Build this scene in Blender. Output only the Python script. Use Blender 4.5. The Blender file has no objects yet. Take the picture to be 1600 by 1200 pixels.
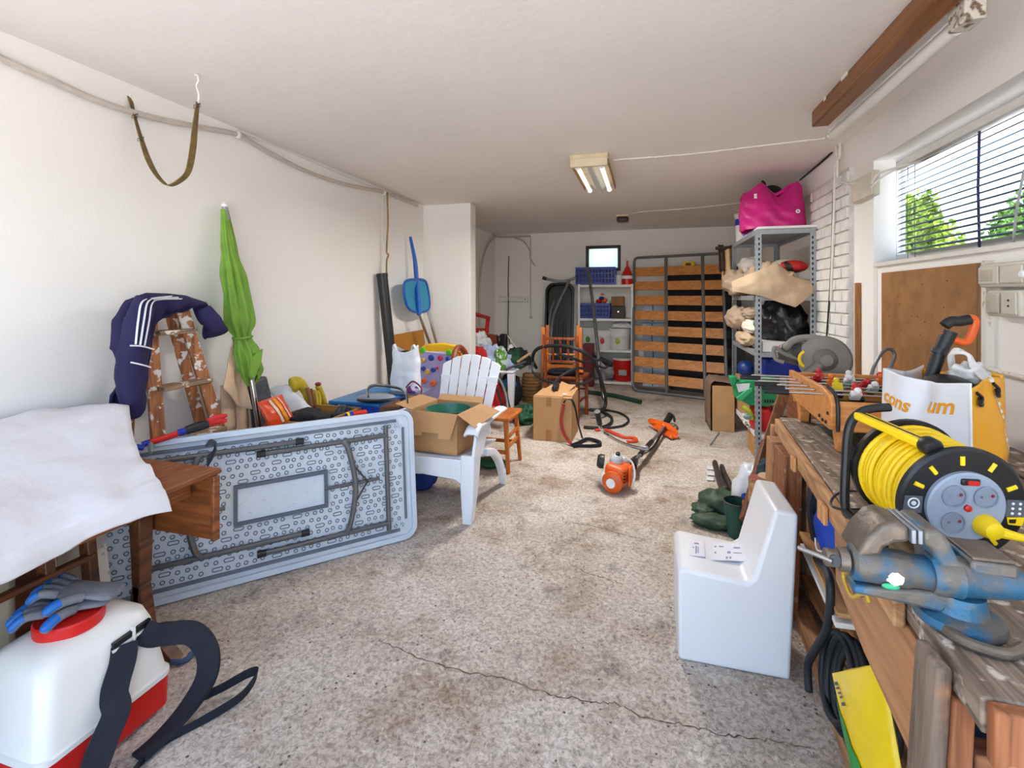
import bpy, bmesh, math, random
from mathutils import Vector, Matrix, Euler, noise

R = math.radians
PI = math.pi
random.seed(11)
scene = bpy.context.scene
COL = scene.collection

# ------------------------------------------------------------------ camera
F, CX, HZ, TH = 750.0, 800.0, 465.0, R(15.64)
EYE, CEIL = 1.384, 2.50
cam_data = bpy.data.cameras.new('camera')
cam = bpy.data.objects.new('camera', cam_data)
COL.objects.link(cam)
cam.location = (0, 0, EYE)
cam.rotation_euler = (R(90), 0, TH)
cam_data.sensor_fit = 'HORIZONTAL'
cam_data.sensor_width = 36.0
cam_data.lens = 36.0 * F / 1600.0
cam_data.shift_y = -(600.0 - HZ) / 1600.0
cam_data.clip_start = 0.02
scene.camera = cam

# ------------------------------------------------------------------ sky, sun, exposure
world = bpy.data.worlds.new('sky')
scene.world = world
world.use_nodes = True
wn = world.node_tree.nodes
wl = world.node_tree.links
bgn = wn.get('Background') or wn.new('ShaderNodeBackground')
outn = wn.get('World Output') or wn.new('ShaderNodeOutputWorld')
wl.new(bgn.outputs[0], outn.inputs[0])
sky = wn.new('ShaderNodeTexSky')
sky.sky_type = 'NISHITA'
sky.sun_disc = False
sky.sun_elevation = R(72)
sky.sun_rotation = R(20)
sky.dust_density = 1.0
sky.air_density = 1.4
sky.ozone_density = 1.0
tint = wn.new('ShaderNodeMixRGB'); tint.blend_type = 'MULTIPLY'; tint.inputs[0].default_value = 1.0
tint.inputs[2].default_value = (0.90, 0.98, 1.12, 1.0)
wl.new(sky.outputs[0], tint.inputs[1]); wl.new(tint.outputs[0], bgn.inputs[0])
bgn.inputs[1].default_value = 0.29

sun_data = bpy.data.lights.new('sun', 'SUN')
sun_data.energy = 7.5
sun_data.angle = R(1.0)
sun_data.color = (1.0, 0.97, 0.93)
sun = bpy.data.objects.new('sun', sun_data)
COL.objects.link(sun)
sun.location = (3, 6, 12)
# the sun stands nearly overhead: the drive in front of the open door is lit
sun.rotation_euler = Vector((0.30, 0.10, -1.0)).to_track_quat('-Z', 'Y').to_euler()

# the open garage door behind the camera lets the sky in (portal: guides sampling, adds no light)
pd = bpy.data.lights.new('door_portal', 'AREA')
pd.shape = 'RECTANGLE'
pd.size, pd.size_y = 3.7, 2.35
pd.cycles.is_portal = True
po = bpy.data.objects.new('door_portal', pd)
COL.objects.link(po)
po.location = (-0.6, -0.72, 1.2)
po.rotation_euler = Vector((0, 1, 0)).to_track_quat('-Z', 'Z').to_euler()
pd2 = bpy.data.lights.new('window_portal', 'AREA')
pd2.shape = 'RECTANGLE'
pd2.size, pd2.size_y = 2.6, 0.62
pd2.cycles.is_portal = True
po2 = bpy.data.objects.new('window_portal', pd2)
COL.objects.link(po2)
po2.location = (1.66, 2.25, 1.93)
po2.rotation_euler = Vector((-1, 0, 0)).to_track_quat('-Z', 'Z').to_euler()

scene.view_settings.view_transform = 'Standard'
scene.view_settings.look = 'None'
scene.view_settings.gamma = 1.0
scene.view_settings.use_curve_mapping = False
scene.view_settings.exposure = 1.31
scene.cycles.max_bounces = 10
scene.cycles.diffuse_bounces = 7
scene.cycles.sample_clamp_indirect = 8.0
scene.cycles.caustics_reflective = False
scene.cycles.caustics_refractive = False

# ------------------------------------------------------------------ helpers
CT, ST = math.cos(TH), math.sin(TH)
def P(u, v, X=None, Y=None, Z=None, D=None):
    """place of a point seen at photo pixel (u, v), given one world coordinate (or its distance D)"""
    r = (u - CX) / F
    d = Vector((r * CT - ST, r * ST + CT, (HZ - v) / F))
    if X is not None: s = X / d.x
    elif Y is not None: s = Y / d.y
    elif Z is not None: s = (Z - EYE) / d.z
    else: s = D
    return Vector((d.x * s, d.y * s, EYE + d.z * s))

def V(*a): return Vector(a)
def lerp(a, b, t): return a + (b - a) * t

def smooth_path(pts, n=6, closed=False):
    """Catmull-Rom through the points"""
    pts = [Vector(p) for p in pts]
    N = len(pts)
    out = []
    rng = range(N) if closed else range(N - 1)
    for i in rng:
        if closed:
            p0, p1, p2, p3 = pts[(i - 1) % N], pts[i], pts[(i + 1) % N], pts[(i + 2) % N]
        else:
            p0, p1, p2, p3 = pts[max(i - 1, 0)], pts[i], pts[i + 1], pts[min(i + 2, N - 1)]
        for k in range(n):
            t = k / n
            out.append(0.5 * ((2 * p1) + (p2 - p0) * t + (2 * p0 - 5 * p1 + 4 * p2 - p3) * t * t + (3 * p1 - p0 - 3 * p2 + p3) * t ** 3))
    if not closed: out.append(pts[-1])
    return out

class MB:
    def __init__(s): s.v, s.f = [], []
    def add(s, vs, fs):
        o = len(s.v)
        s.v += [Vector(x) for x in vs]
        s.f += [tuple(i + o for i in f) for f in fs]
        return s
    def box(s, c, d, rot=None):
        c = Vector(c)
        m = rot.to_matrix() if isinstance(rot, Euler) else (rot if rot is not None else Matrix.Identity(3))
        vs = [c + m @ Vector((sx * d[0] / 2, sy * d[1] / 2, sz * d[2] / 2)) for sx in (-1, 1) for sy in (-1, 1) for sz in (-1, 1)]
        return s.add(vs, [(0, 1, 3, 2), (4, 6, 7, 5), (0, 4, 5, 1), (2, 3, 7, 6), (0, 2, 6, 4), (1, 5, 7, 3)])
    def bx(s, x0, x1, y0, y1, z0, z1):
        return s.box(((x0 + x1) / 2, (y0 + y1) / 2, (z0 + z1) / 2), (abs(x1 - x0), abs(y1 - y0), abs(z1 - z0)))
    def beam(s, a, b, w, t, up=(0, 0, 1)):
        """rectangular bar from a to b, w wide and t thick (t along up)"""
        a, b = Vector(a), Vector(b)
        z = (b - a).normalized()
        up = Vector(up)
        if abs(z.dot(up)) > .98: up = Vector((0, 1, 0)) if abs(z.y) < .9 else Vector((1, 0, 0))
        x = up.cross(z).normalized(); y = z.cross(x)
        m = Matrix((x, y, z)).transposed()
        return s.box((a + b) / 2, (w, t, (b - a).length), m)
    def hexa(s, p):
        """8 corners: bottom 4 (ccw) then top 4"""
        return s.add(p, [(3, 2, 1, 0), (4, 5, 6, 7), (0, 1, 5, 4), (1, 2, 6, 5), (2, 3, 7, 6), (3, 0, 4, 7)])
    def tube(s, pts, r, n=8, closed=False, flat=None, caps=True):
        pts = [Vector(p) for p in pts]
        N = len(pts)
        rs = r if isinstance(r, (list, tuple)) else [r] * N
        vs, fs = [], []
        nx = None
        for i, p in enumerate(pts):
            t = (pts[(i + 1) % N] - pts[i - 1]) if closed else (pts[min(i + 1, N - 1)] - pts[max(i - 1, 0)])
            if t.length < 1e-9: t = Vector((0, 0, 1))
            t.normalize()
            if nx is None:
                h = Vector((0, 0, 1)) if abs(t.z) < .9 else Vector((1, 0, 0))
                nx = (h - t * h.dot(t)).normalized()
            else:
                nx = nx - t * nx.dot(t)
                if nx.length < 1e-6: nx = t.orthogonal()
                nx.normalize()
            ny = t.cross(nx)
            for k in range(n):
                a = 2 * PI * k / n
                vs.append(p + (nx * math.cos(a) + ny * math.sin(a) * (flat or 1)) * rs[i])
        for i in range(N if closed else N - 1):
            j = (i + 1) % N
            for k in range(n):
                l = (k + 1) % n
                fs.append((i * n + k, i * n + l, j * n + l, j * n + k))
        if caps and not closed:
            fs.append(tuple(range(n - 1, -1, -1)))
            fs.append(tuple((N - 1) * n + k for k in range(n)))
        return s.add(vs, fs)
    def strap(s, pts, w, t, side=(0, 0, 1)):
        """flat band along a path; side = width direction (vector or list)"""
        pts = [Vector(p) for p in pts]; N = len(pts)
        vs, fs = [], []
        for i, p in enumerate(pts):
            tg = (pts[min(i + 1, N - 1)] - pts[max(i - 1, 0)]).normalized()
            sd = Vector(side[i]) if isinstance(side, list) else Vector(side)
            sd = (sd - tg * sd.dot(tg))
            sd = sd.normalized() if sd.length > 1e-5 else tg.orthogonal().normalized()
            nm = tg.cross(sd)
            for a, b in ((-1, -1), (1, -1), (1, 1), (-1, 1)):
                vs.append(p + sd * (w / 2 * a) + nm * (t / 2 * b))
        for i in range(N - 1):
            for k in range(4):
                l = (k + 1) % 4
                fs.append((i * 4 + k, i * 4 + l, i * 4 + 4 + l, i * 4 + 4 + k))
        fs += [(3, 2, 1, 0), tuple((N - 1) * 4 + k for k in range(4))]
        return s.add(vs, fs)
    def lathe(s, prof, n=24, o=(0, 0, 0), axis=(0, 0, 1), caps=True):
        o = Vector(o)
        q = Vector((0, 0, 1)).rotation_difference(Vector(axis))
        vs, fs = [], []
        for r, z in prof:
            for k in range(n):
                a = 2 * PI * k / n
                vs.append(o + q @ Vector((r * math.cos(a), r * math.sin(a), z)))
        for i in range(len(prof) - 1):
            for k in range(n):
                l = (k + 1) % n
                fs.append((i * n + k, i * n + l, i * n + n + l, i * n + n + k))
        if caps:
            fs.append(tuple(range(n - 1, -1, -1)))
            fs.append(tuple((len(prof) - 1) * n + k for k in range(n)))
        return s.add(vs, fs)
    def prism(s, poly, a, b):
        """poly of 3D points, swept from offset a to offset b"""
        poly = [Vector(p) for p in poly]; n = len(poly)
        a, b = Vector(a), Vector(b)
        vs = [p + a for p in poly] + [p + b for p in poly]
        fs = [tuple(range(n - 1, -1, -1)), tuple(range(n, 2 * n))]
        fs += [(i, (i + 1) % n, n + (i + 1) % n, n + i) for i in range(n)]
        return s.add(vs, fs)
    def grid(s, fn, nu, nv, wrap=False):
        vs = [fn(i / nu, j / nv) for j in range(nv + 1) for i in range(nu + (0 if wrap else 1))]
        w = nu if wrap else nu + 1
        fs = [(j * w + i, j * w + (i + 1) % w, (j + 1) * w + (i + 1) % w, (j + 1) * w + i) for j in range(nv) for i in range(nu)]
        return s.add(vs, fs)
    def ball(s, c, rx, ry=None, rz=None, n=14, m=9, rot=None, amp=0, fr=6.0, seed=0):
        ry = rx if ry is None else ry; rz = rx if rz is None else rz
        c = Vector(c)
        q = rot.to_matrix() if isinstance(rot, Euler) else (rot or Matrix.Identity(3))
        vs, fs = [], []
        def pt(th, ph):
            d = Vector((math.cos(ph) * math.sin(th), math.sin(ph) * math.sin(th), math.cos(th)))
            k = 1
            if amp:
                q3 = d * fr * .5 + Vector((seed * 3.1, seed * 1.7, seed))
                k = 1 + amp * (noise.noise(q3) * 1.7 + .55 * noise.noise(q3 * 2.3) - .55 * abs(noise.noise(q3 * 1.7 + Vector((7, 3, 1)))) + .35 * abs(noise.noise(q3 * 4.1)))
            return c + q @ Vector((d.x * rx * k, d.y * ry * k, d.z * rz * k))
        vs.append(pt(0, 0))
        for j in range(1, m):
            for k in range(n): vs.append(pt(PI * j / m, 2 * PI * k / n))
        vs.append(pt(PI, 0))
        for k in range(n): fs.append((0, 1 + k, 1 + (k + 1) % n))
        for j in range(m - 2):
            for k in range(n):
                a = 1 + j * n
                fs.append((a + k, a + n + k, a + n + (k + 1) % n, a + (k + 1) % n))
        a = 1 + (m - 2) * n; e = len(vs) - 1
        for k in range(n): fs.append((a + k, e, a + (k + 1) % n))
        return s.add(vs, fs)
    def rock(s, fn):
        s.v = [fn(p) for p in s.v]; return s

ORIGIN = {}
def tag(o, label=None, cat=None, group=None, kind=None):
    if label: o['label'] = label
    if cat: o['category'] = cat
    if group: o['group'] = group
    if kind: o['kind'] = kind
    return o

def thing(name, label, cat, base, group=None):
    """Empty at the thing's base; its parts are built in world coordinates"""
    o = bpy.data.objects.new(name, None)
    COL.objects.link(o)
    o.empty_display_size = 0.05
    o.location = Vector(base)
    ORIGIN[o] = Vector(base)
    return tag(o, label, cat, group)

def obj(name, mb, m, parent=None, bev=0, seg=2, sub=0, smooth=None, solid=0, label=None, cat=None, group=None, kind=None, origin=None):
    if parent is not None:
        base = ORIGIN[parent]
    elif kind == 'structure':
        base = Vector((0, 0, 0))
    elif origin is not None:
        base = Vector(origin)
    else:
        xs = [p.x for p in mb.v]; ys = [p.y for p in mb.v]; zs = [p.z for p in mb.v]
        base = Vector(((min(xs) + max(xs)) / 2, (min(ys) + max(ys)) / 2, min(zs)))
    me = bpy.data.meshes.new(name)
    me.from_pydata([p - base for p in mb.v], [], mb.f)
    bm = bmesh.new(); bm.from_mesh(me)
    bmesh.ops.recalc_face_normals(bm, faces=bm.faces)
    bm.to_mesh(me); bm.free()
    me.update()
    o = bpy.data.objects.new(name, me)
    COL.objects.link(o)
    mats = m if isinstance(m, list) else [m]
    for mm in mats: me.materials.append(mm)
    if smooth is None: smooth = 35
    if smooth:
        me.polygons.foreach_set('use_smooth', [True] * len(me.polygons))
        if smooth < 180: me.set_sharp_from_angle(angle=R(smooth))
    if solid:
        md = o.modifiers.new('thick', 'SOLIDIFY'); md.thickness = solid; md.offset = 0
    if bev:
        md = o.modifiers.new('bevel', 'BEVEL'); md.width = bev; md.segments = seg; md.limit_method = 'ANGLE'; md.angle_limit = R(40)
    if sub:
        md = o.modifiers.new('sub', 'SUBSURF'); md.levels = sub; md.render_levels = sub
    if parent is not None:
        o.parent = parent
        ORIGIN[o] = ORIGIN[parent]
    else:
        o.location = base
        ORIGIN[o] = base
    return tag(o, label, cat, group, kind)

def clone(src, off, parent=None, label=None):
    """copy of a part (same mesh) moved by off"""
    c = src.copy(); COL.objects.link(c)
    c.location = Vector(src.location) + Vector(off)
    if parent is not None: c.parent = parent
    if label: c['label'] = label
    return c

def wrinkle(p, amp, fr, seed=0.0):
    return amp * (noise.noise(p * fr + Vector((seed, seed * 2, 0))) + .5 * noise.noise(p * fr * 2.3 + Vector((0, seed, seed))))

def text_mesh(txt, size, depth=0.0006, shear=0.0, bold=0.0):
    cu = bpy.data.curves.new('lettering', 'FONT')
    cu.body = txt; cu.size = size; cu.extrude = depth; cu.shear = shear; cu.offset = bold
    cu.align_x = 'CENTER'; cu.align_y = 'CENTER'
    to = bpy.data.objects.new('lettering', cu)
    COL.objects.link(to)
    dg = bpy.context.evaluated_depsgraph_get()
    me = bpy.data.meshes.new_from_object(to.evaluated_get(dg))
    bpy.data.objects.remove(to)
    bpy.data.curves.remove(cu)
    mb = MB(); mb.v = [v.co.copy() for v in me.vertices]; mb.f = [tuple(p.vertices) for p in me.polygons]
    bpy.data.meshes.remove(me)
    return mb

def text_on(name, txt, size, o, xdir, ydir, m, parent, shear=0, bold=0.0, label=None, depth=.0006, warp=None):
    """lettering laid on a surface at o, reading along xdir, up along ydir"""
    mb = text_mesh(txt, size, depth, shear, bold)
    x = Vector(xdir).normalized(); y = Vector(ydir); y = (y - x * y.dot(x)).normalized(); z = x.cross(y)
    o = Vector(o)
    mb.v = [o + x * p.x + y * p.y + z * p.z for p in mb.v]
    if warp: mb.v = [warp(p) for p in mb.v]
    return obj(name, mb, m, parent, smooth=0, label=label)

# ------------------------------------------------------------------ materials
MATS = {}
def lin(c):
    """sRGB 0-255 to linear"""
    return tuple(((x / 255) / 12.92 if x / 255 <= .04045 else (((x / 255) + .055) / 1.055) ** 2.4) for x in c)

def nodes_of(m):
    m.use_nodes = True
    nt = m.node_tree
    return nt, nt.nodes, nt.links, nt.nodes['Principled BSDF']

def mat(name, rgb, rough=.55, metal=0, var=.12, scale=9.0, bump=.0, bscale=60.0, stretch=None, rgb2=None, mixpos=(.42, .62), spec=.5, alpha=1, trans=0, coat=0, emit=0, sub=0):
    """principled material whose colour drifts over the surface (object coordinates), with optional second colour in patches"""
    if name in MATS: return MATS[name]
    m = bpy.data.materials.new(name)
    nt, N, L, b = nodes_of(m)
    c = lin(rgb)
    tc = N.new('ShaderNodeTexCoord')
    mp = N.new('ShaderNodeMapping')
    L.new(tc.outputs['Object'], mp.inputs['Vector'])
    if stretch: mp.inputs['Scale'].default_value = stretch
    nz = N.new('ShaderNodeTexNoise'); nz.inputs['Scale'].default_value = scale; nz.inputs['Detail'].default_value = 6
    L.new(mp.outputs[0], nz.inputs['Vector'])
    rp = N.new('ShaderNodeValToRGB')
    c2 = lin(rgb2) if rgb2 else tuple(max(0, x * (1 - var * 2)) for x in c)
    c1 = c if rgb2 else tuple(min(1, x * (1 + var)) for x in c)
    rp.color_ramp.elements[0].position = mixpos[0] if rgb2 else .25
    rp.color_ramp.elements[1].position = mixpos[1] if rgb2 else .75
    rp.color_ramp.elements[0].color = (*c2, 1); rp.color_ramp.elements[1].color = (*c1, 1)
    L.new(nz.outputs['Fac'], rp.inputs[0])
    L.new(rp.outputs[0], b.inputs['Base Color'])
    b.inputs['Roughness'].default_value = rough
    b.inputs['Metallic'].default_value = metal
    b.inputs['Specular IOR Level'].default_value = spec
    if alpha < 1: b.inputs['Alpha'].default_value = alpha
    if trans: b.inputs['Transmission Weight'].default_value = trans
    if coat: b.inputs['Coat Weight'].default_value = coat
    if emit:
        b.inputs['Emission Color'].default_value = (*c, 1); b.inputs['Emission Strength'].default_value = emit
    if bump:
        nb = N.new('ShaderNodeTexNoise'); nb.inputs['Scale'].default_value = bscale; nb.inputs['Detail'].default_value = 4
        L.new(mp.outputs[0], nb.inputs['Vector'])
        bp = N.new('ShaderNodeBump'); bp.inputs['Strength'].default_value = bump; bp.inputs['Distance'].default_value = .01
        L.new(nb.outputs['Fac'], bp.inputs['Height']); L.new(bp.outputs[0], b.inputs['Normal'])
    MATS[name] = m
    return m

def wood(name, light, dark, axis='Y', scale=1.0, rough=.5, bump=.15, spots=None):
    if name in MATS: return MATS[name]
    m = bpy.data.materials.new(name)
    nt, N, L, b = nodes_of(m)
    tc = N.new('ShaderNodeTexCoord'); mp = N.new('ShaderNodeMapping')
    L.new(tc.outputs['Object'], mp.inputs['Vector'])
    st = {'X': (.06, 1, 1), 'Y': (1, .06, 1), 'Z': (1, 1, .06)}[axis]
    mp.inputs['Scale'].default_value = tuple(x * scale for x in st)
    n1 = N.new('ShaderNodeTexNoise'); n1.inputs['Scale'].default_value = 45; n1.inputs['Detail'].default_value = 8; n1.inputs['Distortion'].default_value = 1.2
    L.new(mp.outputs[0], n1.inputs['Vector'])
    rp = N.new('ShaderNodeValToRGB')
    rp.color_ramp.elements[0].position = .36; rp.color_ramp.elements[1].position = .62
    rp.color_ramp.elements[0].color = (*lin(dark), 1); rp.color_ramp.elements[1].color = (*lin(light), 1)
    L.new(n1.outputs['Fac'], rp.inputs[0])
    last = rp.outputs[0]
    if spots:  # splashes of another colour: (rgb, scale, lo, hi)
        rgb, sc, lo, hi = spots
        n2 = N.new('ShaderNodeTexNoise'); n2.inputs['Scale'].default_value = sc; n2.inputs['Detail'].default_value = 5
        L.new(tc.outputs['Object'], n2.inputs['Vector'])
        r2 = N.new('ShaderNodeValToRGB'); r2.color_ramp.elements[0].position = lo; r2.color_ramp.elements[1].position = hi
        L.new(n2.outputs['Fac'], r2.inputs[0])
        mx = N.new('ShaderNodeMixRGB'); mx.inputs['Color2'].default_value = (*lin(rgb), 1)
        L.new(r2.outputs[0], mx.inputs['Fac']); L.new(last, mx.inputs['Color1']); last = mx.outputs[0]
    L.new(last, b.inputs['Base Color'])
    b.inputs['Roughness'].default_value = rough
    bp = N.new('ShaderNodeBump'); bp.inputs['Strength'].default_value = bump; bp.inputs['Distance'].default_value = .004
    L.new(n1.outputs['Fac'], bp.inputs['Height']); L.new(bp.outputs[0], b.inputs['Normal'])
    MATS[name] = m
    return m

def concrete():
    m = bpy.data.materials.new('concrete')
    nt, N, L, b = nodes_of(m)
    tc = N.new('ShaderNodeTexCoord')
    def nz(sc, det=6, dist=0.0, rough=.6):
        n = N.new('ShaderNodeTexNoise'); n.inputs['Scale'].default_value = sc; n.inputs['Detail'].default_value = det
        n.inputs['Distortion'].default_value = dist; n.inputs['Roughness'].default_value = rough
        L.new(tc.outputs['Object'], n.inputs['Vector']); return n
    def ramp(src, pts):
        r = N.new('ShaderNodeValToRGB'); e = r.color_ramp.elements
        while len(e) < len(pts): e.new(.5)
        for k, (p, c) in enumerate(pts): e[k].position = p; e[k].color = (*lin(c), 1) if len(c) == 3 else c
        L.new(src, r.inputs[0]); return r
    def mix(f, a, c, mode='MIX'):
        x = N.new('ShaderNodeMixRGB'); x.blend_type = mode
        if isinstance(f, float): x.inputs[0].default_value = f
        else: L.new(f, x.inputs[0])
        L.new(a, x.inputs[1])
        if isinstance(c, tuple): x.inputs[2].default_value = (*lin(c), 1)
        else: L.new(c, x.inputs[2])
        return x.outputs[0]
    big = ramp(nz(1.3, 5, .6).outputs['Fac'], [(.32, (182, 168, 154)), (.46, (204, 193, 181)), (.62, (219, 211, 202))])
    stain = ramp(nz(2.3, 8, .3, .7).outputs['Fac'], [(.50, (0, 0, 0)), (.68, (255, 255, 255))])
    c = mix(stain.outputs[0], big.outputs[0], (160, 136, 114))
    dark = ramp(nz(3.7, 8, .2, .75).outputs['Fac'], [(.54, (0, 0, 0)), (.70, (225, 225, 225))])
    c = mix(dark.outputs[0], c, (122, 115, 110))
    pale = ramp(nz(17, 6, 1.0, .7).outputs['Fac'], [(.56, (0, 0, 0)), (.68, (200, 200, 200))])
    c = mix(pale.outputs[0], c, (240, 234, 226))
    grit = ramp(nz(60, 5, .8, .75).outputs['Fac'], [(.36, (150, 142, 134)), (.58, (255, 255, 255))])
    c = mix(.8, c, grit.outputs[0], 'MULTIPLY')
    vo = N.new('ShaderNodeTexVoronoi'); vo.inputs['Scale'].default_value = 27; vo.inputs['Randomness'].default_value = 1
    L.new(tc.outputs['Object'], vo.inputs['Vector'])
    pit = ramp(vo.outputs['Distance'], [(.09, (255, 255, 255)), (.16, (0, 0, 0))])
    pm = mix(1.0, pit.outputs[0], ramp(nz(6).outputs['Fac'], [(.46, (0, 0, 0)), (.54, (255, 255, 255))]).outputs[0], 'MULTIPLY')
    c = mix(pm, c, (96, 84, 74))
    # hairline cracks: thin borders of large warped cells, only along part of their length
    wv = N.new('ShaderNodeVectorMath'); wv.operation = 'ADD'
    wn_ = nz(2.2, 5, 0, .6)
    sc = N.new('ShaderNodeVectorMath'); sc.operation = 'SCALE'; sc.inputs['Scale'].default_value = .55
    L.new(wn_.outputs['Color'], sc.inputs[0]); L.new(sc.outputs[0], wv.inputs[0]); L.new(tc.outputs['Object'], wv.inputs[1])
    v2 = N.new('ShaderNodeTexVoronoi'); v2.feature = 'DISTANCE_TO_EDGE'; v2.inputs['Scale'].default_value = .52
    L.new(wv.outputs[0], v2.inputs['Vector'])
    cr = ramp(v2.outputs['Distance'], [(.0, (255, 255, 255)), (.0042, (0, 0, 0))])
    cm = mix(1.0, cr.outputs[0], ramp(nz(1.1, 3).outputs['Fac'], [(.62, (0, 0, 0)), (.70, (200, 200, 200))]).outputs[0], 'MULTIPLY')
    c = mix(cm, c, (92, 80, 68))
    L.new(c, b.inputs['Base Color'])
    b.inputs['Roughness'].default_value = .82
    b.inputs['Specular IOR Level'].default_value = .3
    b1 = N.new('ShaderNodeBump'); b1.inputs['Strength'].default_value = .55; b1.inputs['Distance'].default_value = .008
    L.new(nz(34, 6, 1.2, .7).outputs['Fac'], b1.inputs['Height'])
    b2 = N.new('ShaderNodeBump'); b2.inputs['Strength'].default_value = .5; b2.inputs['Distance'].default_value = .006; b2.invert = True
    L.new(pm, b2.inputs['Height']); L.new(b1.outputs[0], b2.inputs['Normal'])
    L.new(b2.outputs[0], b.inputs['Normal'])
    return m

def plaster(name, rgb, bump=.25, scale=90, big=.05, var=.05):
    m = bpy.data.materials.new(name)
    nt, N, L, b = nodes_of(m)
    tc = N.new('ShaderNodeTexCoord')
    n0 = N.new('ShaderNodeTexNoise'); n0.inputs['Scale'].default_value = 1.1; n0.inputs['Detail'].default_value = 5
    L.new(tc.outputs['Object'], n0.inputs['Vector'])
    rp = N.new('ShaderNodeValToRGB'); c = lin(rgb)
    rp.color_ramp.elements[0].position = .3; rp.color_ramp.elements[1].position = .7
    rp.color_ramp.elements[0].color = (*[x * (1 - var) for x in c], 1); rp.color_ramp.elements[1].color = (*c, 1)
    L.new(n0.outputs['Fac'], rp.inputs[0]); L.new(rp.outputs[0], b.inputs['Base Color'])
    b.inputs['Roughness'].default_value = .85; b.inputs['Specular IOR Level'].default_value = .25
    n1 = N.new('ShaderNodeTexNoise'); n1.inputs['Scale'].default_value = scale; n1.inputs['Detail'].default_value = 5
    L.new(tc.outputs['Object'], n1.inputs['Vector'])
    n2 = N.new('ShaderNodeTexNoise'); n2.inputs['Scale'].default_value = 5; n2.inputs['Detail'].default_value = 3
    L.new(tc.outputs['Object'], n2.inputs['Vector'])
    b1 = N.new('ShaderNodeBump'); b1.inputs['Strength'].default_value = bump; b1.inputs['Distance'].default_value = .006
    L.new(n1.outputs['Fac'], b1.inputs['Height'])
    b2 = N.new('ShaderNodeBump'); b2.inputs['Strength'].default_value = big; b2.inputs['Distance'].default_value = .05
    L.new(n2.outputs['Fac'], b2.inputs['Height']); L.new(b1.outputs[0], b2.inputs['Normal'])
    L.new(b2.outputs[0], b.inputs['Normal'])
    MATS[name] = m
    return m

WALLM = plaster('white_plaster', (243, 241, 237), .16, 80)
CEILM = plaster('ceiling_plaster', (232, 228, 223), .14, 55, .10)
FLOORM = concrete()
GROUNDM = mat('driveway', (210, 202, 191), .9, var=.08, scale=2, bump=.3)
PAINTW = mat('white_paint', (228, 226, 220), .55, var=.04, scale=14, bump=.1, bscale=40)
BRICKW = mat('painted_brick', (226, 225, 222), .7, var=.06, scale=12, bump=.5, bscale=45)
MORTAR = mat('painted_mortar', (214, 212, 208), .85, var=.1, scale=20, bump=.5, bscale=80)
WPLAS = mat('white_plastic', (236, 238, 240), .4, var=.02, scale=4)
GREYM = mat('grey_metal', (128, 131, 134), .45, .55, var=.14, scale=14, bump=.08)
GALV = mat('galvanised_steel', (150, 157, 164), .4, .6, var=.1, scale=22)
DARKM = mat('dark_metal', (58, 60, 63), .45, .5, var=.15)
CHROME = mat('chrome', (190, 194, 198), .18, 1.0, var=.04)
BLACKP = mat('black_plastic', (26, 27, 30), .42, var=.2, scale=12)
RUBBER = mat('black_rubber', (30, 33, 38), .55, var=.2, scale=20, bump=.1)
REDP = mat('red_plastic', (205, 24, 18), .38, var=.08, scale=6)
BLUEP = mat('blue_plastic', (14, 44, 156), .4, var=.12, scale=6)
SKYBLUE = mat('sky_blue_plastic', (28, 116, 178), .4, var=.1, scale=6)
ORANGEP = mat('orange_plastic', (224, 92, 24), .38, var=.08)
YELLOWP = mat('yellow_plastic', (246, 208, 16), .4, var=.06)
GREENP = mat('green_plastic', (34, 148, 92), .45, var=.1)
CARD = mat('cardboard', (186, 143, 98), .8, var=.06, scale=7, bump=.08, bscale=120)
CARDIN = mat('cardboard_inside', (172, 132, 92), .85, var=.06, scale=7)
TAPE = mat('brown_tape', (164, 116, 68), .35, var=.05)
PAPER = mat('paper_label', (232, 232, 240), .7, var=.02)
INK = mat('dark_print', (70, 74, 96), .7, var=.05)
WOODB = wood('brown_wood', (146, 84, 42), (98, 52, 24), 'Y', 1.0, .42)
WOODD = wood('dark_brown_wood', (112, 66, 36), (66, 36, 20), 'Y', 1.0, .45)
WOODO = wood('honey_pine', (206, 118, 38), (160, 78, 20), 'Z', 1.0, .38)
WOODR = wood('red_brown_wood', (150, 72, 28), (96, 42, 16), 'Z', 1.0, .4)
SLATW = wood('beech_slat', (212, 144, 76), (186, 118, 58), 'X', .5, .45, .05)
BEECH = wood('beech_panel', (222, 152, 86), (200, 126, 64), 'X', .8, .42, .06)
BENCHW = wood('workbench_top', (156, 138, 120), (104, 88, 74), 'Y', 1.0, .8, .5, ((214, 202, 186), 26, .57, .66))
BENCHS = wood('raw_timber', (196, 150, 104), (150, 104, 66), 'Y', .8, .75, .35, ((120, 92, 70), 7, .56, .72))
BENCHZ = wood('grey_timber_post', (140, 124, 108), (96, 80, 66), 'Z', .8, .8, .5, ((176, 122, 84), 9, .56, .7))
RUSTW = wood('rusty_brown_timber', (168, 106, 66), (116, 66, 38), 'Z', .8, .75, .5, ((204, 184, 164), 16, .62, .72))
# ================================================================== the shell
XL, XR, YB, YF = -2.60, 1.38, 8.16, -0.70
SX, SY = 1.40, 3.53            # wall face under the window, far side of the window recess
SILL, HEAD = 1.60, 2.245
SYF = 3.64                     # far side of the window frame, set back behind the reveal

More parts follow.
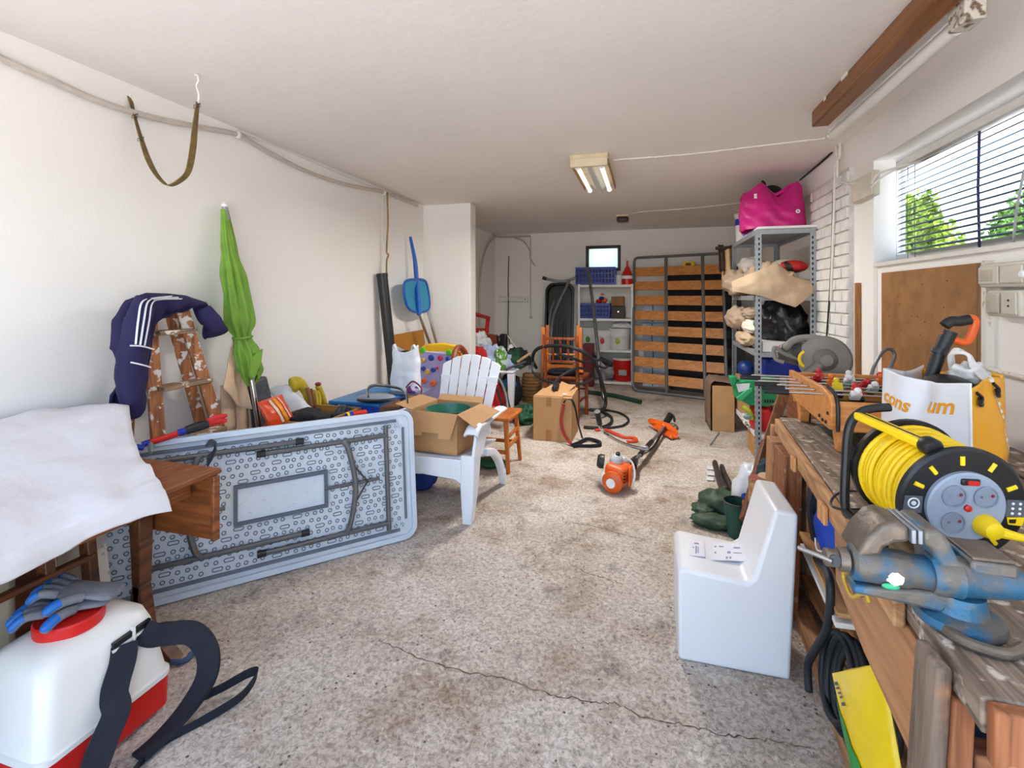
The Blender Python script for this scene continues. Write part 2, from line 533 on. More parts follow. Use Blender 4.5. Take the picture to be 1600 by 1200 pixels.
flo = obj('floor', MB().bx(-2.9, 2.0, YF, 8.4, -.12, 0), FLOORM, kind='structure', smooth=0)
CRK = mat('crack_dirt', (112, 94, 76), .9, var=.3, scale=30)
def crack(px_):
    pts = [P(u, v, Z=.0008) for u, v in px_]
    rn = random.Random(px_[0][0])
    fine = []
    for a, b_ in zip(pts, pts[1:]):
        for k in range(9):
            q = lerp(a, b_, k / 9); fine.append(q + V(rn.uniform(-.007, .007), rn.uniform(-.007, .007), 0))
    mb = MB(); vs = []; fs = []
    for i, p in enumerate(fine):
        t = (fine[min(i + 1, len(fine) - 1)] - fine[max(i - 1, 0)]).normalized(); n = V(-t.y, t.x, 0)
        w = .0022 * rn.uniform(.4, 1.5) * min(1, i / 4 + .2, (len(fine) - i) / 4)
        vs += [p + n * w, p - n * w]
        if i: fs.append((2 * i - 2, 2 * i - 1, 2 * i + 1, 2 * i))
    obj('crack', mb.add(vs, fs), CRK, flo, smooth=0)
crack([(592, 1000), (660, 1030), (720, 1048), (795, 1062), (860, 1085), (925, 1096), (960, 1098), (1000, 1118), (1060, 1130), (1130, 1148), (1200, 1156), (1290, 1172)])
crack([(885, 878), (915, 895), (950, 905), (975, 912)])
crack([(880, 815), (930, 822), (985, 838), (1010, 842)])
obj('ground', MB().bx(-40, 40, -40, 60, -.32, -.13), GROUNDM, kind='structure', smooth=0)
obj('ceiling', MB().bx(-3.2, 2.35, YF - .05, 8.6, CEIL, CEIL + .16), CEILM, kind='structure', smooth=0)  # slab carried past the right wall as an added eave against the sun
obj('wall_left', MB().bx(XL - .2, XL, YF, 8.36, 0, CEIL), WALLM, kind='structure', smooth=0)
obj('wall_stub', MB().bx(XL, -1.99, 5.30, 5.48, 0, CEIL), WALLM, kind='structure', bev=.006)
# back wall with the opening of the small window
bw = MB()
wx0, wx1, wz0, wz1 = -.99, -.41, 1.83, 2.26
bw.bx(XL, wx0, YB, YB + .2, 0, CEIL).bx(wx1, 1.75, YB, YB + .2, 0, CEIL)
bw.bx(wx0, wx1, YB, YB + .2, 0, wz0).bx(wx0, wx1, YB, YB + .2, wz1, CEIL)
obj('wall_back', bw, WALLM, kind='structure', smooth=0)
# right wall: parapet under the window, lintel, pier, alcove behind the steel shelves
rw = MB()
rw.bx(SX, 1.585, YF, SY, 0, SILL)
rw.bx(XR, 1.585, YF, 4.62, HEAD, CEIL)
rw.bx(XR, 1.50, SY, 4.62, 0, HEAD)
rw.bx(1.50, 1.585, SYF, 4.62, 0, HEAD)
rw.bx(1.50, 1.585, SY, SYF, 0, SILL)
rw.bx(SX, 1.585, YF, .7, SILL, HEAD)
rw.bx(XR, 1.75, 4.62, 8.16, 2.29, CEIL)
rw.bx(1.55, 1.75, 4.62, 8.16, 0, 2.29)
obj('wall_right', rw, WALLM, kind='structure', smooth=0)
obj('trim_1', MB().bx(XR - .004, 1.53, .7, SY, SILL - .025, SILL), PAINTW, kind='structure', bev=.004)
# front: door posts and head, the door itself stands open
fr = MB().bx(XL, -2.5, YF, YF + .15, 0, CEIL).bx(1.27, SX, YF, YF + .15, 0, CEIL).bx(-2.5, 1.27, YF, YF + .15, 2.36, CEIL)
obj('wall_front', fr, WALLM, kind='structure', smooth=0)

# painted brick pier: every brick its own piece, recessed joints
pier = obj('trim_2', MB().bx(1.352, XR, 3.83, 4.60, .4, 2.29), MORTAR, kind='structure', smooth=0)
ch, bl = .083, .205
bme = {}
row = 0
z = .44
while z + ch < 2.30:
    y = 3.832 - (.10 if row % 2 else 0)
    while y < 4.60:
        a, b_ = max(y, 3.832), min(y + bl - .010, 4.598)
        if b_ - a > .03:
            L_ = round(b_ - a, 3)
            key = (L_, random.randint(0, 2))
            if key not in bme:
                pr = random.uniform(.012, .020)
                bb = MB().box((0, 0, 0), (pr * 2, L_, ch - .010))
                o = obj('brick', bb, BRICKW, pier, bev=.004, seg=1)
                o.location = (1.352, (a + b_) / 2, z + ch / 2)
                o.data.transform(Matrix.Translation((ORIGIN[pier])))
                bme[key] = o
            else:
                o = bme[key].copy(); COL.objects.link(o)
                o.location = (1.352 + random.uniform(-.004, .003), (a + b_) / 2, z + ch / 2)
        y += bl
    z += ch; row += 1

# ------------------------------------------------------------------ back window
win1 = obj('window_1', MB().bx(wx0, wx0 + .05, YB + .02, YB + .07, wz0, wz1).bx(wx1 - .05, wx1, YB + .02, YB + .07, wz0, wz1)
           .bx(wx0 + .05, wx1 - .05, YB + .02, YB + .07, wz1 - .05, wz1).bx(wx0 + .05, wx1 - .05, YB + .02, YB + .07, wz0, wz0 + .05),
           mat('dark_brown_frame', (44, 36, 30), .5, var=.1), kind='structure', bev=.004)
def frosted():
    m = bpy.data.materials.new('frosted_glass')
    nt, N, L, b = nodes_of(m)
    for n in list(N):
        if n.type == 'BSDF_PRINCIPLED': N.remove(n)
    tr = N.new('ShaderNodeBsdfTranslucent'); tr.inputs[0].default_value = (.95, .96, .94, 1)
    gl = N.new('ShaderNodeBsdfGlossy'); gl.inputs['Roughness'].default_value = .3
    nz = N.new('ShaderNodeTexNoise'); nz.inputs['Scale'].default_value = 14
    rp = N.new('ShaderNodeValToRGB'); rp.color_ramp.elements[0].color = (.50, .60, .50, 1); rp.color_ramp.elements[1].color = (.74, .77, .74, 1)
    L.new(nz.outputs['Fac'], rp.inputs[0]); L.new(rp.outputs[0], tr.inputs[0])
    mx = N.new('ShaderNodeMixShader'); mx.inputs[0].default_value = .06
    L.new(tr.outputs[0], mx.inputs[1]); L.new(gl.outputs[0], mx.inputs[2])
    L.new(mx.outputs[0], N['Material Output'].inputs[0])
    return m
obj('pane', MB().bx(wx0 + .05, wx1 - .05, YB + .04, YB + .046, wz0 + .05, wz1 - .05), frosted(), win1, smooth=0)

# ------------------------------------------------------------------ side window with blind
WX = 1.532
wf = MB()
wf.bx(WX, WX + .05, .7, SYF, SILL, SILL + .055).bx(WX, WX + .05, .7, SYF, HEAD - .05, HEAD)
wf.bx(WX, WX + .05, SYF - .04, SYF, SILL + .055, HEAD - .05).bx(WX, WX + .05, .7, .76, SILL + .055, HEAD - .05)
win2 = obj('window_2', wf, PAINTW, kind='structure', bev=.004)
obj('mullion', MB().bx(WX + .005, WX + .045, 2.03, 2.07, SILL + .055, HEAD - .05), PAINTW, win2, bev=.003)
def clear_glass():
    m = bpy.data.materials.new('window_glass')
    nt, N, L, b = nodes_of(m)
    for n in list(N):
        if n.type == 'BSDF_PRINCIPLED': N.remove(n)
    tr = N.new('ShaderNodeBsdfTransparent'); tr.inputs[0].default_value = (.84, .86, .88, 1)
    gl = N.new('ShaderNodeBsdfGlossy'); gl.inputs['Roughness'].default_value = .02
    mx = N.new('ShaderNodeMixShader'); mx.inputs[0].default_value = .04
    nz = N.new('ShaderNodeTexNoise'); nz.inputs['Scale'].default_value = 3
    mr = N.new('ShaderNodeMapRange'); mr.inputs['To Min'].default_value = .03; mr.inputs['To Max'].default_value = .06
    L.new(nz.outputs['Fac'], mr.inputs['Value']); L.new(mr.outputs[0], mx.inputs[0])
    L.new(tr.outputs[0], mx.inputs[1]); L.new(gl.outputs[0], mx.inputs[2])
    L.new(mx.outputs[0], N['Material Output'].inputs[0])
    return m
GLASS = clear_glass()
for a, b_ in ((.76, 2.03), (2.07, SYF - .04)):
    obj('pane', MB().bx(WX + .022, WX + .026, a, b_, SILL + .055, HEAD - .05), GLASS, win2, smooth=0)

bl_t = thing('venetian_blind', 'metal venetian blind with open slats, coloured dark for the backlight, hanging in the long side window', 'blind', (1.49, 2.1, 1.64))
obj('head_rail', MB().bx(1.47, 1.51, .8, 3.46, 2.165, 2.20), PAINTW, bl_t, bev=.004)
SLATM = mat('blind_slat', (58, 62, 78), .5, .3, var=.1, scale=3)  # backlit shade is put into the dark slat colour
s0 = None
for k in range(15):
    zz = 2.145 - k * .0345
    if s0 is None:
        sl = MB()
        def slat(u_, v_, zz=zz):
            x = (v_ - .5) * .033
            return Vector((1.492 + x, lerp(.82, 3.455, u_), zz + .003 - 12 * x * x + x * .52 + .002 * math.sin(u_ * 9)))
        sl.grid(slat, 24, 4)
        s0 = obj('slat', sl, SLATM, bl_t, solid=.0012)
    else:
        clone(s0, (random.uniform(-.001, .001), random.uniform(-.006, .004), -k * .0345), bl_t)
for yy in (3.40, 3.32, 2.76, 2.42, 1.6, 1.1):
    r_ = .006 if yy == 2.76 else .0016
    obj('ladder_cord', MB().tube([(1.492 + .013, yy, 2.17), (1.492 + .013, yy + .01, 1.9), (1.492 + .013, yy, 1.615)], r_, 6), mat('dark_blue_cord', (44, 42, 92), .8, var=.3, scale=60), bl_t)
obj('pull_rod', MB().tube([P(1600, 265, X=1.46), P(1588, 330, X=1.455), P(1580, 412, X=1.45)], .005, 6), mat('clear_rod', (170, 172, 172), .25), bl_t)

# ------------------------------------------------------------------ outside: garden trees seen through the window
LEAF = mat('garden_leaf', (150, 176, 42), .6, var=.35, scale=2.2)
LEAF2 = mat('mid_green_leaf', (96, 138, 44), .6, var=.35, scale=2.2)  # leaf colour of the greener tree
BARK = mat('bark', (92, 74, 56), .9, var=.2)
def tree(label, c, rx, rz, lm, n, seed):
    rnd = random.Random(seed)
    t = thing('garden_tree', label, 'tree', (c.x, c.y, -.13), 'trees outside the side window')
    obj('trunk', MB().tube([(c.x, c.y, -.13), (c.x + .05, c.y, 1.0), (c.x, c.y, c.z)], [.11, .08, .04], 8), BARK, t)
    cr = MB()
    lobes = [(c + Vector((rnd.uniform(-.6, .6) * rx, rnd.uniform(-.6, .6) * rx, rnd.uniform(-.6, .45) * rz)), rnd.uniform(.35, .6)) for _ in range(12)]
    for _ in range(n):
        lc, k = rnd.choice(lobes)
        d = Vector((rnd.gauss(0, 1), rnd.gauss(0, 1), rnd.gauss(0, 1))).normalized() * (rnd.random() ** .35)
        p = lc + Vector((d.x * rx * k, d.y * rx * k, d.z * rz * k))
        e = Euler((rnd.uniform(0, 6), rnd.uniform(0, 6), rnd.uniform(0, 6))).to_matrix()
        w, h = .03, .06
        cr.add([p + e @ Vector(q) for q in ((-w, 0, 0), (0, -h, 0), (w, 0, .008), (0, h, 0))], [(0, 1, 2, 3)])
    obj('crown', cr, lm, t, smooth=0, kind='stuff')
tree('yellow-green leafy tree outside window, nearer the junction box', P(1432, 385, D=7.5), .52, 1.10, LEAF, 5200, 1)
tree('green tree outside window, behind the pull rod', P(1622, 365, D=8.2), .85, 1.15, LEAF2, 6500, 2)
tree('low bushy tree outside window, along the bottom of the blind', P(1520, 430, D=11.0), 1.1, .75, LEAF, 4200, 3)

# ------------------------------------------------------------------ ceiling and wall installations
CABW = mat('white_cable', (226, 222, 214), .5, var=.06, scale=20)
CABG = mat('grey_conduit', (196, 188, 178), .45, var=.08, scale=16)
CABB = mat('black_cable', (28, 28, 30), .5, var=.2)
def cable(name, label, pts, r, m, n=5, clips=(), **k):
    sp = smooth_path(pts, n)
    if clips:
        t = thing(name, label, 'cable', (sp[0].x, sp[0].y, min(p.z for p in sp)), **k)
        obj('sheath', MB().tube(sp, r, 8), m, t)
        for c in clips:
            obj('clip', MB().ball(c, r * 1.35, r * 1.6, r * 1.6, 8, 6), PAINTW, t)
        return t
    return obj(name, MB().tube(sp, r, 8), m, label=label, cat='cable', **k)

XC = XL + .024
lp = [P(u, v, X=XC) for u, v in ((-140, 20), (0, 90), (80, 126), (160, 160), (240, 184), (320, 200), (372, 211), (420, 238), (480, 268), (540, 288), (600, 301), (652, 322))]
cable('conduit_pipe', 'thick grey conduit sagging along the top of the left wall', lp, .0165, CABG, clips=[lp[6], lp[10]])
XC2 = XL + .012
cable('thin_cable', 'thin white cable along the corner above the grey conduit', [P(u, v, X=XC2) for u, v in ((375, 206), (460, 241), (540, 275), (600, 298), (654, 318))], .006, CABW)
cable('drop_cable', 'thin white cable running straight down the wall behind the black tube', [P(598, 304, X=XC2), P(597, 360, X=XC2), P(596, 440, X=XC2)], .006, CABW)
cable('hemp_cord', 'knotted tan cord hanging down beside the black tube', [P(u, v, X=-2.52) for u, v in ((605, 300), (606, 350), (604, 392), (607, 398), (604, 410), (605, 450), (609, 480), (606, 520), (608, 545))], .009, mat('tan_cord', (158, 128, 88), .9, var=.3, scale=50, bump=.4))

# strap hung from two hooks
st = thing('hanging_strap', 'olive webbing strap hanging in a loop from two ceiling hooks', 'strap', (-2.35, 1.88, 1.83))
OLIVE = mat('olive_webbing', (128, 108, 64), .85, var=.2, scale=30, bump=.4, bscale=220)
WHITEM = mat('white_metal', (232, 230, 226), .35, .1, var=.03)
sp = smooth_path([P(u, v, Y=1.88) for u, v in ((203, 152), (210, 180), (220, 215), (230, 245), (240, 266), (252, 282), (264, 290), (280, 283), (294, 268), (301, 235), (305, 195), (309, 160))], 5)
obj('webbing', MB().strap(sp, .034, .004, [V(.25 + .3 * math.sin(i * .25), -1, .15 * math.sin(i * .4)) for i in range(len(sp))]), OLIVE, st)
for a, b_ in (((198, 130), (203, 153)), ((308, 114), (309, 162))):
    A, B = P(*a, Y=1.88), P(*b_, Y=1.88)
    A.z = min(A.z, CEIL - .002)
    hk = smooth_path([A, lerp(A, B, .25) + V(.006, 0, 0), lerp(A, B, .4) + V(-.006, 0, 0), lerp(A, B, .7) + V(.008, 0, 0), B], 5)
    obj('hook', MB().tube(hk, .0045, 8).lathe([(.012, 0), (.014, .004), (.004, .012)], 10, A + V(0, 0, -.012)), WHITEM, st)
for u, v in ((212, 182), (221, 218), (309, 166)):
    p = P(u, v, Y=1.88)
    obj('buckle', MB().tube([p + V(-.021, -.004, -.008), p + V(.021, -.004, -.004), p + V(.021, -.004, .01), p + V(-.021, -.004, .006)], .003, 6, closed=True), CHROME, st)

# niche at the back left: pipes, cables, hanging wires, small shelf board
cable('corner_conduit', 'grey conduit under the ceiling of the back niche', [P(738, 346, X=-2.57), P(757, 356, X=-2.57), P(770, 364, X=-2.57), V(-2.55, 8.08, 2.46), P(800, 370, Y=8.13), P(829, 369, Y=8.13)], .016, CABG)
cable('curved_cable', 'pale cable curving from the niche ceiling down its left wall', [P(776, 369, X=-2.56), P(765, 378, X=-2.56), P(755, 402, X=-2.56), P(750, 440, X=-2.56), P(750, 495, X=-2.56), P(753, 515, X=-2.5)], .016, CABG)
cable('bent_cable', 'pale cable bending from the ceiling conduit onto the back wall', [P(803, 371, Y=8.12), P(818, 377, Y=8.12), P(828, 392, Y=8.12), P(829, 405, Y=8.12), P(836, 415, Y=8.12)], .014, CABG)
cable('hanging_wire', 'wire with a ring at its end hanging down the back wall', [P(829, 370, Y=8.13), P(829, 430, Y=8.13), P(829.5, 492, Y=8.13), P(832, 495, Y=8.13), P(829.5, 498, Y=8.13), P(828, 495, Y=8.13), P(829.5, 492.5, Y=8.13)], .008, CABG, 4)
cable('wall_wire', 'dark wire down the back wall through the white wall board', [P(795, 400, Y=8.13), P(794, 440, Y=8.13), P(794.5, 480, Y=8.09), P(794, 520, Y=8.12), P(799, 545, Y=8.1)], .008, CABB, 4)
wb = thing('wall_board', 'white rounded board fixed low across the back wall of the niche', 'board', P(801, 472, Y=8.1))
obj('board', MB().bx(P(778, 468, Y=8.1).x, P(825, 468, Y=8.1).x, 8.095, 8.155, P(800, 472, Y=8.1).z, P(800, 463.5, Y=8.1).z), PAINTW, wb, bev=.02, seg=3)
obj('screw', MB().lathe([(.012, 0), (.012, .006)], 10, P(820.5, 467.5, Y=8.095), (0, -1, 0)), GREYM, wb)

# ceiling strip light
LENSY = mat('aged_lamp_housing', (214, 198, 164), .5, var=.08, scale=8)
LENSD = mat('aged_lamp_rim', (150, 116, 70), .6, var=.15)
fx = thing('strip_light', 'aged cream twin-tube strip light on the ceiling', 'lamp', (-.43, 4.25, 2.40))
fx0, fx1, fy0, fy1 = -.58, -.285, 3.74, 4.72
obj('housing', MB().hexa([V(fx0, fy0, CEIL - .035), V(fx1, fy0, CEIL - .035), V(fx1, fy1, CEIL - .035), V(fx0, fy1, CEIL - .035), V(fx0, fy0, CEIL), V(fx1, fy0, CEIL), V(fx1, fy1, CEIL), V(fx0, fy1, CEIL)]), LENSY, fx, bev=.004)
obj('end_cap', MB().hexa([V(fx0 + .004, fy0 + .012, 2.405), V(fx1 - .004, fy0 + .012, 2.405), V(fx1 - .004, fy0 + .05, 2.405), V(fx0 + .004, fy0 + .05, 2.405), V(fx0 + .004, fy0, CEIL - .035), V(fx1 - .004, fy0, CEIL - .035), V(fx1 - .004, fy0 + .06, CEIL - .035), V(fx0 + .004, fy0 + .06, CEIL - .035)]), LENSY, fx, bev=.004)
obj('reflector', MB().prism([V(-.50, 0, 2.465), V(-.455, 0, 2.405), V(-.41, 0, 2.405), V(-.365, 0, 2.465)], (0, fy0 + .055, 0), (0, fy1 - .03, 0)), mat('lamp_reflector', (214, 212, 204), .35, var=.05), fx, bev=.006)
for x_ in (-.525, -.34):
    tb = obj('tube', MB().lathe([(.005, 0), (.019, .002), (.019, .89), (.005, .892)], 16, (x_, fy0 + .055, 2.418), (0, 1, 0)), mat('lamp_tube', (250, 248, 238), .25, var=.02, emit=.35), fx)  # faint glow added to tubes that are really unlit
    for y_ in (fy0 + .045, fy0 + .93):
        obj('lamp_holder', MB().lathe([(.024, 0), (.026, .01), (.022, .02)], 14, (x_, y_, 2.418), (0, 1, 0)), WPLAS, tb)
for x_ in (fx0 + .003, fx1 - .003):
    obj('side_rim', MB().bx(x_ - .003, x_ + .003, fy0 + .05, fy1, 2.43, CEIL - .035), LENSD, fx)
# soft area lamp added under the unlit fitting to brighten the room's deep end
ld = bpy.data.lights.new('added_fill_light', 'AREA')
ld.shape = 'RECTANGLE'; ld.size, ld.size_y = .22, .88; ld.energy = 24.0; ld.color = (1.0, .96, .90); ld.spread = R(170)
lo_ = bpy.data.objects.new('added_fill_light', ld); COL.objects.link(lo_)
lo_.parent = fx; lo_.location = V(-.43, 4.24, 2.392) - ORIGIN[fx]
# small dark lamp further back
sl = thing('ceiling_lamp', 'small dark brown square lamp on the ceiling far back', 'lamp', (-.32, 6.85, 2.40))
pc = P(973, 336, Z=CEIL)
obj('base_plate', MB().bx(pc.x - .085, pc.x + .085, pc.y - .085, pc.y + .085, CEIL - .03, CEIL), LENSY, sl, bev=.01)
obj('shade', MB().bx(pc.x - .08, pc.x + .08, pc.y - .08, pc.y + .08, CEIL - .10, CEIL - .03), mat('brown_glass', (58, 44, 34), .3), sl, bev=.025, seg=3)
cable('lamp_cable', 'white cable clipped across the ceiling from the strip light', [P(957, 250, Z=2.492), P(1024, 245, Z=2.492), P(1085, 240, Z=2.492), P(1143, 233, Z=2.492), P(1220, 224, Z=2.492), P(1288, 216, Z=2.492)], .007, CABW, clips=[P(1024, 245, Z=2.49), P(1143, 233, Z=2.49), P(1288, 216, Z=2.49)])
cable('far_lamp_cable', 'thin white cable across the ceiling from the small dark lamp', [P(983, 334, Z=2.4935), P(1010, 330, Z=2.4935), P(1060, 327, Z=2.4935), P(1110, 322, Z=2.4935), P(1158, 317, Z=2.4935)], .006, CABW)

# timber beam with a long bare tube under it
bm_ = thing('ceiling_batten', 'varnished brown timber batten fixed along the ceiling above the window side', 'beam', (.99, 2.3, 2.405))
obj('timber', MB().bx(.955, 1.045, 1.2, 3.26, 2.405, CEIL), wood('varnished_beam', (146, 92, 44), (112, 68, 30), 'Y', .7, .45, .1), bm_, bev=.008)
obj('paint_chip', MB().bx(.952, .955, 2.72, 2.80, 2.482, CEIL), PAINTW, bm_)
obj('paint_chip', MB().bx(.952, .955, 3.02, 3.05, 2.478, CEIL), PAINTW, bm_)
tl = thing('tube_light', 'long bare fluorescent tube along the timber batten', 'lamp', (1.085, 2.7, 2.35))
obj('tube', MB().lathe([(.008, 0), (.027, .004), (.027, 1.20), (.008, 1.204)], 20, (1.09, 2.12, 2.368), (0, 1, 0)), mat('tube_light_glass', (228, 226, 220), .25, var=.03), tl)
obj('bracket', MB().bx(1.06, 1.125, 2.02, 2.12, 2.345, 2.43).bx(1.075, 1.11, 1.98, 2.06, 2.43, CEIL), mat('dirty_white_bracket', (212, 206, 194), .5, rgb2=(120, 100, 76), mixpos=(.4, .5), scale=40), tl, bev=.006)
obj('bracket', MB().bx(1.072, 1.108, 3.32, 3.35, 2.352, 2.41), WPLAS, tl, bev=.004)
obj('spine', MB().bx(1.075, 1.105, 2.06, 3.35, 2.396, 2.404), WPLAS, tl)

# cables and boxes on the right
cable('white_wall_cable', 'white cable looping from the tube light down to the junction box', [P(1294, 213, Z=2.47), P(1304, 224, X=1.33), P(1308, 250, X=1.33), P(1309, 275, X=1.33), P(1316, 284, X=1.33), P(1326, 287, X=1.33), P(1339, 286, X=1.34)], .009, CABW)
cable('second_wall_cable', 'second white cable bending down beside the brick pier top', [P(1296, 214, Z=2.48), P(1311, 220, X=1.34), P(1312, 245, X=1.335), P(1305, 260, X=1.333), P(1303, 330, X=1.326), P(1300, 420, X=1.326), P(1298, 470, X=1.326)], .009, CABW)
cable('black_wall_cable', 'thin black cable running down the painted brick pier', [P(1302, 300, X=1.325), P(1300, 380, X=1.325), P(1297, 450, X=1.325), P(1291, 535, X=1.325), P(1289, 590, X=1.325)], .006, CABB)
cable('corner_cable', 'black cable slung along the top of the right wall above the pink bag', [P(1300, 238, X=1.37), P(1285, 252, X=1.37), P(1262, 271, X=1.37), P(1250, 281, X=1.37)], .008, CABB)
jb = thing('junction_box', 'cream junction box beside the window recess', 'box', P(1352, 312, X=1.36))
jy0, jy1 = P(1342, 290, X=1.38).y, P(1365, 290, X=1.345).y
jz0, jz1 = P(1352, 311, X=1.35).z, P(1352, 273, X=1.35).z
obj('body', MB().bx(1.345, 1.38, jy1, jy0, jz0, jz1), mat('cream_box', (206, 198, 178), .5, var=.08), jb, bev=.006)
obj('cover', MB().bx(1.338, 1.346, jy1 + .008, jy0 - .008, jz0 + .006, jz1 - .006), mat('cream_cover', (216, 210, 194), .5, var=.08), jb, bev=.003)
cable('window_cable', 'white cable pair from the junction box along the window head', [P(1362, 287, X=1.33), P(1372, 272, X=1.36), P(1400, 262, X=1.44), P(1440, 250, X=1.50), P(1500, 218, X=1.50), P(1560, 184, X=1.50), P(1640, 138, X=1.50)], .007, CABW)
cable('second_window_cable', 'lower white cable leaving the junction box towards the window head', [P(1361, 293, X=1.33), P(1374, 280, X=1.36), P(1395, 267, X=1.42), P(1420, 257, X=1.50), P(1490, 226, X=1.51), P(1580, 178, X=1.51)], .005, CABW)

# hardboard panel under the window
HB = mat('hardboard', (160, 114, 66), .7, var=.10, scale=9, bump=.2, bscale=90, rgb2=(138, 94, 52), mixpos=(.34, .62))
pn = thing('hardboard_panel', 'brown hardboard panel fixed to the wall under the window', 'panel', (1.39, 3.0, .82))
obj('sheet', MB().bx(1.387, SX - .001, P(1537, 418, X=1.39).y, P(1378, 425, X=1.39).y, .78, 1.535), HB, pn, bev=.002)
obj('edge_strip', MB().bx(1.378, 1.388, P(1537, 418, X=1.39).y - .01, P(1531, 418, X=1.39).y, .82, 1.53), wood('panel_edge', (150, 108, 66), (110, 74, 40), 'Z', .8, .7), pn)
for _ in range(16):
    yy, zz = random.uniform(2.6, 3.4), random.uniform(1.05, 1.5)
    obj('nail', MB().lathe([(.003, 0), (.003, .003)], 6, (1.388, yy, zz), (-1, 0, 0)), DARKM, pn)
obj('trim_3', MB().bx(1.372, SX, P(1541, 420, X=1.39).y - .03, P(1541, 420, X=1.39).y, .8, 1.54), mat('chipped_paint', (224, 220, 212), .7, rgb2=(150, 130, 104), mixpos=(.30, .38), scale=30), kind='structure')
py = P(1337, 500, X=1.355).y
obj('wooden_strip', MB().bx(1.352, XR, py - .022, py + .012, .80, P(1337, 442, X=1.355).z), wood('strip_wood', (168, 112, 58), (130, 80, 36), 'Z', 1, .5), label='narrow brown wooden strip standing against the wall beside the brick pier', cat='strip', bev=.003)

# switch and socket
BOXC = mat('cream_switch', (208, 202, 190), .45, var=.06)
BOXD = mat('dirty_cream', (190, 182, 164), .5, var=.12, scale=20)
sw = thing('light_switch', 'double surface switch box above the socket by the window', 'switch', P(1568, 450, X=1.38))
a, b_ = P(1600, 430, X=1.36), P(1539, 430, X=1.36)
z0, z1 = P(1570, 449, X=1.36).z, P(1570, 410, X=1.36).z
ymin = a.y - .06
obj('case', MB().bx(1.338, SX, ymin, b_.y, z0, z1), BOXC, sw, bev=.012, seg=3)
obj('flap', MB().bx(1.330, 1.339, b_.y - .125, b_.y - .01, z0 + .014, z1 - .014), BOXC, sw, bev=.005)
obj('window', MB().bx(1.3275, 1.331, b_.y - .1, b_.y - .022, z0 + .026, z1 - .026), BOXD, sw, bev=.003)
obj('rocker', MB().bx(1.328, 1.339, ymin + .02, b_.y - .14, z0 + .014, z1 - .014), BOXC, sw, bev=.006)
obj('knob', MB().lathe([(.014, 0), (.014, .006), (.010, .010)], 14, P(1599, 428, X=1.332), (-1, 0, 0)), WPLAS, sw)
so = thing('wall_socket', 'cream double socket mounted below the switch box', 'socket', P(1568, 497, X=1.38))
b2 = P(1545, 470, X=1.36); a2 = P(1597, 470, X=1.36)
z0, z1 = P(1570, 495, X=1.36).z, P(1570, 453, X=1.36).z
obj('case', MB().bx(1.352, SX, a2.y, b2.y, z0, z1), BOXC, so, bev=.01, seg=3)
obj('flap', MB().bx(1.342, 1.353, (a2.y + b2.y) / 2 + .008, b2.y - .008, z0 + .012, z1 - .012), BOXD, so, bev=.006)
obj('flap', MB().bx(1.345, 1.353, a2.y + .008, (a2.y + b2.y) / 2 - .004, z0 + .010, z1 - .010), BOXC, so, bev=.006)
for dz in (.012, -.010):
    obj('hole', MB().lathe([(.004, 0), (.004, .002)], 8, (1.3445, a2.y + .045, (z0 + z1) / 2 + dz), (-1, 0, 0)), BLACKP, so)
cable('socket_conduit', 'ragged white conduit running along the wall above the bag', [P(1538, 574, X=1.385), P(1565, 582, X=1.385), P(1600, 590, X=1.385), P(1700, 612, X=1.385)], .011, mat('flaking_conduit', (220, 214, 202), .7, rgb2=(150, 132, 108), mixpos=(.3, .42), scale=60))
# ================================================================== left foreground
FLOOR0 = .001
# ---- desk with kneehole, mostly under the sheet
DK = thing('wooden_desk', 'brown wooden desk standing under the white dust sheet', 'desk', (-2.0, 1.0, FLOOR0))
dz = .72
obj('desk_top', MB().bx(-2.12, -1.60, .30, 1.50, dz - .022, dz), WOODB, DK, bev=.004)
obj('side_panel', MB().bx(-2.06, -1.605, 1.462, 1.482, .455, dz - .022), wood('desk_panel', (138, 78, 38), (96, 52, 24), 'X', .8, .42), DK, bev=.002)
obj('edge_lip', MB().bx(-1.606, -1.59, 1.458, 1.486, .45, dz - .022), WOODB, DK, bev=.003)
obj('drawer_front', MB().bx(-1.70, -1.682, .35, 1.44, .62, dz - .022), WOODB, DK, bev=.003)
for y_ in (1.42, .34):
    obj('leg', MB().hexa([V(-1.93, y_ - .02, .26), V(-1.89, y_ - .02, .26), V(-1.89, y_ + .03, .26), V(-1.93, y_ + .03, .26), V(-1.945, y_ - .03, dz - .022), V(-1.875, y_ - .03, dz - .022), V(-1.875, y_ + .03, dz - .022), V(-1.945, y_ + .03, dz - .022)]), WOODD, DK, bev=.004)
    obj('foot', MB().prism([V(-1.93, 0, .26), V(-1.89, 0, .26), V(-1.86, 0, .10), V(-1.72, 0, .0), V(-1.80, 0, .0), V(-1.905, 0, .08)], (0, y_ - .02, FLOOR0), (0, y_ + .028, FLOOR0)), WOODD, DK, bev=.004)
    obj('foot', MB().prism([V(-1.93, 0, .26), V(-1.89, 0, .26), V(-1.905, 0, .08), V(-2.02, 0, .0), V(-2.10, 0, .0), V(-1.96, 0, .10)], (0, y_ - .02, FLOOR0), (0, y_ + .028, FLOOR0)), WOODD, DK, bev=.004)

# something boxy behind it carries the raised back of the sheet
obj('wooden_cabinet', MB().bx(-2.58, -2.30, .2, 1.38, .0, .85).rock(lambda p: p + V(0, 0, FLOOR0)), WOODD, label='low brown cabinet hidden under the raised back of the white sheet', cat='cabinet', bev=.006)

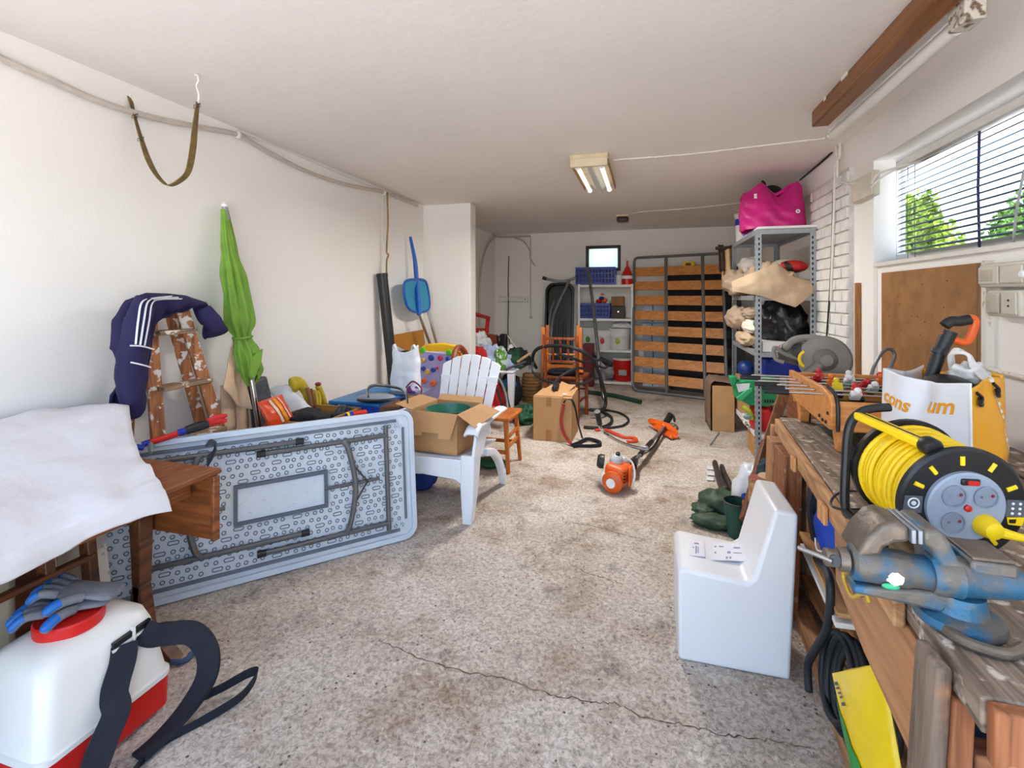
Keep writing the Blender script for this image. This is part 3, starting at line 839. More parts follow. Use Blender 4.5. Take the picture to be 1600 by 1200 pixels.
SHEET = mat('white_sheet', (214, 213, 217), .9, var=.05, scale=3, bump=.5, bscale=16, rgb2=(192, 182, 166), mixpos=(.28, .36))
def sheet_fn(a, b_):
    # a along y (far -> near), b across from wall to front hem
    prof = [(-2.575, .875), (-2.50, .89), (-2.38, .895), (-2.24, .885), (-2.17, .84), (-2.08, .785), (-1.95, .752), (-1.80, .738), (-1.64, .733), (-1.592, .718), (-1.58, .69), (-1.575, .655)]
    t = b_ * (len(prof) - 1); i = min(int(t), len(prof) - 2); f = t - i
    x = lerp(prof[i][0], prof[i + 1][0], f); z = lerp(prof[i][1], prof[i + 1][1], f)
    far = max(0, 1 - a * 9)
    # the far edge runs obliquely: near the front hem it stops short of the desk end
    yf = 1.66 - .40 * max(0, min(1, (x + 2.30) / .70)) ** .9
    hang = max(0, 1 - a / .07)
    y = lerp(yf, .15, max(0, (a - .07) / .93))
    if x > -2.2: z += .006
    z -= hang * .22 * max(0, min(1, (.62 - b_) / .25)) + .012 * max(0, 1 - abs(a - .07) * 12) * (b_ < .5)
    p = V(x, y, z)
    w = wrinkle(V(x * 1.2, y * .9, 0), .018, 5, 3) + .022 * abs(noise.noise(V(x * 3 + y * 5, y * 3 - x * 2, 4))) + .012 * math.sin(y * 14 + x * 9) * max(0, b_ - .25) * (1 - max(0, b_ - .8) * 3)
    fold = .016 * math.exp(-((y - 1.08 + .5 * (x + 2.2)) / .05) ** 2) * max(0, 1 - abs(b_ - .55) * 3)
    p.z += max(w, -.004) + fold
    p.x += (.02 * math.sin(y * 11) * b_ ** 4) + wrinkle(p, .004, 9, 1)
    return p
obj('dust_sheet', MB().grid(sheet_fn, 70, 60), SHEET, label='stained white dust sheet draped over the wooden desk', cat='sheet', solid=.004, smooth=180)

# ---- cot side with rails leaning under the desk
CT_ = thing('cot_side', 'dark brown wooden cot side with rails and bars leaning under the desk', 'cot side', (-2.0, .9, FLOOR0))
cx = -1.99
for z_, x_ in ((.505, cx), (.43, cx + .012)):
    obj('rail', MB().beam(V(x_, .25, z_ - .01), V(x_, 1.30, z_), .03, .022), WOODD, CT_, bev=.004)
for y_ in (.30, .42, .54, .64):
    obj('bar', MB().beam(V(cx + .03, y_, .02), V(cx + .01, y_, .42), .02, .02), WOODD, CT_, bev=.003)
for y_ in (.74, 1.16, 1.29):
    obj('post', MB().beam(V(cx + .055, y_, FLOOR0 + .002), V(cx - .03, y_, .66), .03, .05, (1, 0, 0)), WOODD, CT_, bev=.004)
obj('lower_rail', MB().beam(V(cx + .06, .25, .10), V(cx + .06, 1.30, .10), .03, .022), WOODD, CT_, bev=.004)
DIRTY = mat('dirty_white_board', (206, 200, 192), .6, rgb2=(128, 110, 92), mixpos=(.36, .44), scale=26)
for y_, lab in ((1.235, 'narrow scuffed white board standing between the cot posts'), (1.40, 'narrow scuffed white board standing beside the desk leg')):
    ob = thing('scuffed_board', lab, 'board', (-2.08, y_, FLOOR0), 'scuffed boards under the desk')
    obj('board', MB().hexa([V(-2.10, y_, FLOOR0), V(-2.075, y_, FLOOR0), V(-2.075, y_ + .05, FLOOR0), V(-2.10, y_ + .05, FLOOR0), V(-2.12, y_ - .04, .66), V(-2.095, y_ - .04, .66), V(-2.095, y_ - .005, .66), V(-2.12, y_ - .005, .66)]), DIRTY, ob, bev=.003)
mf = thing('folded_mattress', 'beige folded mattress stored behind the cot rails', 'mattress', (-2.15, .75, FLOOR0))
obj('pad', MB().bx(-2.185, -2.05, .3, 1.12, FLOOR0, .60), mat('beige_pad', (190, 176, 152), .9, var=.1, scale=5, bump=.2), mf, bev=.03, seg=3)
obj('dark_tube', MB().tube([V(-2.03, .45, .58), V(-2.03, .7, .60), V(-2.03, .9, .585)], .012, 8), BLACKP, mf)

# ---- backpack sprayer
SP = thing('backpack_sprayer', 'white and red backpack sprayer with black straps on the floor', 'sprayer', (-1.72, 1.07, FLOOR0))
TANK = mat('tank_plastic', (232, 230, 224), .38, var=.03, scale=3, spec=.5)
def rr_loop(x0, x1, y0, y1, r, z, n=5):
    pts = []
    for cx_, cy_, a0 in ((x1 - r, y1 - r, 0), (x0 + r, y1 - r, 90), (x0 + r, y0 + r, 180), (x1 - r, y0 + r, 270)):
        for k in range(n + 1):
            a = R(a0 + 90 * k / n)
            pts.append(V(cx_ + r * math.cos(a), cy_ + r * math.sin(a), z))
    return pts
def loft(mb, loops, cap=True):
    n = len(loops[0]); vs = [p for l in loops for p in l]
    fs = [(i * n + k, i * n + (k + 1) % n, (i + 1) * n + (k + 1) % n, (i + 1) * n + k) for i in range(len(loops) - 1) for k in range(n)]
    if cap: fs += [tuple(range(n - 1, -1, -1)), tuple((len(loops) - 1) * n + k for k in range(n))]
    return mb.add(vs, fs)
tx0, tx1, ty0, ty1 = -1.88, -1.55, .885, 1.265
obj('base', loft(MB(), [rr_loop(tx0 + .03, tx1 - .03, ty0 + .03, ty1 - .03, .03, FLOOR0), rr_loop(tx0 + .004, tx1 - .004, ty0 + .004, ty1 - .004, .035, .02), rr_loop(tx0, tx1, ty0, ty1, .04, .118)]), REDP, SP, smooth=40)
tk = obj('tank', loft(MB(), [rr_loop(tx0 - .003, tx1 + .003, ty0 - .003, ty1 + .003, .042, .118), rr_loop(tx0 - .003, tx1 + .003, ty0 - .003, ty1 + .003, .042, .132),
     rr_loop(tx0 + .004, tx1 - .004, ty0 + .004, ty1 - .004, .042, .135), rr_loop(tx0 + .03, tx1 - .035, ty0 + .03, ty1 - .03, .045, .31), rr_loop(tx0 + .045, tx1 - .05, ty0 + .042, ty1 - .042, .05, .35), rr_loop(tx0 + .08, tx1 - .09, ty0 + .085, ty1 - .085, .05, .375), rr_loop(tx0 + .11, tx1 - .12, ty0 + .12, ty1 - .12, .04, .385)]), TANK, SP, smooth=50)
lc = V(-1.715, 1.06, .375)
obj('lid', MB().lathe([(.085, 0), (.086, .03), (.082, .036), (.02, .040)], 36, lc), REDP, SP)
def onface(y, z):  # strap face of the tank
    t = max(0, min(1, (z - .135) / .175))
    return V(tx1 - .004 - .031 * t + .004, y, z)
sl_ = obj('strap_slot', MB().beam(onface(1.09, .312) + V(.001, 0, 0), onface(1.205, .318) + V(.001, 0, 0), .012, .016), BLACKP, tk)
obj('slot_rim', MB().beam(onface(1.085, .298) + V(.003, 0, 0), onface(1.21, .304) + V(.003, 0, 0), .010, .007), TANK, tk)
obj('slot_rim', MB().beam(onface(1.147, .285) + V(.004, 0, 0), onface(1.149, .335) + V(.004, 0, 0), .010, .008), TANK, tk)
WEB = mat('navy_black_webbing', (26, 28, 40), .85, var=.2, scale=18, bump=.35, bscale=240)
s1 = smooth_path([onface(1.12, .300) + V(.004, 0, 0), onface(1.105, .26) + V(.012, 0, 0), onface(1.075, .215) + V(.02, 0, 0), onface(1.06, .19) + V(.03, 0, 0), V(-1.50, 1.045, .165), V(-1.485, 1.0, .12), V(-1.475, .965, .07), V(-1.47, .93, .03), V(-1.465, .86, .012)], 6)
obj('shoulder_strap', MB().strap(s1, .068, .018, [V(.15, 1, .35 + .3 * (i / len(s1))) for i in range(len(s1))]), WEB, SP)
s2 = smooth_path([onface(1.175, .302) + V(.006, 0, 0), onface(1.195, .280) + V(.022, 0, 0), onface(1.225, .270) + V(.045, 0, 0), V(-1.475, 1.27, .25), V(-1.43, 1.285, .19), V(-1.415, 1.27, .12), V(-1.43, 1.22, .06), V(-1.45, 1.15, .02), V(-1.46, 1.08, .010)], 6)
obj('shoulder_strap', MB().strap(s2, .066, .018, [V(.35 + .2 * i / len(s2), .75 - .8 * i / len(s2), .45 - .3 * i / len(s2)) for i in range(len(s2))]), WEB, SP)
s3 = smooth_path([V(-1.46, 1.22, .05), V(-1.42, 1.33, .03), V(-1.36, 1.39, .05), V(-1.32, 1.385, .06), V(-1.325, 1.32, .03), V(-1.39, 1.22, .012), V(-1.44, 1.12, .012), V(-1.42, 1.02, .012), V(-1.38, 1.0, .012), V(-1.30, 1.03, .016), V(-1.26, 1.00, .016), V(-1.20, .93, .012)], 6)
obj('waist_strap', MB().strap(s3, .028, .004, V(.1, .25, 1)), WEB, SP)
obj('buckle', MB().box((-1.285, 1.02, .022), (.05, .035, .016), Euler((0, .1, -.5))), BLACKP, SP, bev=.004)
# ---- the glove pair on the sprayer lid
GLG = mat('grey_glove_cloth', (120, 122, 130), .85, var=.12, scale=20, bump=.3, bscale=140)
GLB = mat('blue_glove_rubber', (24, 104, 190), .5, var=.12, scale=14)
def glove(o, ang, tilt, label):
    gl = thing('work_glove', label, 'glove', o, 'work gloves on the sprayer lid')
    m = Matrix.Rotation(ang, 3, 'Z')
    def T(x, y, z): return o + m @ V(x, y, z + tilt * x)
    pal = MB()
    loops = []
    for x_, w, h, z_ in ((-.11, .052, .020, .012), (-.06, .046, .020, .012), (-.03, .042, .018, .012), (0, .046, .018, .012), (.04, .050, .017, .012), (.055, .046, .013, .012)):
        loops.append([T(x_, w * math.cos(2 * PI * k / 12), z_ + h * .75 * math.sin(2 * PI * k / 12)) for k in range(12)])
    loft(pal, loops)
    g = obj('palm', pal, GLG, gl, smooth=60, sub=1)
    for i, (y_, ln) in enumerate(((-.036, .062), (-.013, .078), (.012, .082), (.034, .07))):
        pts = [T(.045, y_, .014), T(.045 + ln * .5, y_ * 1.25, .020), T(.045 + ln * .8, y_ * 1.35, .008), T(.045 + ln, y_ * 1.38, -.012)]
        fp = smooth_path(pts, 4)
        f = obj('finger', MB().tube(fp, [.0125] * (len(fp) - 2) + [.011, .006], 10), GLG, gl, smooth=80)
        obj('fingertip', MB().tube([p + V(0, 0, .0022) for p in fp[5:]], [.0130] * (len(fp) - 7) + [.0118, .0066], 10), GLB, f, smooth=80)
    tp = smooth_path([T(-.02, .035, .012), T(.0, .065, .018), T(.02, .09, .012), T(.035, .105, -.004)], 4)
    f = obj('thumb', MB().tube(tp, [.0145] * (len(tp) - 2) + [.012, .007], 10), GLG, gl, smooth=80)
    obj('fingertip', MB().tube([p + V(0, 0, .0018) for p in tp[6:]], [.0148] * (len(tp) - 8) + [.0128, .0076], 10), GLB, f, smooth=80)
glove(lc + V(-.01, .0, .046), R(228), .08, 'grey and blue work glove lying directly on the red sprayer lid')
glove(lc + V(.0, .035, .074), R(205), .16, 'upper grey and blue work glove lying across the other glove')
# a blue hook on the floor
p = P(285, 1036, Z=.0)
obj('blue_hook', MB().tube(smooth_path([p + V(-.03, -.02, .012), p + V(0, -.01, .012), p + V(.015, .01, .012), p + V(.005, .03, .014), p + V(.02, .045, .014)], 5), .0095, 8), mat('slate_blue', (64, 84, 128), .5), label='small slate blue hook lying on the floor beside the sprayer strap', cat='hook')

# ================================================================== leaning on the left wall
# ---- stepladder
LADW = wood('ladder_wood', (186, 120, 72), (136, 80, 44), 'Z', .8, .6, .25, ((226, 220, 212), 22, .565, .60))
LD = thing('stepladder', 'paint-splashed wooden stepladder leaning on the left wall', 'ladder', P(285, 880, X=-2.3))
LX = -2.42
def lad(u, v, dx=0): return P(u, v, X=LX + dx)
tl_, tr_ = lad(247, 495), lad(296, 478)
bl_, br_ = lad(222, 690), lad(345, 672)
def down(a, b_):  # carry on to the floor
    d = (b_ - a); t = (a.z - FLOOR0) / (-d.z)
    q = a + d * t; q.x += .10; return q
Lb, Rb = down(tl_, lad(243, 690)), down(tr_, lad(337, 672))
tl_.x -= .06; tr_.x -= .06
for A, B in ((tl_, Lb), (tr_, Rb)):
    obj('stile', MB().beam(A, B, .062, .030, (1, -.35, 0)), LADW, LD, bev=.004)
A2, B2 = tl_ + V(-.07, -.03, -.02), down(tl_, lad(243, 690)) + V(-.17, -.16, 0)
A3, B3 = tr_ + V(-.07, -.01, -.02), down(tr_, lad(337, 672)) + V(-.17, -.03, 0)
for A, B in ((A2, B2), (A3, B3)):
    A.x = max(A.x, -2.58); B.x = max(B.x, -2.56)
    obj('rear_stile', MB().beam(A, B, .055, .026, (1, -.35, 0)), LADW, LD, bev=.004)
TREAD = wood('ladder_tread', (164, 138, 110), (124, 92, 62), 'Y', .8, .7, .25, ((228, 222, 214), 18, .56, .6))
for i in range(5):
    zt = tl_.z - .085 - i * .285
    if zt < .12: break
    fa = (tl_.z - zt) / (tl_.z - Lb.z); fb = (tr_.z - zt) / (tr_.z - Rb.z)
    a, b_ = lerp(tl_, Lb, fa), lerp(tr_, Rb, fb)
    obj('tread', MB().beam(a + V(.02, 0, 0), b_ + V(.02, 0, 0), .095, .024), TREAD, LD, bev=.004)
obj('top_bar', MB().beam(tl_ + V(-.02, -.02, .0), tr_ + V(-.02, .02, .0), .10, .03), LADW, LD, bev=.006)

# ---- navy tracksuit jacket hanging over the ladder top
NAVY = mat('navy_jersey', (34, 29, 76), .85, var=.14, scale=6, bump=.2, bscale=40)
JK = thing('tracksuit_jacket', 'navy tracksuit jacket with white stripes hung over the ladder top', 'jacket', P(215, 640, X=-2.4))
JX = -2.44
top = [(171, 545), (177, 500), (196, 470), (228, 459), (258, 460), (290, 463), (312, 472), (330, 490), (349, 513)]
bot = [(172, 632), (188, 640), (216, 642), (238, 520), (252, 497), (282, 488), (302, 478), (315, 508), (325, 530)]
def jfn(a, b_, off=0.0):
    t = a * (len(top) - 1); i = min(int(t), len(top) - 2); f = t - i
    f2 = f * f * (3 - 2 * f)
    u0, v0 = lerp(top[i][0], top[i + 1][0], f), lerp(top[i][1], top[i + 1][1], f)
    u1, v1 = lerp(bot[i][0], bot[i + 1][0], f), lerp(bot[i][1], bot[i + 1][1], f2)
    u, v = lerp(u0, u1, b_), lerp(v0, v1, b_)
    p = P(u, v, X=JX)
    p.x += .055 * math.sin(PI * min(1, b_ * 1.2)) ** .6 + .018 * math.sin(a * 34 + b_ * 3) * b_ + wrinkle(p, .016, 9, 5) + off
    p.x = max(p.x, -2.58 + off)
    return p
obj('body', MB().grid(jfn, 64, 34), NAVY, JK, solid=.012, smooth=180)
# sleeve hanging in front on the left, with pocket seam and cuff
slv = smooth_path([P(226, 470, X=-2.36), P(214, 510, X=-2.33), P(208, 560, X=-2.325), P(206, 600, X=-2.33), P(208, 632, X=-2.34), P(212, 648, X=-2.35)], 7)
rs = [.054 + .02 * math.sin(PI * i / (len(slv) - 1)) - .018 * (i / len(slv)) ** 3 for i in range(len(slv))]
sb = MB().tube(slv, rs, 20, flat=.8); sb.rock(lambda q: q + V(wrinkle(q, .008, 14, 2), wrinkle(q, .008, 12, 8), 0))
obj('sleeve', sb, NAVY, JK, smooth=180)
WST = mat('white_stripe', (226, 226, 232), .8, var=.03)
def stripe(pts, w=.008):
    obj('stripe', MB().tube(smooth_path([P(u, v, X=x_) for u, v, x_ in pts], 7), w, 6, flat=.5), WST, JK)
stripe([(212, 538, -2.256), (216, 500, -2.270), (222, 472, -2.30), (240, 466, -2.345), (268, 463, -2.365)], .0065)
stripe([(219, 539, -2.254), (225, 500, -2.268), (231, 472, -2.30), (246, 467, -2.345), (278, 465, -2.362)], .0065)
stripe([(226, 540, -2.256), (233, 502, -2.270), (238, 474, -2.30), (252, 468, -2.345), (284, 467, -2.36)], .0055)
stripe([(203, 540, -2.262), (222, 541, -2.252), (241, 546, -2.265)], .0035)
stripe([(204, 566, -2.262), (222, 570, -2.252), (236, 574, -2.265)], .0035)
cf = MB().tube(smooth_path([P(318, 482, X=-2.37), P(330, 500, X=-2.345), P(342, 515, X=-2.335), P(350, 511, X=-2.335)], 6), [.036, .039, .042, .044, .046, .047, .048, .048, .047, .046, .044, .042, .040, .038, .036, .032, .027, .020, .010][:19], 16, flat=.6)
cf.rock(lambda q: q + V(0, wrinkle(q, .006, 20, 2), 0))
obj('sleeve', cf, NAVY, JK, smooth=180)

# ---- folded green parasol
GRN = mat('lime_canvas', (120, 164, 58), .75, var=.12, scale=8, bump=.15, bscale=60)
PR = thing('parasol', 'folded lime green parasol leaning against the left wall', 'parasol', P(405, 790, X=-2.25))
pt_, pm_, pb_ = P(351, 322, X=-2.53), P(379, 540, X=-2.41), P(401, 664, X=-2.33)
dirp = (pb_ - pm_).normalized(); fl = pb_ + dirp * ((pb_.z - FLOOR0 - .01) / -dirp.z)
obj('pole', MB().tube([lerp(pt_, fl, t) for t in (0, .3, .6, 1)], .017, 12), CHROME, PR)
obj('finial', MB().lathe([(.018, 0), (.02, .015), (.008, .03)], 12, pt_ + V(0, 0, -.005)), WPLAS, PR)
ax = smooth_path([P(351, 328, X=-2.53), P(358, 390, X=-2.50), P(366, 440, X=-2.47), P(375, 500, X=-2.44), P(379, 527, X=-2.42), P(386, 550, X=-2.40), P(391, 575, X=-2.39), P(394, 592, X=-2.385)], 7)
prof = [.026, .046, .068, .080, .046, .064, .066, .036]
def pfn(a, b_):
    t = b_ * (len(ax) - 1); i = min(int(t), len(ax) - 2); c = lerp(ax[i], ax[i + 1], t - i)
    s_ = b_ * (len(prof) - 1); j = min(int(s_), len(prof) - 2); f = s_ - j; f = f * f * (3 - 2 * f); r = lerp(prof[j], prof[j + 1], f)
    an = 2 * PI * a
    fold = 1 + (.24 * math.sin(an * 7 + b_ * 6) + .14 * math.sin(an * 13 - b_ * 9) + .5 * noise.noise(V(an * 1.3, b_ * 4, 2)) * .3) * min(1, b_ * 4)
    q = c + V(.72 * r * fold * math.cos(an), r * fold * math.sin(an), 0)
    if b_ > .6: q.z += .04 * math.sin(an * 2 + 1) * (b_ - .6) / .4
    q.x = max(q.x, XL + .012)
    return q
cn = obj('canopy', MB().grid(pfn, 72, 60, wrap=True), GRN, PR, smooth=180)
obj('tie_band', MB().tube([ax[28] + V(.056 * .8 * math.cos(a), .058 * math.sin(a), .004 * math.sin(a)) for a in [2 * PI * k / 24 for k in range(24)]], .008, 8, closed=True), GRN, cn)
tipf = [P(392, 560, X=-2.34), P(411, 545, X=-2.32), P(409, 565, X=-2.32), P(398, 592, X=-2.33), P(390, 588, X=-2.34)]
obj('loose_flap', MB().prism(tipf, (0, 0, 0), (-.012, 0, 0)), GRN, PR, bev=.003)

# ---- beige canvas sling over pale boards
BEI = mat('beige_canvas', (216, 186, 154), .85, var=.08, scale=7, bump=.2, bscale=60)
BS = thing('canvas_sling', 'beige canvas cloth hanging from a pole beside the stepladder', 'cloth', P(372, 660, X=-2.38))
def bsf(a, b_):
    l0, l1 = P(364, 530, X=-2.47), P(343, 606, X=-2.40)
    r0, r1 = P(372, 535, X=-2.46), P(396, 640, X=-2.36)
    p = lerp(lerp(l0, r0, a), lerp(l1, r1, a), b_)
    p.x += .03 * math.sin(a * 5 + 1) * b_ + wrinkle(p, .008, 14, 3); p.z -= .03 * math.sin(a * PI) * b_ * b_
    return p
obj('flap', MB().grid(bsf, 20, 24), BEI, BS, solid=.005, smooth=180)
for u, u2, w in ((356, 358, .055), (377, 381, .05), (392, 398, .03)):
    def sfn(a, b_, u=u, u2=u2, w=w):
        p = lerp(P(u, 600, X=-2.44), P(u2, 790, X=-2.40), b_); p.y += (a - .5) * w * 2; p.x += .010 * math.sin(a * PI) + wrinkle(p, .005, 9, u); return p
    obj('hanging_strip', MB().grid(sfn, 8, 20), BEI, BS, solid=.005, smooth=180)
obj('pole', MB().tube([P(360, 560, X=-2.49), P(374, 790, X=-2.44)], .012, 8), WOODD, BS)

# ================================================================== folding table on its side
TBL = mat('light_grey_plastic', (206, 213, 221), .45, var=.05, scale=5)
TBLR = mat('table_rim_plastic', (204, 214, 226), .42, var=.05, scale=5)
RIMD = mat('moulded_ridge', (104, 112, 124), .5, var=.12)
FRAME = mat('table_frame_steel', (104, 104, 104), .45, .45, rgb2=(128, 96, 58), mixpos=(.28, .36), scale=16)
A0 = P(650, 836, Z=.0); A0.z = FLOOR0
B0 = P(243, 944, Z=.0); B0.z = FLOOR0
dx_ = (B0 - A0); dx_.z = 0; dxn = dx_.normalized()
TL = 1.455
lean = R(7)
back = V(-dxn.y, dxn.x, 0)
if back.dot(V(-1, 1, 0)) < 0: back = -back
upv = (V(0, 0, 1) * math.cos(lean) + back * math.sin(lean)).normalized()
nrm = (-back * math.cos(lean) + V(0, 0, 1) * math.sin(lean)).normalized()
TH_ = .725
def tp_(s_, t, n=0): return A0 + dxn * s_ + upv * t + nrm * n     # s along from the right end, t up, n towards the room
FT = thing('folding_table', 'light grey plastic folding table standing on its side, underside showing', 'table', (A0 + dxn * TL / 2))
rr = .075
def rrect(s0, s1, t0, t1, r, n=6, off=0):
    pts = []
    for cs, ct, a0 in ((s1 - r, t1 - r, 0), (s0 + r, t1 - r, 90), (s0 + r, t0 + r, 180), (s1 - r, t0 + r, 270)):
        for k in range(n + 1):
            a = R(a0 + 90 * k / n); pts.append(tp_(cs + r * math.cos(a), ct + r * math.sin(a), off))
    return pts
obj('table_top', MB().prism(rrect(.008, TL - .008, .008, TH_ - .008, rr), nrm * 0, nrm * .012), TBL, FT, smooth=30)
rim = MB(); o1, i1 = rrect(0, TL, 0, TH_, rr), rrect(.028, TL - .028, .028, TH_ - .028, rr - .03)
n_ = len(o1)
vs = [p - nrm * .004 for p in o1] + [p + nrm * .036 for p in o1] + [p + nrm * .036 for p in i1] + [p + nrm * .010 for p in i1]
fs = []
for k in range(n_):
    l = (k + 1) % n_
    for q in range(4):
        w = (q + 1) % 4
        fs.append((q * n_ + k, q * n_ + l, w * n_ + l, w * n_ + k))
rim.add(vs, fs)
obj('rim', rim, TBLR, FT, bev=.004)
for s0, s1, t in ((.10, TL - .1, .058), (.10, TL - .1, TH_ - .058)):
    obj('edge_groove', MB().prism([tp_(s0, t - .008, .012), tp_(s1, t - .008, .012), tp_(s1, t + .008, .012), tp_(s0, t + .008, .012)], nrm * 0, nrm * .010), RIMD, FT)
obj('edge_groove', MB().prism([tp_(.055, .11, .012), tp_(.067, .11, .012), tp_(.067, TH_ - .1, .012), tp_(.055, TH_ - .1, .012)], nrm * 0, nrm * .010), RIMD, FT)
# moulded dimples: too small and too many to pick apart
dm = MB(); rnd = random.Random(4)
def ring(s_, t, l=0.0, ang=0.0):
    r_o, r_i = .0105, .0065
    n = 10; vs, fs = [], []
    for k in range(n):
        a = 2 * PI * k / n
        ox = (l if math.cos(a) > 0 else -l)
        for rad, h in ((r_o, .0125), ((r_o + r_i) / 2, .0165), (r_i, .0125)):
            x, y = rad * math.cos(a) + ox, rad * math.sin(a)
            vs.append(tp_(s_ + x * math.cos(ang) - y * math.sin(ang), t + x * math.sin(ang) + y * math.cos(ang), h))
    for k in range(n):
        l2 = (k + 1) % n
        for q in range(2): fs.append((k * 3 + q, l2 * 3 + q, l2 * 3 + q + 1, k * 3 + q + 1))
    dm.add(vs, fs)
i = 0
for ti in range(18):
    for si in range(37):
        s_ = .085 + si * .0372 + (.0186 if ti % 2 else 0) + rnd.uniform(-.004, .004); t = .085 + ti * .0325 + rnd.uniform(-.004, .004)
        if s_ > TL - .06: continue
        if .46 < s_ < .93 and .27 < t < .46: continue
        i += 1
        m3 = (si + ti * 2) % 7
        if m3 == 3: ring(s_ + .012, t, .013)
        elif m3 == 4: continue
        else: ring(s_, t)
obj('dimples', dm, mat('dimple_edge', (92, 100, 112), .5), FT, kind='stuff', label='small dark rings moulded all over the table underside')
# centre handle box
hb = obj('handle_panel', MB().prism([tp_(.50, .285, .012), tp_(.905, .285, .012), tp_(.905, .445, .012), tp_(.50, .445, .012)], nrm * 0, nrm * .016), TBLR, FT, bev=.004)
hf = MB()
for a, b_, c, d in ((.485, .92, .27, .287), (.485, .92, .443, .46), (.485, .502, .287, .443), (.903, .92, .287, .443)):
    hf.prism([tp_(a, c, .012), tp_(b_, c, .012), tp_(b_, d, .012), tp_(a, d, .012)], nrm * 0, nrm * .028)
obj('handle_frame', hf, mat('slate_frame', (84, 94, 108), .5, var=.1), hb)
for q in range(12):
    s_, t = .55 + (q % 4) * .1 + (q // 4 % 2) * .04, .315 + (q // 4) * .048
    dmv = MB().lathe([(.009, 0), (.009, .003), (.006, .004)], 10, tp_(s_, t, .028), nrm); obj('dimple', dmv, TBL, hb)
# steel legs folded flat
def bar(a, b_, r_=.012, name='leg_tube', par=FT, m=FRAME):
    return obj(name, MB().tube([tp_(*a), tp_(*b_)], r_, 10), m, par)
bar((.165, .075, .03), (.165, TH_ - .075, .03), .013, 'cross_bar')
bar((TL - .165, .075, .03), (TL - .165, TH_ - .075, .03), .013, 'cross_bar')
for t, s_end in ((.115, .80), (TH_ - .13, .80)):
    g = bar((.165, t, .034), (s_end, t, .034), .013); obj('foot_cap', MB().tube([tp_(s_end - .02, t, .034), tp_(s_end + .02, t, .034)], .017, 10), BLACKP, g)
for t, s_end in ((.165, .60), (TH_ - .095, .62)):
    g = bar((TL - .165, t, .034), (s_end, t, .034), .013); obj('foot_cap', MB().tube([tp_(s_end - .02, t, .034), tp_(s_end + .02, t, .034)], .017, 10), BLACKP, g)
for sgn in (0, 1):
    def S(s_): return TL - s_ if sgn else s_
    t0, t1 = (.115, TH_ - .13) if not sgn else (.165, TH_ - .095)
    arc = smooth_path([tp_(S(.405), t0, .036), tp_(S(.375), t0 + .05, .045), tp_(S(.345), (t0 + t1) / 2, .05), tp_(S(.375), t1 - .05, .045), tp_(S(.40), t1, .036)], 7)
    obj('curved_brace', MB().tube(arc, .014, 10), FRAME, FT)
    bar((S(.16 + .05), .365, .034), (S(.50), .365, .034), .009, 'folding_stay')
    obj('wire_brace', MB().tube([tp_(S(.375), t1 - .10, .05), tp_(S(.28), .365, .045), tp_(S(.37), t0 + .12, .05)], .005, 6), DARKM, FT)
for s_, t in ((.075, .085), (.075, TH_ - .085)):
    for q in range(4):
        obj('corner_rib', MB().beam(tp_(s_ - .01 + q * .014, t - .022, .016), tp_(s_ + .02 + q * .014, t + .022, .016), .004, .008, nrm), TBLR, FT)
# things hooked on its top edge
LP = thing('lopper', 'red and black long-handled lopper resting on the folding table edge', 'lopper', P(290, 672, X=-2.05))
la, lb = P(238, 690, X=-2.085), P(300, 668, X=-1.96)
la = tp_(TL - .02 - .0, TH_ + .016, -.01) if False else la
obj('handle', MB().tube([P(232, 692, D=2.18), P(262, 683, D=2.22), P(278, 677, D=2.25)], .014, 10), REDP, LP)
obj('collar', MB().tube([P(278, 677, D=2.25), P(290, 673, D=2.27)], .017, 10), BLUEP, LP)
obj('collar', MB().tube([P(222, 695, D=2.16), P(234, 691, D=2.18)], .014, 10), BLUEP, LP)
obj('grip', MB().tube([P(290, 673, D=2.27), P(308, 667, D=2.30), P(326, 662, D=2.33)], [.02, .024, .02], 10), BLACKP, LP)
for dv in (-4, 4):
    obj('jaw', MB().tube([P(324, 661, D=2.33), P(340, 655 + dv * .7, D=2.36), P(355, 653 + dv, D=2.38)], [.020, .017, .008], 8, flat=.6), REDP, LP)
sh = thing('hand_shears', 'grey bladed tool with blue handle hanging at the table corner', 'tool', P(235, 708, D=2.1))
obj('blade', MB().ball(P(236, 700, D=2.10), .048, .012, .018, 14, 8, rot=Euler((0, R(12), R(-35)))), GREYM, sh)
obj('handle', MB().tube([P(224, 700, D=2.08), P(212, 698, D=2.06)], .012, 8), BLUEP, sh)
cb = MB()
for q in range(5):
    c0 = P(331, 697 + q * 2, D=2.16)
    cb.tube(smooth_path([c0 + V(-.02 - .004 * q, 0, .02), c0 + V(.0, 0, .028), c0 + V(.022, 0, .018), c0 + V(.01, 0, -.02), c0 + V(-.028, 0, -.05 - .006 * q)], 5), .0042, 6)
obj('cord_bundle', cb, mat('grey_cord', (74, 76, 82), .6), label='bundle of grey cord tied to the folding table frame', cat='cord')
# ================================================================== clutter behind the folding table
GZ = .50
lt = thing('low_table', 'low plain table hidden behind the leaning folding table', 'table', (-2.2, 3.0, FLOOR0))
obj('table_top', MB().bx(-2.57, -1.86, 2.52, 3.75, GZ - .03, GZ), WOODB, lt, bev=.004)
for x_ in (-2.53, -1.90):
    for y_ in (2.56, 3.71):
        obj('leg', MB().bx(x_ - .02, x_ + .02, y_ - .02, y_ + .02, FLOOR0, GZ - .03), WOODB, lt)

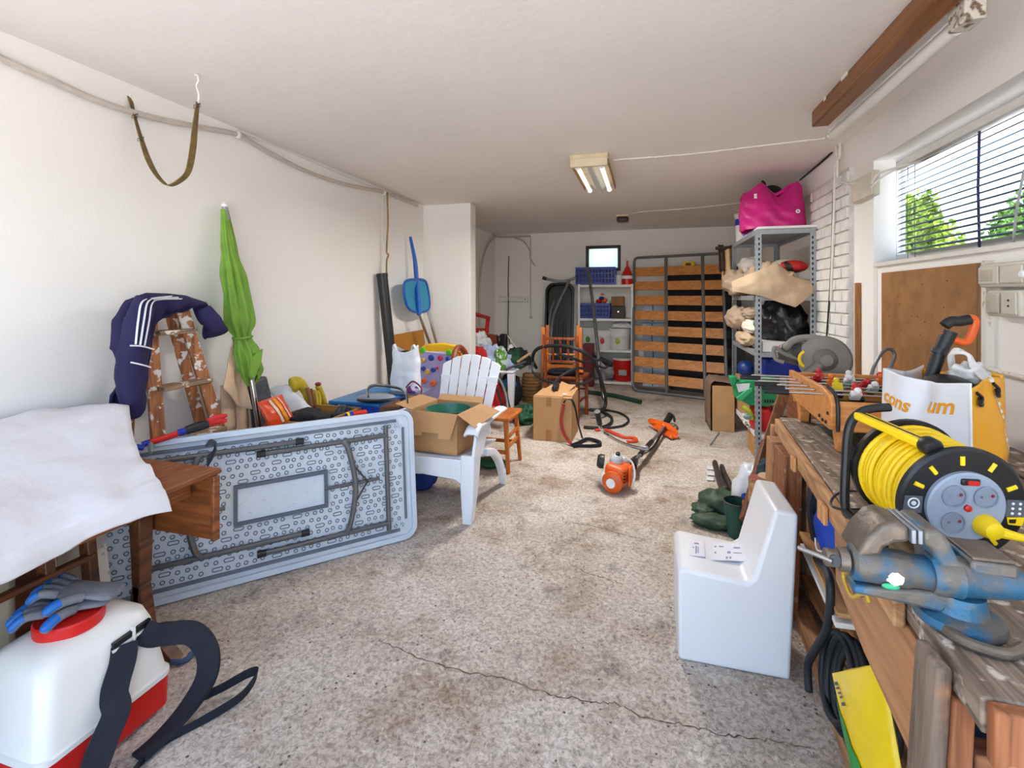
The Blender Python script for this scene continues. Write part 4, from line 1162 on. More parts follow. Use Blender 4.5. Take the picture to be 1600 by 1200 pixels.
def bag_blob(name, label, cat, c, rx, ry, rz, m, amp=.14, seed=1, fr=4, rot=None, base=None, group=None, flatten=None):
    mb = MB().ball(c, rx, ry, rz, 44, 28, rot=rot, amp=amp, fr=fr, seed=seed)
    if flatten is not None:
        mb.rock(lambda p: V(p.x, p.y, max(p.z, flatten + .002)))
    return obj(name, mb, m, label=label, cat=cat, smooth=180, group=group)

GREYBAG = mat('charcoal_plastic', (66, 68, 74), .5, var=.2, scale=14, bump=.6, bscale=30)
c = P(415, 625, X=-2.36)
obj('ribbed_mat', MB().hexa([V(c.x - .05, c.y - .06, GZ + .002), V(c.x + .03, c.y - .06, GZ + .002), V(c.x + .03, c.y + .10, GZ + .002), V(c.x - .05, c.y + .10, GZ + .002), V(c.x - .09, c.y - .065, P(404, 594, X=-2.4).z), V(c.x - .04, c.y - .065, P(404, 594, X=-2.4).z), V(c.x - .04, c.y + .06, P(404, 590, X=-2.4).z), V(c.x - .09, c.y + .06, P(404, 590, X=-2.4).z)]), GREYBAG, label='charcoal ribbed foot mat propped against the wall behind the orange bag', cat='mat', bev=.015, seg=3)
# orange bag with white and yellow bands
ORB = mat('orange_foil', (226, 72, 24), .32, var=.12, scale=7, bump=.3, bscale=16)
og = thing('orange_bag', 'shiny orange packet with pale bands standing behind the folding table', 'bag', P(430, 665, X=-2.2))
q = [P(401, 629, X=-2.22), P(440, 616, X=-2.24), P(461, 656, X=-2.16), P(422, 675, X=-2.14)]
def ogf(off):
    def f(a, b_):
        p = lerp(lerp(q[0], q[1], a), lerp(q[3], q[2], a), b_)
        p += V(.8, -.6, .3) * off * (math.sin(PI * a) * math.sin(PI * b_)) ** .5 + V(1, 0, 0) * wrinkle(p, .006, 16, 2)
        return p
    return f
def shell(mb, f0, f1, nu, nv):
    mb.grid(f0, nu, nv); mb.grid(f1, nu, nv); return mb
obj('packet', shell(MB(), ogf(.05), ogf(-.05), 22, 22), ORB, og, smooth=180)
def band(a0, a1, m):
    f = ogf(.053)
    obj('printed_band', MB().grid(lambda a, b_: f(lerp(a0, a1, a) + .12 * (b_ - .5), lerp(.06, .9, b_)) + V(.001, -.001, 0), 6, 20), m, og, smooth=180)
band(.44, .54, mat('cream_print', (230, 214, 190), .4)); band(.60, .72, mat('amber_print', (240, 160, 30), .4)); band(.80, .85, mat('cream_print', (230, 214, 190), .4))
bag_blob('red_packet', 'dark red packet under the orange bag', 'packet', P(424, 662, X=-2.20) + V(0, 0, -.04), .05, .09, .05, mat('dark_red_foil', (164, 34, 22), .4), .1, 4)
# crumpled white sack
def wsf(a, b_):
    p = lerp(P(438, 612, X=-2.42), P(492, 662, X=-2.18), a) + V(.05, .05, 0) * (b_ - .5) * 2.2
    p.z += .045 * math.sin(PI * b_) + wrinkle(p, .02, 11, 6)
    return p
obj('white_sack', MB().grid(wsf, 24, 14), mat('white_sacking', (222, 222, 224), .7, var=.06), label='crumpled white sack sloping down behind the orange bag', cat='sack', solid=.01, smooth=180)
# yellow and brown leather gloves
YLG = mat('yellow_leather', (190, 164, 34), .7, var=.2, scale=12, bump=.3, bscale=60)
BRL = mat('brown_leather', (140, 96, 48), .75, var=.2, scale=14, bump=.3)
gg = thing('garden_glove', 'yellow and brown leather gardening glove propped on the pile by the wall', 'glove', P(480, 635, X=-2.3))
fn = smooth_path([P(455, 603, X=-2.36), P(468, 600, X=-2.34), P(478, 612, X=-2.32), P(486, 632, X=-2.30)], 5)
obj('cuff', MB().tube(fn, [.055, .058, .058, .055, .05, .045, .04, .036, .034, .033, .032, .032, .032, .032, .032, .03], 16, flat=.55), YLG, gg, smooth=180)
for k_ in range(4):
    obj('finger', MB().tube(smooth_path([P(480 + k_ * 5, 606 + k_ * 2, X=-2.28), P(484 + k_ * 5, 620, X=-2.27), P(487 + k_ * 4, 636, X=-2.26)], 4), [.014] * 8 + [.010], 10), BRL if k_ < 2 else YLG, gg, smooth=180)
obj('finger', MB().tube(smooth_path([P(497, 603, X=-2.29), P(503, 618, X=-2.28), P(508, 636, X=-2.27)], 4), [.022] * 8 + [.016], 12), YLG, gg, smooth=180)
obj('finger_cap', MB().ball(P(497, 600, X=-2.29), .022, .022, .014), mat('maroon_cap', (140, 44, 44), .6), gg)
# wooden tray with black bag and yellow clips
tr = thing('wooden_tray', 'shallow wooden tray behind the folding table holding black pouches', 'tray', P(510, 660, X=-2.1))
ty = P(520, 650, X=-2.05)
obj('base', MB().bx(-2.28, -1.90, 2.46, 2.92, GZ + .002, GZ + .012), WOODB, tr)
for a in (MB().bx(-2.28, -1.90, 2.46, 2.475, GZ + .002, GZ + .125), MB().bx(-1.915, -1.90, 2.475, 2.92, GZ + .002, GZ + .125), MB().bx(-2.28, -2.265, 2.475, 2.92, GZ + .002, GZ + .125), MB().bx(-2.265, -1.915, 2.905, 2.92, GZ + .002, GZ + .125)):
    obj('side', a, wood('tray_wood', (176, 128, 62), (140, 96, 44), 'X', 1, .6), tr, bev=.002)
bag_blob('black_pouch', 'black fabric pouch with yellow tabs lying in the wooden tray', 'pouch', V(-2.12, 2.64, GZ + .10), .13, .13, .055, mat('black_fabric', (30, 31, 34), .85, var=.2, bump=.3), .16, 7, flatten=GZ + .014)
bag_blob('dark_pouch', 'dark grey cloth pouch in the wooden tray beside the blue box', 'pouch', V(-1.97, 2.80, GZ + .10), .05, .09, .05, mat('dark_grey_fabric', (54, 58, 66), .85, var=.2), .16, 9, flatten=GZ + .014)
rb = thing('red_blue_flashlight', 'red and blue cylindrical torch with yellow ring beside the tray', 'torch', P(560, 648, D=2.9))
ra, rbp = P(541, 652, D=2.72), P(572, 645, D=2.80)
obj('body', MB().tube([lerp(ra, rbp, .3), rbp], [.026, .02], 14), REDP, rb)
obj('head', MB().tube([ra, lerp(ra, rbp, .3)], [.022, .028], 14), BLUEP, rb)
obj('ring', MB().tube([lerp(ra, rbp, .02), lerp(ra, rbp, .12)], .027, 14), YELLOWP, rb)
# blue low step / box
bb = thing('blue_box', 'sky blue plastic storage box standing behind the folding table', 'box', (-1.98, 3.15, GZ))
bz = .645
bx0, bx1, by0, by1 = -2.20, -1.785, 2.96, 3.52
obj('lid', MB().bx(bx0, bx1, by0, by1, bz - .025, bz), SKYBLUE, bb, bev=.008)
for a in (MB().bx(bx0 + .01, bx0 + .05, by0 + .01, by0 + .05, GZ + .001, bz - .025), MB().bx(-1.905, -1.865, by1 - .05, by1 - .01, GZ + .001, bz - .025), MB().bx(bx0 + .01, bx0 + .05, by1 - .05, by1 - .01, GZ, bz - .025)):
    obj('corner_post', a, SKYBLUE, bb, bev=.004)
obj('front_panel', MB().bx(-2.0, bx1 - .01, by0 + .006, by0 + .02, GZ + .002, bz - .025), mat('deep_blue_plastic', (22, 66, 178), .4), bb, bev=.003)
obj('inner_panel', MB().bx(bx0 + .05, -2.0, by0 + .14, by0 + .15, GZ, bz - .025), mat('pale_blue_plastic', (120, 168, 200), .5), bb)
# grey clamshell case, wire rack, slate on the blue box
gc = thing('grey_case', 'oval grey hard case lying on the blue storage box', 'case', P(590, 626, Z=bz))
g0 = P(588, 622, Z=bz + .03)
obj('lower_shell', MB().ball(g0 + V(0, 0, -.008), .14, .075, .022, 24, 8, rot=Euler((0, 0, R(20)))), BLACKP, gc)
obj('upper_shell', MB().ball(g0 + V(0, 0, .006), .135, .07, .026, 24, 8, rot=Euler((0, 0, R(20)))), mat('silver_grey', (140, 146, 158), .45), gc)
wr = thing('grill_basket', 'bent metal handle of a grill basket arching over the grey case', 'wire rack', P(610, 618, Z=bz))
wp = smooth_path([P(575, 618, D=3.20), P(574, 608, D=3.26), P(582, 601, D=3.32), P(605, 602, D=3.34), P(625, 606, D=3.30), P(634, 614, D=3.22), P(636, 627, D=3.16)], 5)
obj('wire', MB().tube(wp, .0055, 8), CHROME, wr)
obj('wire', MB().tube([p + V(.012, -.012, -.008) for p in wp], .0055, 8), DARKM, wr)
obj('slate_plate', MB().bx(-1.90, -1.64, 3.27, 3.50, bz + .002, bz + .018), mat('slate_blue_plate', (108, 120, 140), .5), label='flat slate grey tray under the white carrier bag', cat='tray', bev=.004)
# white carrier bag
WBAG = mat('white_carrier', (216, 220, 228), .5, var=.04, scale=6, bump=.2, bscale=22)
wc = thing('carrier_bag', 'white plastic carrier bag standing on the blue storage box', 'bag', P(618, 618, Z=bz + .02))
wc0 = V(-1.80, 3.37, bz + .02)
ww = 47 / 750 * 3.55 / 2
def wcf(a, b_):
    an = 2 * PI * a; h = .335 * b_
    rx = ww * (1.0 - .10 * b_ + .04 * math.sin(b_ * PI))
    k = (abs(math.cos(an)) ** 4 + abs(math.sin(an)) ** 4) ** -.25
    p = wc0 + V(rx * 1.0 * k * math.cos(an), .07 * k * math.sin(an) * (1 - .35 * b_), h)
    if b_ > .86: p.z += (.028 * math.cos(an * 2) - .01) * (b_ - .86) / .14
    d = V(math.cos(an), math.sin(an), 0)
    return p + d * wrinkle(p, .011, 13, 3)
obj('sack', MB().grid(wcf, 48, 30, wrap=True), WBAG, wc, solid=.003, smooth=180)
for sx in (-1, 1):
    hp = smooth_path([wc0 + V(sx * ww * .55, -.03, .30), wc0 + V(sx * ww * .72, -.035, .355), wc0 + V(sx * ww * .9, -.02, .325)], 5)
    obj('handle', MB().strap(hp, .03, .004, (0, 1, .2)), WBAG, wc)
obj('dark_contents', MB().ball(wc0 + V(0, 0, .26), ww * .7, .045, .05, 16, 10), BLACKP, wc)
pp = thing('purple_pouch', 'small purple striped pouch on the slate tray beside the carrier bag', 'pouch', P(646, 612, D=3.7))
obj('pouch', MB().ball(P(645, 609, D=3.62), .05, .04, .03, 16, 10, amp=.1), mat('purple_fabric', (110, 56, 120), .8, rgb2=(196, 190, 210), mixpos=(.5, .54), scale=24), pp)
obj('strap', MB().tube(smooth_path([P(634, 606, D=3.58), P(645, 596, D=3.6), P(658, 606, D=3.62), P(657, 618, D=3.6)], 5), .006, 8), mat('maroon_strap', (120, 30, 50), .7), pp)

# ---- black tube in the corner, board, pool net
bt = thing('cardboard_tube', 'long black wrapped tube leaning upright against the left wall', 'tube', P(612, 700, X=-2.40))
ta, tbp = P(597, 428, X=-2.53), P(609, 540, X=-2.47)
dt = (tbp - ta).normalized(); tf = tbp + dt * ((tbp.z - FLOOR0 - .012) / -dt.z)
obj('roll', MB().tube([ta, lerp(ta, tf, .5), tf], .052, 20), mat('black_wrapping', (34, 34, 36), .4, rgb2=(120, 112, 100), mixpos=(.22, .27), scale=14), bt)
obj('end_cap', MB().tube([ta + V(0, 0, .006), ta - dt * -.03], .055, 20), BLACKP, bt)
OCH = mat('ochre_board', (176, 116, 26), .6, var=.1, scale=3)
pa, pb = P(612, 524, X=-2.54), P(661, 515, X=-2.54)
obj('ochre_board', MB().prism([V(-2.42, pa.y, FLOOR0), V(-2.42, pb.y, FLOOR0), V(-2.55, pb.y, pb.z), V(-2.55, pa.y, pa.z)], (0, 0, 0), (.014, 0, .001)), OCH, label='plain ochre board leaning on the wall in the corner', cat='board', bev=.002)
pn_ = thing('pool_net', 'blue pool skimmer net on a pole leaning in the corner', 'pool net', P(690, 640, X=-2.15))
BLU2 = mat('pool_blue', (18, 92, 180), .4, var=.1)
h0, h1, h2 = P(641, 370, X=-2.53), P(650, 425, X=-2.47), P(655, 492, X=-2.42)
obj('handle_bar', MB().tube(smooth_path([h0, lerp(h0, h1, .6) + V(.01, 0, 0), h1, lerp(h1, h2, .5), h2], 5), [.016 + .012 * min(1, i / 8) for i in range(21)], 12, flat=.6), BLU2, pn_)
nx_ = -2.44
fo = [P(u, v, X=nx_) for u, v in ((637, 438), (660, 437), (667, 445), (671, 470), (669, 484), (655, 488), (641, 484), (634, 472), (631, 448))]
obj('net_frame', MB().tube(smooth_path(fo, 4, closed=True), .014, 8, closed=True), BLU2, pn_)
fc = sum(fo, V(0, 0, 0)) / len(fo)
nm = MB()
ol = smooth_path(fo, 4, closed=True); N_ = len(ol)
nm.add([fc + V(-.05, .02, 0)] + [lerp(fc, p, .5) + V(-.03, .01, 0) for p in ol] + ol, [(0, 1 + k, 1 + (k + 1) % N_) for k in range(N_)] + [(1 + k, 1 + N_ + k, 1 + N_ + (k + 1) % N_, 1 + (k + 1) % N_) for k in range(N_)])
obj('mesh', nm, mat('net_mesh', (60, 150, 190), .7, var=.15, scale=120), pn_, smooth=180)
h3 = P(673, 540, X=-2.33); d3 = (h3 - h2).normalized(); h4 = h3 + d3 * ((h3.z - .03) / -d3.z)
obj('pole', MB().tube([h2, h3, h4], .016, 10), CHROME, pn_)
e0 = P(668, 482, X=-2.45); e1 = P(682, 535, X=-2.36); d4 = (e1 - e0).normalized(); e2 = e1 + d4 * ((e1.z - .03) / -d4.z)
obj('telescopic_pole', MB().tube([e0, e1, e2], .018, 10), CHROME, label='bare metal telescopic pole leaning behind the pool net', cat='pole')

# ---- toddler activity board
ab = thing('activity_board', 'yellow and lilac toddler activity board with coloured knobs', 'toy', P(680, 690, Y=4.28))
def AB(u, v, n=0): return P(u, v, Y=4.28 - n)
outl = [AB(637, 700), AB(640, 600), AB(645, 570), AB(654, 545), AB(664, 538), AB(690, 536), AB(712, 540), AB(719, 550), AB(721, 600), AB(721, 700)]
obj('frame', MB().prism(outl, (0, 0, 0), (0, .06, 0)), mat('toy_yellow', (240, 186, 20), .4, var=.06), ab, bev=.012, seg=3)
inl = [AB(642, 700, .004), AB(644, 605, .004), AB(649, 575, .004), AB(657, 553, .004), AB(664, 550, .004), AB(690, 549, .004), AB(708, 552, .004), AB(712, 560, .004), AB(714, 605, .004), AB(714, 700, .004)]
obj('panel', MB().prism(inl, (0, 0, 0), (0, .02, 0)), mat('lilac_panel', (180, 172, 220), .5, var=.05), ab, bev=.004)
KN = {'g': mat('toy_green', (90, 190, 40), .4), 'b': mat('toy_blue', (36, 70, 170), .4), 'p': mat('toy_pink', (226, 50, 110), .4), 'o': mat('toy_orange', (236, 110, 50), .4), 'y': mat('toy_sand', (220, 180, 90), .4)}
for u, v, k_, r_ in ((661, 547, 'g', 5), (702, 551, 'g', 5), (674, 559, 'b', 5), (688, 559.5, 'p', 4.5), (700, 561, 'b', 4), (651, 565, 'p', 4), (647, 579, 'b', 4), (662, 576, 'b', 4), (677, 578, 'b', 4), (668, 581, 'y', 4.5), (663, 595, 'o', 4.5), (677, 599, 'o', 5), (661, 563, 'y', 4), (683, 575, 'p', 2.5), (692, 590, 'g', 4), (652, 606, 'p', 4)):
    obj('knob', MB().lathe([(r_ * .0061, 0), (r_ * .0061, .012), (r_ * .0045, .02)], 10, AB(u, v, .004), (0, -1, 0)), KN[k_], ab)
obj('rail', MB().tube([AB(664, 549, .012), AB(700, 553, .012)], .004, 6), WPLAS, ab)

# ================================================================== white resin chair with box
WC = thing('resin_chair', 'white plastic slatted garden chair holding a cardboard box', 'chair', (-1.345, 3.1, FLOOR0))
CHP = mat('white_resin', (228, 232, 240), .42, var=.03, scale=5)
sx0, sx1 = -1.69, -1.005          # outer width
sy0, sy1, szf, szr = 2.74, 3.40, .40, .33
M2 = lambda: MB()
# seat with front apron
def seatf(off):
    return lambda a, b_: V(lerp(sx0 + .07, sx1 - .07, a), lerp(sy0 + .02, sy1, b_), lerp(szf, szr, b_) - .012 * math.sin(PI * a) - (.03 * (1 - b_ * 12) ** 2 if b_ < .083 else 0) + off)
obj('seat', MB().grid(seatf(0), 16, 24), CHP, WC, solid=.012, smooth=60)
for k_ in range(4):
    xx = lerp(sx0 + .13, sx1 - .13, (k_ + .5) / 4)
    obj('seat_slot', MB().box((xx, sy0 + .085, szf - .002), (.10, .012, .004), Euler((R(-6), 0, 0))), mat('slot_shadow_grey', (84, 88, 96), .8), WC)
ap = [V(sx0 + .03, sy0, szf - .01), V(sx1 - .03, sy0, szf - .01), V(sx1 - .03, sy0, szf - .15), V(sx1 - .09, sy0, szf - .155), V(sx1 - .13, sy0, szf - .135), V(lerp(sx0, sx1, .5), sy0, szf - .12), V(sx0 + .13, sy0, szf - .135), V(sx0 + .09, sy0, szf - .155), V(sx0 + .03, sy0, szf - .15)]
obj('front_apron', MB().prism(ap, (0, 0, 0), (0, .022, 0)), CHP, WC, bev=.006)
for sd in (-1, 1):
    xo = sx0 if sd < 0 else sx1
    xi = xo - sd * .085
    xm = (xo + xi) / 2
    # front leg: wide at the top, tapering to the floor; an L of two faces, as moulded
    lg = [V(xm - .045, 0, szf + .02), V(xm + .045, 0, szf + .02), V(xm + .045 - sd * .005, 0, .10), V(xo - sd * .012 if sd > 0 else xo + .062, 0, FLOOR0), V(xo - .062 if sd > 0 else xo + .012, 0, FLOOR0), V(xm - .045, 0, .10)]
    if sd > 0: lg = [V(xi, 0, szf + .02), V(xo, 0, szf + .02), V(xo - .004, 0, .15), V(xo - .02, 0, FLOOR0), V(xo - .075, 0, FLOOR0), V(xi - .005, 0, .22)]
    else: lg = [V(xo, 0, szf + .02), V(xi, 0, szf + .02), V(xi + .005, 0, .22), V(xo + .075, 0, FLOOR0), V(xo + .02, 0, FLOOR0), V(xo + .004, 0, .15)]
    g = MB().prism(lg, (0, sy0 - .005, 0), (0, sy0 + .02, 0))
    side = [V(xo, sy0, szf + .02), V(xo, sy0 + .13, szf + .01), V(xo - sd * .006, sy0 + .10, .2), V(xo - sd * .02, sy0 + .06, FLOOR0), V(xo - sd * .02, sy0, FLOOR0)]
    g.prism(side, (0, 0, 0), (-sd * .018, 0, 0))
    obj('front_leg', g, CHP, WC, bev=.005)
    # sweeping arm support and arm rest
    sup = [V(xo, sy0 - .005, szf), V(xo, sy0 + .17, szf - .02), V(xo, sy0 + .22, szf + .06), V(xo, sy0 + .30, .53), V(xo, sy0 + .40, .575), V(xo, sy0 + .10, .585), V(xo, sy0 + .06, .56)]
    obj('arm_support', MB().prism(sup, (0, 0, 0), (-sd * .02, 0, 0)), CHP, WC, bev=.005)
    def armf(a, b_, sd=sd, xo=xo):
        y = lerp(sy0 + .02, sy1 + .04, b_)
        return V(xo + sd * .012 - sd * lerp(0, .085, a) + sd * .01 * math.sin(b_ * 5), y, .595 - .03 * b_ - (.05 * max(0, 1 - b_ * 8) ** 2) - .016 * (2 * a - 1) ** 4)
    obj('arm_rest', MB().grid(armf, 10, 26), CHP, WC, solid=.016, smooth=60)
    # rear leg, curved back and arched to the seat side
    rl = smooth_path([V(xo - sd * .03, sy0 + .30, szf - .05), V(xo - sd * .03, sy1 - .22, szf - .09), V(xo - sd * .025, sy1 - .1, .22), V(xo - sd * .02, sy1 - .02, .1), V(xo - sd * .02, sy1 + .02, FLOOR0 + .008)], 5)
    obj('rear_leg', MB().strap(rl, .05, .05, (1, 0, 0)), CHP, WC, bev=.01)
# fan of back slats
bc = V(-1.345, 3.40, .30)
for k_ in range(6):
    f0 = (k_ - 2.5)
    top_h = .925 - .010 * f0 * f0
    xb, xt = bc.x + f0 * .066, bc.x + f0 * .083
    yb, yt = 3.34, 3.60
    w0, w1 = .030, .0375
    zt_l = top_h - .010 * ((f0 - .45) ** 2 - f0 * f0) * .8; zt_r = top_h - .010 * ((f0 + .45) ** 2 - f0 * f0) * .8
    obj('back_slat', MB().prism([V(xb - w0, yb, .34), V(xb + w0, yb, .34), V(xt + w1, yt, zt_r), V(xt, yt, top_h + .004), V(xt - w1, yt, zt_l)], (0, 0, 0), (0, .012, .004)), CHP, WC, bev=.003)
for z_, w in ((.40, .23), (.74, .235)):
    yy = lerp(3.34, 3.60, (z_ - .34) / .58) + .018
    obj('back_rail', MB().bx(bc.x - w, bc.x + w, yy, yy + .014, z_ - .03, z_ + .03), CHP, WC, bev=.003)

# ---- open cardboard box on the chair
CB = thing('cardboard_box', 'open cardboard box with spread flaps standing on the white garden chair', 'box', (-1.27, 2.95, .41))
bw_, bd_, bh_ = .34, .34, .255
ang = R(-6)
bo = V(-1.275, 2.955, .405)
mz = Matrix.Rotation(ang, 3, 'Z')
def BX(x, y, z): return bo + mz @ V(x, y, z)
def panel(name, pts, th, par, m=CARD):
    n = (Vector(pts[1]) - Vector(pts[0])).cross(Vector(pts[2]) - Vector(pts[0])).normalized()
    return obj(name, MB().prism(pts, (0, 0, 0), n * th), m, par)
hw, hd = bw_ / 2, bd_ / 2
cor = [(-hw, -hd), (hw, -hd), (hw, hd), (-hw, hd)]
for k_ in range(4):
    a, b_ = cor[k_], cor[(k_ + 1) % 4]
    panel('wall', [BX(a[0], a[1], 0), BX(a[0], a[1], bh_), BX(b_[0], b_[1], bh_), BX(b_[0], b_[1], 0)], .005, CB)
panel('bottom', [BX(-hw, -hd, .004), BX(hw, -hd, .004), BX(hw, hd, .004), BX(-hw, hd, .004)], .004, CB)
fl_ = panel('flap', [BX(-hw, -hd - .002, bh_), BX(hw, -hd - .002, bh_), BX(hw - .025, -hd - .055, bh_ - .145), BX(hw * .35, -hd - .055, bh_ - .145), BX(hw * .35, -hd - .046, bh_ - .118), BX(-hw * .35, -hd - .046, bh_ - .118), BX(-hw * .35, -hd - .055, bh_ - .14), BX(-hw + .008, -hd - .055, bh_ - .135)], .004, CB)
panel('flap', [BX(-hw, -hd, bh_), BX(-hw, hd, bh_), BX(-hw - .17, hd + .04, bh_ + .015), BX(-hw - .17, -hd + .07, bh_ + .01)], .004, CB)
panel('flap', [BX(hw, -hd, bh_), BX(hw, hd, bh_), BX(hw + .145, hd - .02, bh_ - .035), BX(hw + .11, -hd + .02, bh_ - .075)], .004, CB)
panel('flap', [BX(-hw, hd, bh_), BX(hw, hd, bh_), BX(hw, hd + .05, bh_ + .03), BX(-hw, hd + .05, bh_ + .03)], .004, CB)
gb = thing('green_bowl', 'green plastic bowl packed inside the open cardboard box', 'bowl', BX(0, 0, .03))
obj('bowl', MB().lathe([(.05, .03), (.09, .06), (.128, .13), (.148, .245), (.153, .25), (.145, .25), (.124, .135), (.085, .07), (.05, .042)], 40, BX(.005, .01, -.005), caps=False), mat('bottle_green', (44, 116, 92), .35, var=.06), gb, smooth=60)

# ---- brown wooden chair behind with rounded back
WD = thing('wooden_chair', 'honey brown wooden chair with arched back beside the garden chair', 'chair', (-1.25, 3.78, FLOOR0))
SEATW = wood('chair_seat_wood', (190, 108, 44), (146, 74, 24), 'Y', 1, .4)
wx_, wy_ = (-1.46, -1.03), (3.60, 3.98)
def cleg(x0, y0, x1, y1, z1, w=.036):
    return obj('leg', MB().hexa([V(x0 - w * .4, y0 - w * .4, FLOOR0), V(x0 + w * .4, y0 - w * .4, FLOOR0), V(x0 + w * .4, y0 + w * .4, FLOOR0), V(x0 - w * .4, y0 + w * .4, FLOOR0), V(x1 - w / 2, y1 - w / 2, z1), V(x1 + w / 2, y1 - w / 2, z1), V(x1 + w / 2, y1 + w / 2, z1), V(x1 - w / 2, y1 + w / 2, z1)]), WOODO, WD, bev=.006)
cleg(-1.045, 3.625, -1.07, 3.64, .41); cleg(-1.035, 3.955, -1.07, 3.94, .41)
cleg(-1.50, 3.625, -1.44, 3.64, .41); cleg(-1.50, 3.955, -1.44, 3.94, .41)
obj('seat', MB().prism([V(-1.47, 3.60, .41), V(-1.02, 3.60, .41), V(-1.02, 3.98, .41), V(-1.47, 3.98, .41)], (0, 0, 0), (0, 0, .03)), SEATW, WD, bev=.012, seg=3)
for a, b_ in (((-1.055, 3.64, .20), (-1.055, 3.94, .20)), ((-1.055, 3.64, .28), (-1.055, 3.94, .28)), ((-1.47, 3.64, .16), (-1.06, 3.64, .16)), ((-1.47, 3.94, .16), (-1.06, 3.94, .16))):
    obj('stretcher', MB().beam(V(*a), V(*b_), .018, .03), WOODO, WD, bev=.004)
arc = [V(-1.47, 3.60, .44), V(-1.50, 3.605, .7), V(-1.515, 3.64, .86), V(-1.525, 3.71, .935), V(-1.53, 3.79, .962), V(-1.525, 3.87, .935), V(-1.515, 3.94, .86), V(-1.50, 3.975, .7), V(-1.47, 3.98, .44)]
obj('back_hoop', MB().tube(smooth_path(arc, 5), .026, 10), WOODR, WD)
for y_ in (3.69, 3.79, 3.89):
    obj('spindle', MB().tube([V(-1.46, y_, .44), V(-1.52, y_, .925)], .012, 8), WOODO, WD)
obj('back_rail', MB().tube(smooth_path([V(-1.505, 3.615, .82), V(-1.525, 3.79, .84), V(-1.505, 3.965, .82)], 5), .02, 8), WOODR, WD)

# ================================================================== heap by the end of the stub wall
# red folding chair leaning there
hc = thing('red_high_chair', 'red plastic folding frame standing behind the wall stub', 'frame', P(752, 660, X=-2.25))
RX = lambda u, v, o=0: P(u, v, X=-2.25 + o)
obj('side_bar', MB().beam(RX(741, 489), RX(741, 560), .05, .05), REDP, hc, bev=.012)
obj('side_bar', MB().beam(RX(763, 495), RX(757, 545), .05, .06), REDP, hc, bev=.012)
obj('side_bar', MB().beam(RX(757, 545), RX(749, 640), .05, .06), REDP, hc, bev=.012)
obj('side_bar', MB().beam(RX(741, 560), RX(741, 655), .05, .05), REDP, hc, bev=.012)
obj('top_bar', MB().beam(RX(739, 490), RX(764, 497), .05, .05), REDP, hc, bev=.012)
obj('body_plate', MB().prism([RX(741, 512), RX(763, 513), RX(765, 518), RX(760, 530), RX(755, 541), RX(741, 528)], (0, 0, 0), (-.07, 0, 0)), REDP, hc, bev=.012)
obj('vent', MB().prism([RX(749, 526, .004), RX(757, 519, .004), RX(755, 528, .004)], (0, 0, 0), (-.03, 0, 0)), BLACKP, hc)
br = thing('brown_case', 'small red-brown leather case standing on the heap', 'case', P(770, 545, Y=6.6))
obj('case', MB().prism([P(760, 522, Y=6.5), P(775, 524, Y=6.5), P(779, 544, Y=6.5), P(760, 545, Y=6.5)], (0, 0, 0), (0, .12, 0)), mat('rust_leather', (138, 62, 34), .6, var=.12), br, bev=.015, seg=3)
obj('strap', MB().tube([P(777, 524, Y=6.49), P(780, 544, Y=6.49)], .012, 6), mat('maroon_leather', (90, 26, 26), .6), br)
# white plastic table carrying the heap
pt2 = thing('plastic_table', 'white plastic garden table at the back carrying the heap of clutter', 'table', (-1.95, 5.95, FLOOR0))
obj('table_top', MB().bx(-2.13, -1.53, 5.55, 6.75, .465, .50), CHP, pt2, bev=.02, seg=3)
for x_, y_ in ((-1.575, 5.6), (-2.08, 5.6), (-1.575, 6.68), (-2.08, 6.68)):
    obj('leg', MB().hexa([V(x_ - .025, y_ - .025, FLOOR0), V(x_ + .025, y_ - .025, FLOOR0), V(x_ + .025, y_ + .025, FLOOR0), V(x_ - .025, y_ + .025, FLOOR0), V(x_ - .045, y_ - .04, .465), V(x_ + .045, y_ - .04, .465), V(x_ + .045, y_ + .04, .465), V(x_ - .045, y_ + .04, .465)]), CHP, pt2, bev=.008)
TZ = .502
bag_blob('pale_blue_bag', 'pale blue crumpled plastic bag on the heap', 'bag', P(768, 572, Y=5.72), .27, .16, .25, mat('pale_blue_film', (168, 182, 214), .35, var=.1, scale=8, bump=.3, bscale=14), .22, 3, 6, flatten=TZ)
bag_blob('white_bag', 'white crumpled bag at the top of the heap beside the wall stub', 'bag', P(750, 550, Y=6.15) , .17, .13, .26, mat('white_film', (226, 228, 230), .4, var=.06, bump=.3, bscale=14), .2, 8, 6, flatten=TZ)
bag_blob('dark_green_bag', 'dark green fabric bag on the heap', 'bag', P(797, 574, Y=5.88), .19, .15, .20, mat('dark_green_cloth', (24, 72, 48), .7, var=.2), .2, 5, 6, flatten=TZ)
bag_blob('leaf_print_bag', 'bright green and white patterned bag on the heap', 'bag', P(783, 566, Y=5.62), .08, .07, .18, mat('green_print_film', (90, 140, 50), .4, rgb2=(196, 210, 206), mixpos=(.46, .5), scale=16), .15, 6, 6, flatten=TZ)
bag_blob('green_ball', 'small bright green ball on the heap', 'ball', P(769, 543, Y=5.95) + V(0, 0, -.03), .055, .05, .05, mat('vivid_green', (66, 166, 40), .4), .03, 2)
bag_blob('black_cushion', 'black cushion lying at the edge of the heap', 'cushion', P(808, 566, Y=6.15), .19, .18, .18, mat('black_fabric', (30, 31, 34), .85), .15, 12, 6, flatten=TZ)
bag_blob('red_cushion', 'red cushion behind the fan of the white garden chair', 'cushion', P(752, 560, Y=5.58) + V(-.05, .03, -.02), .15, .06, .16, mat('red_cloth', (186, 26, 30), .8, var=.1), .12, 13, 6, flatten=TZ)
